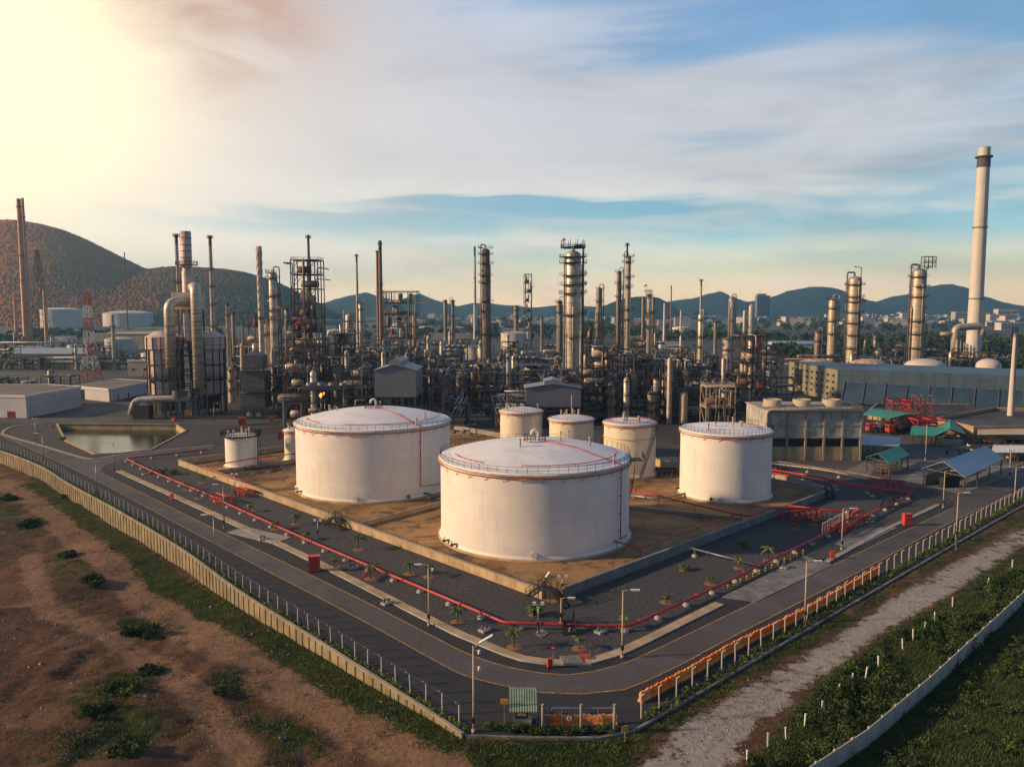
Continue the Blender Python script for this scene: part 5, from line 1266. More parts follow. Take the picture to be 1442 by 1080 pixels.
def kit_rack(label, L, d_, levels, h, m, seed, loc=(0, 0, 0), rz=0):
    rnd = random.Random(seed); t = thing('pipe_rack', label, 'pipe rack', loc, rz); nx = max(2, int(L/7)); mb, X, Y, Z = frame_mesh(L, d_, h, nx, 1, levels, .35, True, rnd); mb.obj('frame', m, t)
    for z in Z:
        for j in range(rnd.randint(3, 5)):
            y = -d_/2+d_*(j+.6)/5.2; r = rnd.choice([.15, .2, .28, .42]); mb = MB(); x0 = -L/2-.3; x1 = L/2+.3
            if rnd.random() < .5: xm = rnd.uniform(-.3, .3)*L; mb.tube(arcpts([(x0, y, z+r+.2), (xm, y, z+r+.2), (xm, y, z+r+1.8), (xm+2.5, y, z+r+1.8), (xm+2.5, y, z+r+.2), (x1, y, z+r+.2)], .5), r, 8)
            else: mb.cyl((x0, y, z+r+.2), (x1, y, z+r+.2), r, n=8)
            mb.obj('pipe', rnd.choice(['pipe_grey', 'clad', 'clad_silver', 'pipe_rust', 'pipe_grey', 'pipe_cream']), t)
    for j in range(3):
        x = rnd.choice(X[:-1])+rnd.uniform(1, 5); mb = MB(); mb.tube(arcpts([(x, -d_/2-.4, 0), (x, -d_/2-.4, h*rnd.uniform(.5, 1.1)), (x, d_/2, h*1.1)], .6), .2, 8); mb.obj('drop_pipe', rnd.choice(['pipe_grey', 'clad']), t)
    return t
def kit_aircooler(label, L, d_, h, m, seed, loc=(0, 0, 0), rz=0):
    rnd = random.Random(seed); t = thing('air_cooler', label, 'air cooler', loc, rz); mb, X, Y, Z = frame_mesh(L, d_, h, 3, 1, 3, .32, True, rnd); mb.obj('frame', m, t)
    mb = MB(); mb.box((0, 0, h), (L, d_, 1.4), z0=True); mb.obj('tube_bundle', 'steel_light', t)
    for i in range(4): x = -L/2+L*(i+.5)/4; mb = MB(); mb.lathe([(1.5, 0), (1.35, .9), (1.2, .9), (1.2, .3)], 16); mb.beam((-1.2, 0, .6), (1.2, 0, .6), .3, .08); mb.beam((0, -1.2, .6), (0, 1.2, .6), .3, .08); mb.obj('fan_ring', 'pipe_grey', t, (x, 0, h+1.4))
    for i in range(3): r = rnd.uniform(.6, 1.0); drum_mesh(L*.3, r).obj('drum', rnd.choice(['clad', 'clad_dark', 'pipe_rust']), t, (rnd.uniform(-.3, .3)*L, 0, rnd.choice([1.5, Z[0]+1.4, Z[1]+1.4])))
    mb = MB(); mb.rail([(-L/2-.4, -d_/2-.4, h+1.4), (L/2+.4, -d_/2-.4, h+1.4)], 1.1, 2, .05); mb.obj('railing', m, t)
    return t
def kit_drumset(label, seed, loc=(0, 0, 0), rz=0):
    rnd = random.Random(seed); t = thing('process_drum', label, 'drum', loc, rz); r = rnd.uniform(1.2, 1.9); L = rnd.uniform(8, 13); z = rnd.choice([2.5, 5, 8])+r
    drum_mesh(L, r).obj('shell', rnd.choice(['clad', 'clad_silver', 'clad_dark']), t, (0, 0, z))
    for s in (-.3, .3): mb = MB(); mb.box((s*L, 0, 0), (.6, r*1.7, z-r*.5), z0=True); mb.obj('saddle', 'concrete', t)
    mb = MB(); mb.tube(arcpts([(L*.2, 0, z+r), (L*.2, 0, z+r+2), (L*.6, 0, z+r+2), (L*.6, 0, 0)], .6), .22, 8); mb.obj('pipe', 'pipe_grey', t)
    mb = MB(); mb.rail([(-L*.4, -r-.3, z+r*.4), (L*.4, -r-.3, z+r*.4)], 1.1, 2, .05); mb.box((0, -r-.1, z+r*.35), (L*.8, .9, .1)); mb.obj('walkway', 'steel', t)
    return t
def kit_exchangers(label, seed, loc=(0, 0, 0), rz=0):
    rnd = random.Random(seed); t = thing('heat_exchanger', label, 'heat exchanger', loc, rz)
    mb, X, Y, Z = frame_mesh(9, 5, 8, 2, 1, 2, .3, True, rnd); mb.obj('frame', 'steel', t)
    for k, z in enumerate((1.4, 3.2, 5.6, 7.2)):
        o = drum_mesh(8, .75, 'x').obj('tube_shell', rnd.choice(['clad', 'pipe_rust', 'clad_silver', 'pipe_grey']), t, (0, -.8 if k % 2 else .6, z)); 
        mb = MB(); mb.cyl((3.1, 0, 0), (3.4, 0, 0), .95, n=14); mb.obj('channel_flange', 'steel_light', t, (0, -.8 if k % 2 else .6, z))
    for x in (-2, 1): mb = MB(); mb.tube(arcpts([(x, -1, 1), (x, -2.2, 1), (x, -2.2, 9), (x, 2, 9)], .5), .25, 8); mb.obj('pipe', 'pipe_grey', t)
    return t
def reg(o, lab, px=None): o['label'] = lab; return o
# ------------------------------------------------------------------ named towers and chimneys
stack(248, 330, 575, 4.4, 6.5, 'clad_pink', 'slim chimney with red brown tip left of the wide banded chimney', 'brown_stack', 14, (333, 398, 418))
stack(295.5, 332, 560, 4.2, 8, 'clad_pink', 'slim chimney with red brown tip right of the wide banded chimney', 'brown_stack', 14, (335, 380, 404, 430, 460))
stack(364.5, 347, 570, 7.5, 7.5, 'clad_pink', 'chimney with spiral strakes near its top', None, 0, (449,), strake=True)
stack(434, 331, 560, 3.2, 5.5, 'brown_stack', 'slim brown chimney rising behind the tall open steel tower', 'dark_cap', 14, (335,))
stack(502, 358, 520, 2.6, 5, 'clad_pink', 'thin pale chimney with dark tip left of the paired brown chimneys', 'dark_cap', 11, (361,))
stack(535, 339, 500, 4.8, 6.4, 'brown_stack', 'tall brown chimney, the front one of a close pair', 'dark_cap', 14, (344, 401))
stack(531, 353, 492, 3.2, 4.8, 'brown_stack', 'lower brown chimney, the back one of a close pair', 'dark_cap', 4, (355,))
stack(668.5, 347, 478, 2.6, 5, 'stackwhite', 'thin white chimney with black tip left of the dark platformed column', 'dark_cap', 14, (352, 392, 428))
stack(945.5, 402, 470, 1.4, 2.6, 'brown_stack', 'very thin brown mast like chimney before the green hill', 'dark_cap', 8, (405,))
stack(936, 427, 485, 3, 4, 'clad_pink', 'short pink chimney right of the gold lit column', None, 0)
stack(959, 437, 475, 2.6, 3.2, 'clad_pink', 'short far chimney before the pale round tank', None, 0)
stack(987.5, 394, 540, 2.0, 4.2, 'stackwhite', 'needle chimney with dark tip standing on a platformed column', 'dark_cap', 9, (396,))
stack(1386.5, 208, 503, 15.4, 20, 'stackwhite', 'very tall white chimney at the right with dark band near its top', 'clad_dark', 0, (321, 421), base=None)
stack(1430, 470, 598, 4.5, 9, 'stackwhite', 'thin pale chimney at the right edge behind the tan basin', 'clad_dark', 5, ())
stack(320, 427, 560, 5.5, 6, 'clad', 'short chimney with black cap between the furnaces and the spiral one', 'dark_cap', 4, (444,))
stack(175, 355, 490, 1.2, 2.2, 'brown_stack', 'thin guyed mast before the brown hill', 'dark_cap', 4, (), name='mast')
stack(158, 443, 520, 5, 5, 'cream_wall', 'short cream vent stack above the cream hall', None, 0, (460,))
# dark band near the top of the tall chimney
p, H, k = base_at(1386.5, 208, 503)
for o in list(bpy.data.objects):
    if o.name.startswith('chimney') and o.get('label', '').startswith('very tall white'):
        t = o; r0, r1 = 12.5/k, 8/k; z0, z1 = HZ(236, p.y), HZ(222, p.y); f_ = lambda z: (r0+(r1-r0)*z/H)*1.015
        mb = MB(); mb.lathe([(f_(z0), z0), (f_(z1), z1)], 24); mb.obj('dark_band', 'dark_cap', t)
        mb = MB(); rr = f_(z1); mb.lathe([(rr, z1-.3), (rr+1.6, z1-.2), (rr+1.6, z1+.9), (rr, z1+.9)], 20); mb.obj('top_gallery', 'dark_cap', t)
# columns: px, ytop, yb, width, material, label, platforms
column(384, 383, 562, 12, 'clad_silver', 'gold lit column with pipe loop left of the tall open steel tower', (384, 392, 417, 437, 449, 470), pipe=1)
column(377, 455, 560, 19, 'clad_silver', 'broad pale green white vessel behind the small tiered furnace', (452, 470))
column(508, 427, 520, 7, 'clad_silver', 'right one of the paired platformed columns before the blue hill', (427, 436, 453), name='distillation_column')
column(492, 442, 515, 12, 'clad', 'left wider one of the paired platformed columns', (443, 452), pipe=-1)
column(480, 456, 505, 5, 'clad_silver', 'short column with black top left of the paired columns', (457,), small=True)
column(627, 422, 480, 5.5, 'clad_dark', 'left one of the twin brown columns', (424, 445), small=True)
column(637.5, 422, 480, 5.5, 'clad_dark', 'right one of the twin brown columns', (424, 445), pipe=-1)
column(684, 350, 530, 11.5, 'clad_dark', 'tall dark column ringed with many platforms', (349, 358, 371, 388, 398, 424, 438, 450, 470), crown=False, taper=14, wide=2.2)
column(807, 353, 565, 22, 'clad_silver', 'thick silver column with a crown of masts on top', (362, 370, 388, 401, 413, 443, 475), crown=True, flag=True, taper=20, pipe=1, wide=2.6)
column(819, 372, 560, 7, 'clad_silver', 'slim silver riser column beside the thick one', (385, 400, 412, 440), small=True)
column(788, 423, 520, 8, 'clad_dark', 'brown column with curved top pipe left of the thick silver column', (425, 440, 460), pipe=1)
column(844, 405, 515, 8.5, 'clad_dark', 'brown column with pipe loop right of the thick silver column', (406, 424, 442, 463), pipe=1)
column(872, 382, 525, 7, 'clad_dark', 'left slim platformed column next to the chimney topped one', (383, 399, 407, 418, 440), pipe=1)
column(885, 360, 535, 8, 'clad', 'slim column with a short black chimney on top', (361, 369, 390, 404, 436, 450), wide=1.8)
stack(883.5, 342, 535, 2.6, 2.6, 'dark_cap', 'short black chimney on top of the slim column', 'black', 12, (346,))
column(914, 414, 535, 6, 'clad_silver', 'gold lit column with orange windsock before the green hill', (411, 417, 441, 462), flag=True)
column(906, 418, 505, 4.5, 'clad_dark', 'thin dark column just left of the gold lit one', (420,), small=True)
column(920, 420, 520, 4, 'clad_dark', 'thin dark column just right of the gold lit one', (422, 440), small=True)
column(987, 442, 545, 7, 'clad_silver', 'silver column with dark platforms under the needle chimney', (442, 450, 474, 488), wide=2)
column(1031, 417, 480, 9, 'clad', 'plain grey column with pipe loop far behind the steel frame', (420, 452), pipe=1)
column(1049, 437, 478, 5, 'clad', 'short far column left of the dark capped one', (), small=True)
column(1058.5, 428, 480, 9, 'clad', 'short far column with dark cap beside the high rise', (429,), small=True)
column(1024, 475, 545, 13, 'clad_pink', 'squat pinkish vessel left of the steel frame with red boxes', (476, 492), small=True)
column(1173.5, 420, 525, 12, 'clad', 'short brown column with a dark spike left of the pipe loop column', (421, 434, 452, 470), pipe=1)
column(1153, 466, 520, 11, 'clad_dark', 'low dark column at the left end of the right hand group', (467, 480))
column(1204.5, 389, 528, 18, 'clad', 'brown column with a tall pipe loop on its left', (401, 418, 425, 440, 455, 472, 490), pipe=-1)
column(1295, 378, 530, 19, 'clad', 'tall brown column with a cage frame on top', (377, 390, 404, 418, 434, 452, 470, 490), pipe=-1)
column(1237, 489, 520, 9, 'clad', 'small stump vessel between the two big brown columns', (), small=True)
column(727, 430, 490, 7, 'clad_dark', 'short stepped tower left of the slim framed tower', (431, 437, 446), small=True)
column(924, 532, 592, 8, 'clad_pink', 'pinkish white column standing free in the dark frames', (532, 565), small=True)
column(475, 520, 590, 11, 'clad_dark', 'thick dark column in shade left of the grey elevated shed', (520, 545), small=True)
column(840, 433, 500, 4, 'clad_dark', 'short thin column far behind the thick silver one', (434,), small=True)
column(763, 445, 495, 4, 'clad_dark', 'small far column right of the slim framed tower', (446,), small=True)
column(1008, 452, 500, 5, 'clad_dark', 'small far column right of the needle topped one', (453,), small=True)
column(328, 440, 520, 5, 'clad_dark', 'small far column right of the furnaces', (441,), small=True)
column(455, 443, 520, 5, 'clad_dark', 'small brown column right of the tall open steel tower', (444,), small=True)
column(583, 440, 500, 6, 'clad_dark', 'small brown column behind the square vessel structure', (441,), small=True)
column(604, 470, 540, 7, 'clad', 'short column above the grey elevated shed', (471,), small=True)
# cage on the tall right column
p, H, k = base_at(1308, 362, 530); t = thing('cage_frame', 'open steel cage on top of the tall right column', 'steel frame', (p.x, p.y, HZ(378, p.y)))
mb, *_ = frame_mesh(16/k, 4, (378-362)/k, 3, 1, 2, .3); mb.obj('frame', 'steel_brown', t); mb = MB(); mb.rail([(-8/k, -2, 8/k), (8/k, -2, 8/k)], 1.2, 1.2, .1); mb.obj('railing', 'steel_brown', t)
p, H, k = base_at(1213, 377, 528); t = thing('davit', 'bent davit arm on top of the brown loop column', 'davit', (p.x, p.y, HZ(392, p.y))); mb = MB(); mb.tube([(0, 0, 0), (0, 0, 15/k), (-10/k, 0, 16/k)], .25, 8); mb.obj('arm', 'steel', t)
# wide banded chimney with its two big ducts
p, H, k = base_at(261, 326, 583); D = p.y; t = thing('chimney', 'wide banded chimney rising above the two round furnaces', 'chimney', p)
z_ = lambda y: HZ(y, D)
r = 7.3/k; mb = MB(); mb.lathe([(r*.95, z_(480)), (r*.95, z_(383)), (r*.75, z_(381)), (r*1.0, z_(372)), (r, H), (r*.85, H), (r*.85, H-3)], 28); mb.obj('shaft', 'clad_pink', t)
for y in (335, 345, 354, 363): mb = MB(); mb.lathe([(r+.02, z_(y)-.12), (r+.15, z_(y)-.12), (r+.15, z_(y)+.12), (r+.02, z_(y)+.12)], 28); mb.obj('band', 'brown_stack', t)
mb = MB(); z = z_(373); mb.lathe([(r, z-.2), (r+2.0, z-.2), (r+2.0, z), (r, z)], 24); mb.rail([((r+1.95)*cos(2*pi*j/14), (r+1.95)*sin(2*pi*j/14), z) for j in range(14)], 1.3, 1.5, .07, closed=True); mb.obj('gallery', 'brown_stack', t)
mb, *_ = frame_mesh(9, 9, z_(480)-0, 1, 1, 5, .4, True); mb.obj('support_frame', 'steel_brown', t)
def duct(px, ytop, ybot, wpx, dy, label, xto):
    k_ = PPX(D+dy, 20); x = (px-721)/F*((D+dy)*CP+(CH-20)*SP); zt = HZ(ytop, D+dy); zb = max(2, HZ(ybot, D+dy)); r = wpx/2/k_
    t = thing('flue_duct', label, 'duct', (x, D+dy, 0)); xt = xto; path = arcpts([(xt, -dy, zt-r), (0, -dy*.2 if 0 else 0, zt-r), (0, 0, zb)], 3.2*r*.6, 8)
    mb = MB(); mb.tube(path, r, 24); mb.obj('duct', 'clad_silver', t); mb = MB(); mb.lathe([(r+.01, 0), (r+.14, .05), (r+.14, .3), (r+.01, .35)], 24); bo = mb.obj('band', 'clad_dark', t, (0, 0, zb))
    clones(bo, t, [((0, 0, zb+i*3.0), 0) for i in range(1, int((zt-4*r-zb)/3.0))]); mb = MB()
    for a in (-1, 1):
        for b2 in (-1, 1): mb.beam((a*r*1.1, b2*r*1.1, 0), (a*r*1.1, b2*r*1.1, zb+3), .3)
        mb.beam((-r*1.1, a*r*1.1, zb+3), (r*1.1, a*r*1.1, zb+3), .3); mb.beam((-r*1.1, a*r*1.1, 0), (r*1.1, a*r*1.1, zb+3), .18)
    mb.obj('support', 'steel_light', t); return t
duct(241, 418, 518, 14, -8, 'big curved silver flue duct in front of the left furnace', 6)
duct(279, 397, 546, 14, -9, 'big curved silver flue duct in front of the right furnace', -4.6)
# round furnaces
def furnace(px, yb, w_, ytop, ysh, ybody, label, seed):
    D = DY(yb); k = PPX(D, 15); x = AX(px, D, 15); r = w_/2/k; z0 = HZ(554, D); zt = HZ(ytop, D); zs = HZ(ysh, D); zb = HZ(ybody, D)
    t = thing('furnace', label, 'furnace', (x, D, 0)); n = 14
    mb = MB(); mb.lathe([(r*.93, z0), (r*.93, zb)], n, smooth=False); mb.obj('body', 'clad_pink', t)
    mb = MB(); mb.lathe([(r*1.04, zb), (r*1.04, zs), (r*.4, zt), (0.02, zt)], n, smooth=False); mb.obj('hood', 'clad_pink', t)
    mb = MB()
    for i in range(n): a = 2*pi*i/n; e = Vector((cos(a), sin(a), 0)); mb.beam(e*r*.96+Vector((0, 0, 0)), e*r*.96+Vector((0, 0, zb)), .35); mb.beam(e*r*1.06+Vector((0, 0, zb)), e*r*1.06+Vector((0, 0, zs)), .2)
    for z in (z0, z0+(zb-z0)*.33, z0+(zb-z0)*.66, zb): mb.lathe([(r*.95, z-.2), (r*1.02, z-.2), (r*1.02, z+.2), (r*.95, z+.2)], n, smooth=False)
    mb.obj('rib_frame', 'steel_brown', t); 
    for z in (z0+(zb-z0)*.4,): platform_mesh(r, z, -3.0, -.1, 1.2).obj('platform', 'steel_brown', t)
    rnd = random.Random(seed)
    for i in range(4): a = -pi*(i+.5)/4; e = Vector((cos(a), sin(a), 0)); mb = MB(); mb.box(tuple(e*r*.95+Vector((0, 0, z0+2+rnd.random()*4))), (.9, .9, 1.3)); mb.obj('burner_door', 'steel', t)
    mb = MB(); mb.lathe([(r*.6, 1.5), (r*.7, z0)], 12); mb.obj('floor_duct', 'steel', t)
    return t
furnace(233, 583, 48, 466, 474, 491, 'left round ribbed furnace under the wide banded chimney', 1)
furnace(293, 580, 48, 466, 474, 491, 'right round ribbed furnace under the wide banded chimney', 2)
# breeching box between furnaces and chimney
t = thing('breeching', 'pale breeching box joining the ducts below the wide banded chimney', 'duct', (p.x, p.y, 0)); mb = MB(); za, zb = HZ(436, D), HZ(412, D)
mb.box((0, 0, za), (40/k, 5, zb-za), z0=True); mb.obj('casing', 'clad_pink', t); mb = MB()
for s in (-1, 1): mb.beam((s*18/k, -2, 0), (s*18/k, -2, za), .4); mb.beam((s*18/k, 2, 0), (s*18/k, 2, za), .4); mb.beam((s*18/k, -2, za*.5), (s*4/k, -2, za), .25)
mb.obj('leg', 'steel_brown', t)
# air preheater and fans before the furnaces
D2 = DY(590); t = thing('air_preheater', 'pale ducting and fan set in front of the left furnace', 'fan set', (AX(222, D2), D2, 0)); k2 = PPX(D2)
mb = MB(); mb.tube(arcpts([(-10, 0, 1.5), (-8.5, 0, 7), (3, 0, 7.5), (11, 0, 7.5)], 3), 1.15, 14); mb.obj('duct', 'concrete_pale', t); mb = MB(); mb.lathe([(2.6, 0), (2.6, 2.5)], 20); mb.obj('round_duct', 'steel_light', t, (8, 0, 8)); mb = MB(); mb.box((-6, 1, 0), (6, 4, 5), z0=True); mb.obj('fan_housing', 'steel', t)
for x in (-8, -3, 2, 8, 12): mb = MB(); mb.beam((x, -1.8, 0), (x, -1.8, 6.5), .3); mb.beam((x, 1.8, 0), (x, 1.8, 6.5), .3); mb.beam((x, -1.8, 6.5), (x, 1.8, 6.5), .3); mb.obj('stand', 'steel_light', t)
D2 = DY(584); t = thing('blower', 'round cream blower on a concrete block between the furnaces', 'blower', (AX(270, D2), D2, 0)); mb = MB(); mb.cyl((0, -1.2, 4.2), (0, 1.0, 4.2), 1.9, n=20); mb.obj('scroll', 'pipe_cream', t); mb = MB(); mb.box((1, 0, 0), (7, 3, 2.2), z0=True); mb.obj('plinth', 'concrete_warm', t); mb = MB(); mb.cyl((3.2, -.5, 2.2), (3.2, -.5, 7), 1.2, n=14); mb.obj('intake', 'bluepaint', t); mb = MB(); mb.cyl((3.2, -.5, 7), (3.2, -.5, 8), 1.5, n=14); mb.obj('collar', 'blue_roof', t)
# small tiered furnace
D3 = DY(588); k3 = PPX(D3, 10); t = thing('furnace', 'small tiered box furnace with a pointed hood right of the round furnaces', 'furnace', (AX(361, D3, 10), D3, 0)); z3 = lambda y: HZ(y, D3)
for ya, yb_, w0 in ((573, 552, 33), (549, 522, 33)): mb = MB(); mb.box((0, 0, z3(ya)), (w0/k3, 8, z3(yb_)-z3(ya)), z0=True); mb.obj('tier', 'steel_light', t); 
for ya in (574, 550, 521): mb = MB(); mb.rail([(-17/k3, -4.6, z3(ya)), (17/k3, -4.6, z3(ya))], 1.2, 1.5, .08); mb.box((0, -4.3, z3(ya)), (35/k3, 1.2, .2)); mb.obj('walkway', 'steel', t)
mb = MB(); a = 13/k3; za, zb, zc2 = z3(519), z3(500), z3(494)
mb.add([(-a, -3, za), (a, -3, za), (a, 3, za), (-a, 3, za), (-a, -3, zb), (a, -3, zb), (a, 3, zb), (-a, 3, zb), (-.6, -.6, zc2), (.6, -.6, zc2), (.6, .6, zc2), (-.6, .6, zc2)], [(0, 1, 5, 4), (1, 2, 6, 5), (2, 3, 7, 6), (3, 0, 4, 7), (4, 5, 9, 8), (5, 6, 10, 9), (6, 7, 11, 10), (7, 4, 8, 11)]); mb.obj('hood', 'steel_light', t)
mb = MB(); mb.cyl((0, 0, zc2-1), (0, 0, z3(484)), 1.0, n=14); mb.obj('vent', 'clad_silver', t)
for x in (-3.5, 0, 3.5): mb = MB(); mb.beam((x, -3.5, 0), (x, -3.5, z3(573)), .4); mb.obj('leg', 'steel', t)
for x in (-1.8, 1.8): mb = MB(); mb.cyl((x, -4.2, 1.8), (x, -3.6, 1.8), .75, n=16); mb.obj('burner', 'pipe_cream', t)
# ------------------------------------------------------------------ big steel structures
def bigframe(px0, px1, ytop, yb, dep, nf, label, m='steel', seed=1, nx=2, ny=1, **kw):
    D = DY(yb); H = HZ(ytop, D); pc_ = (px0+px1)/2; x = LX(pc_, ytop, D); k = PPX(D, H*.5)
    return kit_structure('steel_structure', label, (px1-px0)/k, dep, H, nf, m, seed, (x, D+dep/2, 0), 0, nx=nx, ny=ny, **kw)
bigframe(409, 447, 366, 588, 9, 11, 'tall open steel tower with many floors', 'steel_brown', 11, 2, 2, dense=1)
bigframe(396, 430, 433, 592, 7, 7, 'lower stair tower in front of the tall open steel tower', 'steel_light', 12, 1, 1, boxes=True)
bigframe(536, 586, 411, 510, 22, 6, 'square structure packed with upright vessels before the blue hill', 'steel', 13, 4, 2, dense=5)
bigframe(738, 749, 386, 505, 8, 9, 'slim framed tower before the blue hill', 'steel', 14, 1, 1, dense=1)
bigframe(1042, 1080, 473, 602, 9, 7, 'steel frame with red boxes round a gold lit column', 'steel', 15, 2, 1, boxes=True)
column(1058, 470, 600, 8, 'clad_silver', 'gold lit column inside the steel frame with red boxes', (), small=True)
bigframe(995, 1036, 545, 603, 8, 2, 'pipe bridge with white exchangers left of the steel frame', 'pipe_cream', 16, 3, 1)
bigframe(462, 500, 470, 560, 12, 6, 'dark steel structure right of the tall open steel tower', 'steel_light', 17, 3, 1, dense=2)
bigframe(500, 545, 490, 545, 14, 3, 'dark framed structure with blue curtain above the elevated shed', 'steel_light', 18, 3, 1, dense=2)
bigframe(830, 870, 488, 592, 10, 6, 'dark scaffold frame right of the thick silver column', 'steel', 19, 2, 1, dense=1)
bigframe(880, 925, 500, 590, 10, 6, 'dark scaffold frame below the gold lit column', 'steel', 20, 3, 1, dense=2)
bigframe(935, 985, 508, 590, 10, 6, 'dark scaffold frame with cross braces left of the needle topped column', 'steel', 21, 2, 1, dense=1)
bigframe(640, 676, 512, 560, 8, 3, 'grey pipe frame above the service road', 'steel_light', 22, 2, 1)
bigframe(870, 895, 455, 520, 8, 4, 'frame at the foot of the slim chimney topped column', 'steel', 23, 2, 1)
bigframe(342, 375, 440, 545, 8, 5, 'dark frame behind the small tiered furnace', 'steel_brown', 24, 2, 1)
bigframe(820, 850, 455, 560, 7, 5, 'steel frame holding bundled pipes right of the thick silver column', 'steel_light', 25, 2, 1)
# vertical pipe bundle right of the thick column
# long pipe racks facing the camera
def rack_at(px0, px1, yb, ytop, levels, dep, label, seed, m='steel_light'):
    D = DY(yb); H = HZ(ytop, D); x0, x1 = AX(px0, D), AX(px1, D); return kit_rack(label, x1-x0, dep, levels, H, m, seed, ((x0+x1)/2, D+dep/2, 0))
rack_at(597, 722, 566, 532, 3, 8, 'long pale pipe rack between the elevated shed and the green lined road', 31)
rack_at(640, 800, 548, 517, 3, 8, 'long pipe rack crossing in front of the thick silver column', 32)
rack_at(830, 1040, 560, 528, 3, 9, 'long dark pipe rack on the right of the process area', 33, 'steel')
rack_at(700, 830, 585, 560, 2, 6, 'low pipe rack behind the small cream tanks', 34)
rack_at(330, 460, 530, 490, 3, 8, 'pipe rack behind the tall open steel tower', 35, 'steel')
rack_at(-30, 130, 505, 483, 2, 10, 'reddish pipe rack at the far left before the white tanks', 36, 'steel_brown')
rack_at(60, 215, 520, 505, 2, 8, 'low reddish pipe rack behind the red and white mast', 37, 'steel_brown')
rack_at(1110, 1300, 522, 507, 2, 8, 'pipe rack at the foot of the right hand columns', 38, 'steel')
# rack running away from the camera beside the service road
D = DY(612); t = kit_rack('long pipe rack running back beside the service road', 60, 8, 2, 7, 'steel_light', 41, (AX(692, D)+4, D+26, 0), pi/2+.06)
# green and blue pipes on the same rack line
# ------------------------------------------------------------------ sheds, fans, cooling tower, halls
def shed(px, yb, wpx, yeave, yridge, yfloor, dep, label, m='grey_clad', mr='grey_roof', legs=True, vent=True, cat='shed', name='shed', ridge_along_y=True, mono=False):
    D = DY(yb); k = PPX(D, 8); w_ = wpx/k; x = AX(px, D, 8); ze, zr, zf = HZ(yeave, D), HZ(yridge, D), HZ(yfloor, D) if legs else 0
    t = thing(name, label, cat, (x, D, 0)); a = w_/2
    mb = MB(); mb.add([(-a, 0, zf), (a, 0, zf), (a, 0, ze), (0, 0, zr), (-a, 0, ze)], [(0, 1, 2, 3, 4)]); mb.add([(-a, dep, zf), (a, dep, zf), (a, dep, ze), (0, dep, zr), (-a, dep, ze)], [(4, 3, 2, 1, 0)]); mb.add([(a, 0, zf), (a, dep, zf), (a, dep, ze), (a, 0, ze)], [(0, 1, 2, 3)]); mb.add([(-a, 0, zf), (-a, dep, zf), (-a, dep, ze), (-a, 0, ze)], [(3, 2, 1, 0)]); mb.obj('wall', m, t)
    mb = MB(); s = (zr-ze)/a; o_ = .5
    for g in (-1, 1):
        q = [(0, -o_, zr+.06), (g*(a+o_), -o_, ze-s*o_+.06), (g*(a+o_), dep+o_, ze-s*o_+.06), (0, dep+o_, zr+.06)]
        mb.add(q+[(x_, y_, z_-.15) for x_, y_, z_ in q], [(0, 1, 2, 3), (7, 6, 5, 4), (0, 4, 5, 1), (1, 5, 6, 2), (2, 6, 7, 3)])
    mb.obj('roof', mr, t)
    if vent: mb = MB(); vw = w_*.16; hh = (zr-ze)*.75+.4; mb.add([(-vw, .2, zr-s*vw), (vw, .2, zr-s*vw), (vw, .2, zr+hh*.5), (0, .2, zr+hh), (-vw, .2, zr+hh*.5), (-vw, dep-.2, zr-s*vw), (vw, dep-.2, zr-s*vw), (vw, dep-.2, zr+hh*.5), (0, dep-.2, zr+hh), (-vw, dep-.2, zr+hh*.5)], [(0, 1, 2, 3, 4), (9, 8, 7, 6, 5), (1, 6, 7, 2), (2, 7, 8, 3), (3, 8, 9, 4), (4, 9, 5, 0)]); mb.obj('ridge_vent', mr, t)
    if legs:
        n = 4
        for i in range(n):
            for y in (.3, dep-.3): mb = MB(); xx = -a+.3+(w_-.6)*i/(n-1); mb.beam((xx, y, 0), (xx, y, zf), .4); mb.obj('leg', 'steel_light', t)
        mb = MB()
        for i in range(0, n-1, 2): mb.beam((-a+.3+(w_-.6)*i/(n-1), .3, 0), (-a+.3+(w_-.6)*(i+1)/(n-1), .3, zf), .2)
        mb.obj('brace', 'steel_light', t); mb = MB(); mb.box((0, dep/2, zf-.1), (w_, dep, .25)); mb.obj('floor', 'steel', t)
    return t
shed(557, 606, 58, 521, 513, 559, 18, 'grey elevated gable shed on steel legs behind the wide tank')
shed(779, 600, 78, 546, 540, 573, 11, 'grey low shed with roof vent behind the small cream tanks')
# cooling tower
D = DY(648); k = PPX(D, 6); w_ = 130/k; t = thing('cooling_tower', 'concrete cooling tower with dark open bays at its foot', 'cooling tower', (AX(1147, D, 6), D, 0)); zt, zm, zo, zl = HZ(580, D), HZ(598, D), HZ(616, D), HZ(629, D); dep = 20
mb = MB(); mb.box((0, dep/2, zo), (w_, dep, zt-zo), z0=True); mb.obj('casing', 'concrete_pale', t)
mb = MB(); mb.box((0, dep/2+.5, .1), (w_-.6, dep-1, zo-.15), z0=True); mb.obj('fill_bay', 'black', t)
nb = 5
for i in range(nb): mb = MB(); x = -w_/2+w_*(i+.5)/nb; mb.box((x, .15, 0), (w_/nb-.8, .4, zl), z0=True); mb.obj('basin_panel', 'concrete_warm', t)
for i in range(nb+1): mb = MB(); x = -w_/2+w_*i/nb; mb.box((x, -.1, 0), (.5, .5, zt), z0=True); mb.obj('pillar', 'concrete', t)
mb = MB(); mb.box((0, -.05, zm-.15), (w_, .3, .3)); mb.box((0, -.05, zo), (w_, .35, .4)); mb.box((0, dep/2, zt), (w_+.8, dep+.8, .35), z0=True); mb.obj('beam', 'concrete', t)
for i in range(3): x = -w_/2+w_*(i+.5)/3; mb = MB(); mb.lathe([(2.6, 0), (2.35, .8), (2.45, 1.9), (2.25, 1.9), (2.2, .6), (0, .6)], 24); o = mb.obj('fan_stack', 'cream_wall', t, (x, dep/2, zt+.35))
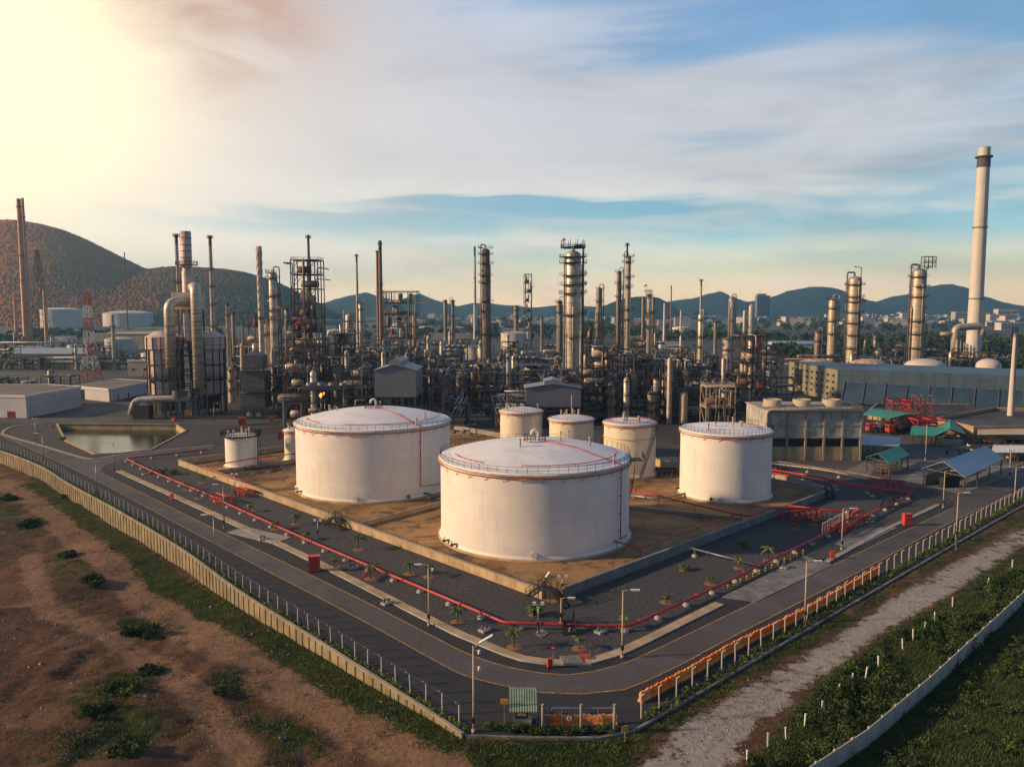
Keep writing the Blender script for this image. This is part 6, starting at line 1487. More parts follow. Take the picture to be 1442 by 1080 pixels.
mb = MB(); mb.rail([(-w_/2-.3, -.3, zt+.35), (w_/2+.3, -.3, zt+.35), (w_/2+.3, dep, zt+.35)], 1.1, 1.5, .06); mb.obj('railing', 'pipe_grey', t)
mb = MB(); mb.tube(arcpts([(-w_/2-.8, -.8, 0), (-w_/2-.8, -.8, zt+.6), (-w_/2+3, -.8, zt+.6), (w_/2, -.8, zt+.6)], 1.2), .4, 10); mb.obj('header_pipe', 'pipe_cream', t)
# long hall with slanted ribs
def quadwall(mb, a, c, z0, z1, mi=0): mb.add([(a.x, a.y, z0), (c.x, c.y, z0), (c.x, c.y, z1), (a.x, a.y, z1)], [(0, 1, 2, 3)], mi)
A = P(1178, 566); B = P(1110, 549); dirE = (P(1480, 584)-A); dirE.z = 0; Cc = A+dirE.normalized()*150; Dd = B+dirE.normalized()*150
o_ = A.copy(); t = thing('long_hall', 'long blue grey hall with slanted ribs behind the green shelters', 'hall', o_); HH = HZ(521, A.y)
mb = MB(); quadwall(mb, B-o_, A-o_, 0, HH); mb.obj('end_wall', 'olive_wall', t)
n_ = Vector((dirE.y, -dirE.x, 0)).normalized()
e_ = dirE.normalized(); L = 150
mb = MB(); quadwall(mb, Vector((0, 0, 0)), e_*L, 0, HH); quadwall(mb, e_*L, e_*L+(B-A), 0, HH); mb.obj('side_wall', 'blue_wall', t)
mb = MB(); q = [Vector((0, 0, HH)), e_*L+Vector((0, 0, HH)), e_*L+(B-A)+Vector((0, 0, HH)), (B-A)+Vector((0, 0, HH))]; mb.add([tuple(v) for v in q]+[tuple(v+Vector((0, 0, .5))) for v in q], [(4, 5, 6, 7), (0, 1, 5, 4), (1, 2, 6, 5), (2, 3, 7, 6), (3, 0, 4, 7)]); mb.obj('roof', 'blue_wall', t)
zt = HH*.62; mb = MB(); q = [e_*3+Vector((0, 0, zt)), e_*L+Vector((0, 0, zt)), e_*L+n_*7+Vector((0, 0, .5)), e_*3+n_*7+Vector((0, 0, .5))]; mb.add([tuple(v) for v in q], [(3, 2, 1, 0)]); mb.add([tuple(q[0]), tuple(q[3]), (q[0].x, q[0].y, .5)], [(0, 1, 2)]); mb.obj('slanted_roof', 'blue_slope', t)
for i in range(18):
    u = e_*(3+i*8.0); mb = MB(); mb.beam(u+Vector((0, 0, zt+.3)), u+n_*7.3+Vector((0, 0, .4)), .35, .6); mb.obj('slanted_rib', 'steel_light', t)
mb = MB()
for r_ in range(2): z = HH*(.74+.14*r_); mb.beam(n_*.06+Vector((0, 0, z)), e_*L+n_*.06+Vector((0, 0, z)), .12, .25)
mb.obj('cornice', 'steel_light', t)
for r_ in range(4):
    for c_ in range(9):
        u = (B-A)*((c_+.7)/9.6); mb = MB(); mb.box((0, 0, 0), (2.0, .12, 1.0)); a = atan2((B-A).y, (B-A).x); mb.obj('window', 'glass', t, tuple(u+Vector((0, 0, HH*(.2+.2*r_)))+Vector((sin(a), -cos(a), 0))*-.07), a)
# low tan basin buildings on the right
def boxbuild(px_front, h, m, mr, label, name='building', cat='building', par=.8, sunk=0, extra=None):
    q = G(px_front)
    if (q[1]-q[0]).cross(q[2]-q[0]).z < 0: q = q[::-1]
    o = q[0].copy(); q = [v-o for v in q]; t = thing(name, label, cat, o); n = len(q); mb = MB()
    for i in range(n): a, c = q[i], q[(i+1) % n]; quadwall(mb, a, c, 0, h)
    mb.obj('wall', m, t); mb = MB(); fl, tr = tess([q]); mb.add([(v.x, v.y, h-sunk) for v in fl], tr); mb.obj('roof', mr, t)
    mb = MB(); ql = q+[q[0]]
    for a, c in zip(ql, ql[1:]): mb.beam(a+Vector((0, 0, h+.1)), c+Vector((0, 0, h+.1)), .5, .5)
    mb.obj('parapet', m, t)
    return t, q
boxbuild([(1318,606),(1370,620),(1490,618),(1490,593),(1400,590)], 4.0, 'tan_wall', 'dark_roof', 'low tan walled basin with a dark top at the right', 'basin_building', 'basin', sunk=.8)
boxbuild([(1222,590),(1300,600),(1490,606),(1490,580),(1300,574)][:4]+[(1235,578)], 2.6, 'tan_wall', 'dark_roof', 'second tan walled basin behind the first', 'basin_building', 'basin', sunk=.6)
mb = MB(); p = P(1351, 612); t = thing('lit_panel', 'yellow lit panel on the tan basin wall', 'lamp', p); mb.box((0, -.5, 2.2), (1.6, .15, .9)); mb.obj('panel', 'lamp_on', t); mb = MB(); mb.box((0, -.4, 2.2), (1.8, .1, 1.1)); mb.obj('frame', 'steel', t)
# canopies
def canopy(px, h, hr, m, label, posts=True, wall=None, name='shelter', over=.4, fascia='white', contents=None, axis=0, postm='steel_light'):
    """px: four ground corners (front-left, front-right, back-right, back-left); ridge joins the mid points of edges 0-1 and 2-3 (axis 0) or 1-2 and 3-0"""
    q = G(px); o = q[0].copy(); q = [v-o for v in q]; t = thing(name, label, 'shelter', o)
    if axis: q = q[1:]+q[:1]
    z = Vector((0, 0, 1)); m1 = (q[0]+q[1])/2+z*hr; m2 = (q[2]+q[3])/2+z*hr; e = [v+z*h for v in q]; mb = MB()
    def slab4(a, b_, c, d):
        vs = [a, b_, c, d]; mb.add([tuple(v) for v in vs]+[tuple(v-z*.12) for v in vs], [(0, 1, 2, 3), (7, 6, 5, 4), (0, 4, 5, 1), (1, 5, 6, 2), (2, 6, 7, 3), (3, 7, 4, 0)])
    ext = (m1-m2).normalized()*.6
    slab4(m1+ext, e[0]+(e[0]-m1)*.08+ext, e[3]+(e[3]-m2)*.08-ext, m2-ext); slab4(m1+ext, m2-ext, e[2]+(e[2]-m2)*.08-ext, e[1]+(e[1]-m1)*.08+ext); mb.obj('roof', m, t)
    for s in (q if posts else []): mb = MB(); mb.beam(s, s+z*h, .22); mb.obj('post', postm, t)
    if posts:
        for a, c in ((0, 3), (1, 2)):
            for u in (.33, .66): mb = MB(); s = q[a].lerp(q[c], u); mb.beam(s, s+z*h, .2); mb.obj('post', postm, t)
    mb = MB()
    for a, c in ((e[0], m1), (m1, e[1]), (e[3], m2), (m2, e[2]), (e[0], e[3]), (e[1], e[2]), (e[0], e[1]), (e[3], e[2])): mb.beam(a-z*.15, c-z*.15, .14, .2)
    mb.obj('truss', postm, t)
    if wall:
        mb = MB()
        for i in wall: quadwall(mb, q[i]*.98+(q[(i+2) % 4])*.02, q[(i+1) % 4]*.98+q[(i+3) % 4]*.02, 0, h*.55)
        mb.obj('side_wall', 'concrete', t)
    return t, q, e
canopy([(1220,663),(1252,672),(1278,660),(1250,652)], 3.6, 5.2, 'green_roof', 'small open shelter with bright green roof beside the red pipes', axis=0)
canopy([(1300,684),(1357,697),(1409,669),(1362,661)], 4.2, 6.6, 'blue_roof', 'large open shelter with pale blue grey roof at the right', wall=[3])
canopy([(1214,646),(1262,648),(1266,636),(1214,632)], 4.0, 4.8, 'blue_roof', 'blue grey roofed lean-to beside the cooling tower', axis=1)
canopy([(1216,606),(1252,612),(1290,606),(1236,596)], 5.4, 6.0, 'green_roof', 'long open shelter with bright green roof before the long hall', axis=1)
canopy([(1284,625),(1325,628),(1322,617),(1288,615)], 3.0, 4.4, 'green_roof', 'small kiosk roof, green with white gable, left of the white one', axis=1)
canopy([(1316,628),(1358,626),(1350,612),(1322,613)], 3.2, 5.0, 'green_roof', 'green and white gabled kiosk beside the tan basin', axis=0, wall=[0])
canopy([(1378,625),(1450,625),(1450,612),(1380,612)], 3.0, 3.6, 'pipe_cream', 'long flat parking roof over the motorcycles', axis=1)
canopy([(1398,650),(1450,650),(1450,640),(1402,640)], 2.6, 3.2, 'white', 'low white parking roof at the right edge', axis=1)
t = thing('crate_stack', 'stack of black crates under the large pale shelter', 'crates', P(1328, 687), .35)
for i in range(4):
    for j in range(3): mb = MB(); mb.box((i*1.25, 0, j*.85), (1.15, 1.0, .8), z0=True); mb.box((i*1.25, -.52, j*.85+.3), (.5, .03, .3), z0=True); mb.obj('crate', 'black', t)
t = thing('tool_cage', 'wire cage with red drums under the small green shelter', 'cage', P(1248, 666), .6); mb, *_ = frame_mesh(5, 3, 2.4, 6, 2, 3, .08, False); mb.obj('frame', 'steel_light', t)
for i in range(4): mb = MB(); mb.cyl((-1.8+i*1.1, 0, 0), (-1.8+i*1.1, 0, 1.1), .35, n=14); mb.obj('drum', 'redbox' if i % 2 else 'steel', t)
# red frames behind the green canopy
for (a_, yb, w_, h, lab) in ((1272, 600, 11, 9, 'red steel frame behind the green roofed shelter'), (1290, 602, 8, 8, 'second red steel frame right of the first'), (1305, 612, 9, 5, 'low red steel frame beside the tan basin')):
    p = P(a_, yb); t = thing('red_frame', lab, 'steel frame', p); mb, X, Y, Z = frame_mesh(w_, 6, h, 2, 1, 2, .4); mb.obj('frame', 'red', t); mb = MB(); mb.rail([(-w_/2, -3, Z[0]), (w_/2, -3, Z[0])], 1.1, 1.5, .08); mb.obj('railing', 'red_worn', t)
for a_, lab in ((1291, 'left'), (1303, 'right')):
    p = P(a_, 603); t = thing('white_frame', lab+' one of two tall white frames behind the red ones', 'steel frame', p); mb, *_ = frame_mesh(3, 3, 11, 1, 1, 3, .25); mb.obj('frame', 'pipe_grey', t)
# lorries below the green canopy and parked motorcycles
def truck(px, yb, m, label):
    p = P(px, yb); t = thing('lorry', label, 'lorry', p, .1); mb = MB(); mb.box((1, 0, 1.0), (7, 2.4, .3)); mb.cyl((-2, 0, 2.4), (4.6, 0, 2.4), 1.2, n=14); mb.obj('tank_body', m, t); mb = MB(); mb.box((-3.6, 0, .8), (2.0, 2.4, 2.3), z0=True); mb.obj('cab', 'redbox', t); mb = MB(); mb.box((-4.62, 0, 2.0), (.06, 2.0, .8), z0=True); mb.obj('windscreen', 'glass', t)
    for x in (-3.5, 0, 2.2, 3.6):
        for y in (-1.1, 1.1): mb = MB(); mb.cyl((x, y-.15, .5), (x, y+.15, .5), .5, n=12); mb.obj('wheel', 'tyre', t)
truck(1240, 609, 'steel_light', 'tank lorry under the green roof, left one'); truck(1268, 611, 'black', 'tank lorry under the green roof, right one')
rm = random.Random(9); protos = {}
for mname, lab in (('white', 'white motorcycle in the parking area'), ('redbox', 'red motorcycle in the parking area'), ('black', 'black motorcycle in the parking area'), ('bluepaint', 'blue motorcycle in the parking area'), ('steel_light', 'grey motorcycle in the parking area')): protos[mname] = [lab, None]
for row, (pa, pb) in enumerate([((1352, 636), (1470, 640)), ((1365, 630), (1470, 632)), ((1372, 624), (1470, 625)), ((1385, 645), (1470, 649)), ((1335, 640), (1372, 644))]):
    a, c = P(*pa), P(*pb); nn = int((c-a).length/1.35)
    for i in range(nn):
        if rm.random() < .12: continue
        mname = rm.choice(['white', 'white', 'redbox', 'black', 'black', 'steel_light', 'bluepaint']); q = a.lerp(c, i/nn)+Vector((rm.uniform(-.2, .2), rm.uniform(-.4, .4), 0)); an = pi/2+rm.uniform(-.2, .2)
        if protos[mname][1] is None: protos[mname][1] = moto(protos[mname][0], q, an, mname, 'motorcycles in the parking area'); protos[mname][1].scale = (1.15, 1.15, 1.15)
        else: dup(protos[mname][1], q, an)
# pipe arch beside the tall white chimney
D = DY(510); t = thing('flue_duct', 'thick tan pipe arch beside the tall white chimney', 'duct', (LX(1345, 470, D), D, 0)); k = PPX(D, 20); zt = HZ(461, D); mb = MB(); mb.tube(arcpts([(0, 0, 0), (0, 0, zt), (38/k, 0, zt+1), (38/k, 0, zt-6)], 4, 6), 5.0/k, 14); mb.obj('duct', 'clad', t); mb = MB(); mb.cyl((-20/k, 0, HZ(470, D)), (0, 0, HZ(470, D)), 2.6/k, n=10); mb.obj('branch', 'clad', t); mb = MB()
for i in range(6): mb.tube([(i*5/k, -3, 0), (i*5/k, -3, HZ(478+i*2, D))], .7, 8)
mb.obj('riser', 'clad', t)
# dome roofed tanks behind the long hall
for px, lab in ((1149, 'left rusty domed tank behind the long hall'), (1223, 'middle rusty domed tank behind the long hall'), (1302, 'right pale domed tank behind the long hall'), (1392, 'small pale domed roof at the right end of the long hall')):
    D = DY(540); k = PPX(D, 8); r = (26 if px < 1390 else 16)/k; t = thing('domed_tank', lab, 'tank', (AX(px, D, 8), D, 0)); zt = HZ(515, D); mb = MB(); mb.lathe([(r, 0), (r, zt)], 32); mb.obj('shell', 'tank_cream', t); mb = MB(); hd = HZ(505, D)-zt; mb.lathe([(r*1.01*cos(i*pi/16), zt+hd*sin(i*pi/16)) for i in range(9)], 32); mb.obj('dome', 'domerust' if px < 1290 else 'farwhite', t)
# burning flare tip
p = P(453, 598); t = thing('flare_burner', 'thin burner pipe with a small orange flame by the steel tower', 'burner', p); H = HZ(560, p.y); mb = MB(); mb.cyl((0, 0, 0), (0, 0, H), .18); mb.cyl((1.3, 0, 0), (1.3, 0, H-.5), .15); mb.obj('pipe', 'pipe_grey', t); mb = MB(); mb.tube([(0, 0, H), (-.2, 0, H+.5), (.2, 0, H+1.1), (.9, 0, H+1.5), (1.2, 0, H+1.9)], [.1, .55, .6, .45, .03], 10); mb.obj('flame', 'flame', t)
# ------------------------------------------------------------------ the many frames, racks and drums of the process area
rc = random.Random(77)
KITS = {}
def clutter(D, px0, px1, step, hmax, row):
    x0, x1 = AX(px0, D), AX(px1, D); x = x0+rc.uniform(0, 4)
    while x < x1:
        px = 721+x/(D*CP+(CH-8)*SP)*F
        if (652 < px < 705 and D < 300) or (525 < px < 600 and D < 300) or (742 < px < 822 and D < 275): x += step; continue
        ty = rc.choice(['A', 'B', 'S', 'S', 'S', 'D', 'X', 'S', 'V', 'V', 'V']); v = rc.randrange(4); loc = (x, D+rc.uniform(-4, 4), 0); rz = rc.choice([0, 0, 0, pi/2]) if ty in 'BDX' else rc.choice([0, 0, pi])
        w_ = {'A': 16, 'B': 21, 'S': 11, 'D': 12, 'X': 10, 'V': 7}[ty]
        desc = {'A': 'framed fan air coolers', 'B': 'pipe rack section', 'S': ['dark tall steel frame', 'grey drum filled frame', 'brown low steel frame', 'tall pipe filled frame'][v], 'D': 'horizontal process drum', 'X': 'stacked heat exchangers', 'V': ['upright cream vessel', 'upright silver vessel', 'upright brown vessel', 'tall grey vessel'][v]}[ty]
        lab = desc+', '+row+', '+near(px); key = ty+str(v)
        g = {'A': 'air coolers in the process area', 'B': 'pipe rack sections in the process area', 'S': 'steel frames in the process area', 'D': 'process drums', 'X': 'heat exchangers in the process area', 'V': 'upright vessels in the process area'}[ty]
        if key not in KITS:
            if ty == 'A': t = kit_aircooler(lab, 15, 8, 9+2*v, 'steel', v+50, loc, rz)
            elif ty == 'B': t = kit_rack(lab, 21, 7, 2+v % 3, 8+2.5*(v % 3), ['steel', 'steel_light', 'steel_brown', 'steel'][v], v+60, loc, rz)
            elif ty == 'S': t = kit_structure('steel_structure', lab, 10, 8, [14, 18, 12, 20][v], [4, 5, 3, 6][v], ['steel', 'steel_light', 'steel_brown', 'steel'][v], v+70, loc, rz)
            elif ty == 'D': t = kit_drumset(lab, v+80, loc, rz)
            elif ty == 'V':
                t = thing('process_vessel', lab, 'vessel', loc, rz); h = [14, 19, 16, 23][v]; r = [1.5, 1.1, 1.3, .95][v]; m_ = ['pipe_cream', 'clad_silver', 'clad_dark', 'clad'][v]
                mb = MB(); mb.lathe([(r*1.1, 0), (r, 3), (r, h-r), (r*.8, h-r*.4), (r*.4, h), (.02, h+.1)], 16); mb.obj('shell', m_, t)
                for z in (h*.35, h*.62, h*.92): platform_mesh(r, z, -3.3+v, .2+v*.5, 1.2).obj('platform', 'steel', t)
                mb = MB(); mb.tube(arcpts([(0, 0, h), (0, 0, h+1.6), (r+.8, 0, h+1.6), (r+.8, 0, 2)], .8), .22, 8); mb.obj('pipe', 'pipe_grey', t); mb = MB(); mb.beam((-.25, -r-.5, 0), (-.25, -r-.5, h), .08); mb.beam((.25, -r-.5, 0), (.25, -r-.5, h), .08); mb.obj('ladder', 'steel', t)
            else: t = kit_exchangers(lab, v+90, loc, rz)
            t['group'] = g; KITS[key] = t
        else:
            s = rc.uniform(.85, 1.1)*min(1, hmax/18); dup(KITS[key], loc, rz, lab, g, (1, 1, s))
        x += w_*rc.uniform(.62, .9)*step/14
for D, a, b_, st, hm_, row in ((268, 402, 655, 12, 12, 'front row'), (276, 745, 1075, 12, 16, 'front row'), (300, 395, 650, 11, 19, 'second row'), (303, 705, 1080, 11, 19, 'second row'), (318, 440, 1075, 14, 21, 'second back row'), (335, 320, 1090, 13, 19, 'third row'), (372, 320, 1100, 14, 20, 'fourth row'), (415, 310, 1105, 15, 19, 'fifth row'), (470, 305, 1000, 17, 19, 'sixth row'), (540, 300, 1000, 20, 18, 'seventh row'), (640, 300, 960, 26, 18, 'back row'), (455, 1120, 1400, 15, 13, 'row behind hall'), (520, 1130, 1442, 18, 17, 'second hall row'), (520, -20, 150, 18, 12, 'left area'), (600, -20, 310, 17, 13, 'back left area'), (720, -20, 330, 22, 14, 'far left area')):
    clutter(D, a, b_, st, hm_, row)
# ------------------------------------------------------------------ left side: mast, chimneys, buildings, tanks
def lattice(px, ytop, yb, wt, wb, label, mats, name='lattice_mast', arms=False):
    p, H, k = base_at(px, ytop, yb); D = p.y; n = 14; t = thing(name, label, 'mast', p); a0, a1 = wb/2/k, wt/2/k
    sec = {}
    for i in range(n):
        z0, z1 = H*i/n, H*(i+1)/n; fr = lambda u: a1*2+(a0-a1*2)*(1-u/.3) if (u < .3 and len(mats) > 1) else (a1*2+(a1-a1*2)*(u-.3)/.7 if len(mats) > 1 else a0+(a1-a0)*u); r0, r1 = fr(i/n), fr((i+1)/n); mi = (i*7//n) % len(mats); mb = sec.setdefault(i*7//n, (MB(), mats[mi]))[0]
        c0 = [Vector((x*r0, y*r0, z0)) for x, y in ((-1, -1), (1, -1), (1, 1), (-1, 1))]; c1 = [Vector((x*r1, y*r1, z1)) for x, y in ((-1, -1), (1, -1), (1, 1), (-1, 1))]
        for j in range(4): mb.beam(c0[j], c1[j], .28); mb.beam(c0[j], c1[(j+1) % 4], .16); mb.beam(c0[(j+1) % 4], c1[j], .16); mb.beam(c1[j], c1[(j+1) % 4], .2)
    for i, (mb, m) in sec.items(): mb.obj('mast_section', m, t)
    return t
lattice(122, 412, 538, 6, 24, 'red and white lattice mast on the left before the low white buildings', ['red_worn', 'white'])
lattice(52, 352, 492, 3, 20, 'tapering lattice pylon beside the far left twin chimney', ['steel_brown'])
lattice(1127//2+1, 0, 0, 0, 0, 'x', ['steel']) if 0 else None
stack(26, 280, 492, 5.5, 9, 'stack_orange_lit', 'front pipe of the far left twin chimney', None, 0, (292, 360, 395), name='chimney')
stack(31.5, 279, 490, 3.4, 6, 'stack_orange_lit', 'back pipe of the far left twin chimney', None, 0, (306, 321), name='chimney')
stack(62, 408, 495, 4, 5.5, 'stack_orange_lit', 'short chimney right of the lattice pylon', None, 0)
stack(20, 412, 492, 3.5, 5, 'stack_orange_lit', 'short chimney left of the twin chimney', None, 0)
def simple_tank(px, w_, ytop, yb, label, m='farwhite', cone=.06, roofm=None):
    D = DY(yb); k = PPX(D, 8); r = w_/2/k; H = HZ(ytop, D+r); t = thing('storage_tank', label, 'tank', (AX(px, D, 8), D+r, 0)); mb = MB(); mb.lathe([(r, 0), (r, H)], 36); mb.obj('shell', m, t); mb = MB(); mb.lathe([(r*1.01, H), (r*.6, H+r*cone*1.4), (0, H+r*cone*2)], 36); mb.obj('roof', roofm or m, t)
    mb = MB(); mb.rail([(r*cos(2*pi*i/24), r*sin(2*pi*i/24), H) for i in range(24)], 1.1, 3, .05, closed=True); mb.obj('railing', 'steel_light', t); return t
for a in ((159, 39, 477, 499, 'white tank behind the red and white mast'), (165, 67, 441, 460, 'wide low white tank before the brown hill, right one'), (72, 54, 436, 463, 'wide low white tank before the brown hill, left one'), (19, 26, 470, 481, 'low white tank at the left edge'),
          (725, 40, 469, 492, 'cream domed tank between the dark column and the thick column'), (666, 23, 488, 507, 'small cream tank left of the dark platformed column'), (630, 30, 493, 499, 'flat cream tank above the long pipe rack', ), (1083, 16, 508, 546, 'pale upright tank right of the steel frame', 'white'),
          (962, 25, 461, 472, 'pinkish round tank before the green hill', 'tank_cream'), (1009, 20, 457, 465, 'far pale tank right of the needle topped column'), (880, 22, 458, 466, 'far pale tank right of the chimney topped column'), (770, 40, 453, 460, 'far wide pale tank right of the slim framed tower', 'cityblue'),
          (640, 26, 461, 470, 'far pale tank behind the twin brown columns'), (700, 24, 460, 468, 'far pale tank right of the dark column'), (600, 22, 460, 468, 'far pale tank right of the square structure'), (560, 26, 456, 463, 'far pale tank behind the square structure'), (470, 24, 465, 474, 'pale tank left of the paired columns', 'tank_cream'), (455, 22, 474, 484, 'cream domed tank right of the tall open steel tower', 'tank_cream'),
          (115, 24, 452, 461, 'small far white tank left of the wide one'), (220, 26, 470, 482, 'cream tank behind the left furnace', 'tank_cream')): simple_tank(*a)
def house(px0, px1, yb, ytop, dep, label, m='white_wall', mr='brown_roof', rz=0, cat='building', gable=0, name='building', windows=0, bevel=0):
    D = DY(yb); k = PPX(D, 3); w_ = (px1-px0)/k; x = AX((px0+px1)/2, D, 3); H = HZ(ytop, D); t = thing(name, label, cat, (x, D, 0), rz); a = w_/2; mb = MB()
    mb.add([(-a, 0, 0), (a, 0, 0), (a, dep, 0), (-a, dep, 0), (-a, 0, H), (a, 0, H), (a, dep, H), (-a, dep, H)], [(0, 1, 5, 4), (1, 2, 6, 5), (2, 3, 7, 6), (3, 0, 4, 7)])
    if gable: mb.add([(-a, 0, H), (-a, dep, H), (-a, dep/2, H+gable)], [(0, 2, 1)]); mb.add([(a, 0, H), (a, dep, H), (a, dep/2, H+gable)], [(0, 1, 2)])
    mb.obj('wall', m, t); mb = MB()
    if gable:
        for q in ([(-a-.5, -.6, H-.1), (a+.5, -.6, H-.1), (a+.5, dep/2, H+gable+.1), (-a-.5, dep/2, H+gable+.1)], [(-a-.5, dep/2, H+gable+.1), (a+.5, dep/2, H+gable+.1), (a+.5, dep+.6, H-.1), (-a-.5, dep+.6, H-.1)]): mb.add(q+[(u, v, z-.15) for u, v, z in q], [(0, 1, 2, 3), (7, 6, 5, 4), (0, 4, 5, 1), (1, 5, 6, 2), (3, 2, 6, 7), (0, 3, 7, 4)])
    else: mb.box((0, dep/2, H-.3), (w_-.3, dep-.3, .4), z0=True)
    mb.obj('roof', mr, t)
    if not gable: mb = MB(); mb.box((0, -.1, H-.5), (w_+.4, .35, 1.1), z0=True); mb.box((a+.05, dep/2, H-.5), (.35, dep, 1.1), z0=True); mb.box((-a-.05, dep/2, H-.5), (.35, dep, 1.1), z0=True); mb.obj('parapet', 'white', t)
    for i in range(windows): mb = MB(); xx = -a+w_*(i+.5)/windows; mb.box((xx, -.06, H*.45), (1.6, .12, 1.2)); mb.obj('window', 'glass', t)
    return t
house(20, 60, 500, 488, 10, 'small white block before the far left chimneys', 'white', 'farwhite', name='cabin', cat='cabin')
house(66, 100, 482, 474, 12, 'low white building between the two wide tanks', 'white', 'farwhite', name='building')
house(180, 212, 530, 508, 8, 'narrow cream building left of the left furnace', 'cream_wall', 'blue_roof', name='building', windows=2)
house(128, 150, 484, 470, 10, 'small yellowish building under the striped mast top', 'cream_wall', 'cream_wall', name='building')
simple_tank(205, 22, 497, 512, 'small white tank beside the left furnace', 'white')
simple_tank(50, 24, 492, 506, 'small pink white tank in front of the far left chimneys', 'white')
simple_tank(100, 20, 486, 497, 'small white tank left of the striped mast', 'white')
# near warehouse and low building built on their ground outlines
def wedge(px, h, m, mr, label, name='warehouse', cat='building', fascia=.9, doors=()):
    q = G(px); o = q[0].copy(); q = [v-o for v in q]
    if (q[1]-q[0]).cross(q[2]-q[0]).z < 0: q = q[::-1]
    t = thing(name, label, cat, o); mb = MB(); n = len(q)
    for i in range(n): quadwall(mb, q[i], q[(i+1) % n], 0, h)
    mb.obj('wall', m, t); mb = MB(); fl, tr = tess([q]); mb.add([(v.x, v.y, h+.05) for v in fl], tr); mb.obj('roof', mr, t); mb = MB()
    for a, c in zip(q, q[1:]+q[:1]): mb.beam(a+Vector((0, 0, h-fascia*.3)), c+Vector((0, 0, h-fascia*.3)), .5, fascia)
    mb.obj('fascia', 'white', t)
    for (pa, w_, hh, m2, nm) in doors: p_ = P(*pa)-o; mb = MB(); mb.box((p_.x, p_.y-.1, .0), (w_, .3, hh), z0=True); mb.obj(nm, m2, t)
    return t
wedge([(-75,586),(38,589),(115,573),(70,569),(-75,569)], 8.3, 'white_wall', 'brown_roof', 'near white warehouse with flat brown roof at the left edge', doors=[((16, 588.5), 2.6, 2.4, 'red', 'door')])
t = wedge([(104,561),(154,566),(212,553),(165,550)], 5.6, 'white_wall', 'brown_roof', 'low white building with flat roof under the red and white mast', name='office_building', doors=[((116, 562.5), 2.2, 4.4, 'steel_light', 'shutter'), ((165, 563.2), 1.5, 2.4, 'red', 'door'), ((180, 560), 1.5, 2.4, 'red', 'door')])
house(12, 122, 515, 498, 22, 'long yellow lit low shed with blue grey roof at the left', 'cream_wall', 'blue_roof', gable=3.5, name='shed', cat='shed', windows=5)
house(150, 226, 492, 470, 30, 'cream hall with pale roof left of the furnaces', 'cream_wall', 'cream_wall', gable=3, name='hall', cat='hall')
house(60, 158, 520, 509, 10, 'low brown wall like store behind the left yard', 'tan_wall', 'brown_roof', name='store')
house(930, 962, 492, 482, 12, 'small white cabin roof behind the dark frames', 'white', 'farwhite', name='cabin', cat='cabin')
house(1085, 1100, 590, 566, 6, 'cream switch cabin left of the cooling tower', 'cream_wall', 'cream_wall', name='cabin', cat='cabin')
house(1090, 1165, 497, 484, 20, 'pale low hall left of the right hand columns', 'white_wall', 'blue_roof', name='hall', cat='hall', gable=2)
house(586, 605, 500, 481, 10, 'small white blue cabin right of the square structure', 'white', 'blue_roof', name='cabin', cat='cabin')
house(605, 662, 478, 470, 14, 'long low pale roof behind the long pipe rack', 'cream_wall', 'brown_roof', name='store')
house(708, 747, 478, 463, 16, 'cream crenellated building behind the cream domed tank', 'cream_wall', 'cream_wall', name='building', windows=8)
house(415, 455, 482, 470, 18, 'low pale building right of the tall open steel tower', 'cream_wall', 'brown_roof', name='building')
house(870, 905, 488, 474, 14, 'tan building behind the gold lit column', 'tan_wall', 'brown_roof', name='building')
# high rise
D = 2300; px = 1075; H = HZ(416, D); k = PPX(D, 40); t = thing('high_rise', 'pale blue high rise block before the far hills', 'high rise', (LX(px, 430, D), D, 0)); mb = MB(); mb.box((0, 10, 0), (18/k, 20, H), z0=True); mb.obj('wall', 'cityblue', t); mb = MB(); mb.box((-1.5/k, 10, H), (12/k, 12, 5), z0=True); mb.obj('roof_block', 'cityblue', t)
for i in range(6): mb = MB(); mb.box((-7.5/k+3*i/k, -.3, 3), (1.1/k, 1, H-6), z0=True); mb.obj('window_strip', 'glass', t)
sheet('grass_verge', [pol([(-60,538),(128,537),(126,523),(-60,524)])], .03, 'land')
clutter(395, -20, 95, 15, 7, 'near left area')
for i, (px, py, w_, h, m, lab) in enumerate([(640, 612, 5, .9, 'concrete_warm', 'tan concrete pit left of the service road'), (655, 598, 4, .8, 'concrete_warm', 'tan equipment pad beside the service road'), (622, 580, 4, .8, 'concrete', 'grey equipment pad left of the service road'), (668, 585, 4, .8, 'concrete_warm', 'small tan pad at the top of the service road')]):
    p = P(px, py); t = thing('equipment_pad', lab, 'pad', p, .1); mb = MB(); mb.prism([(-w_, -2, 0), (w_, -2, 0), (w_, 3, 0), (-w_, 3, 0)], 0, .3); mb.obj('plinth', m, t)
    for k in range(3): mb = MB(); mb.cyl((-w_*.6+k*w_*.6, 0, .3), (-w_*.6+k*w_*.6, 0, 1.6), .45, n=12); mb.cyl((-w_*.6+k*w_*.6, 0, 1.2), (-w_*.6+k*w_*.6+1.6, 0, 1.2), .25, n=10); mb.obj('pump', ['pipe_cream', 'steel_light', 'bluepaint'][k], t)
    mb = MB(); mb.tube(arcpts([(-w_, 1.5, .3), (-w_, 1.5, 2.6), (w_, 1.5, 2.6), (w_, 1.5, .3)], .6), .18, 8); mb.obj('pipe', 'pipe_grey', t)
for (px0, px1, yb, yt, lab) in ((700, 738, 603, 575, 'upright pipe rack with blue line beside the grey low shed'),):
    D = DY(yb); t = kit_rack(lab, 9, 5, 3, HZ(yt, D), 'steel_light', 99, (AX(719, D), D, 0), 0)
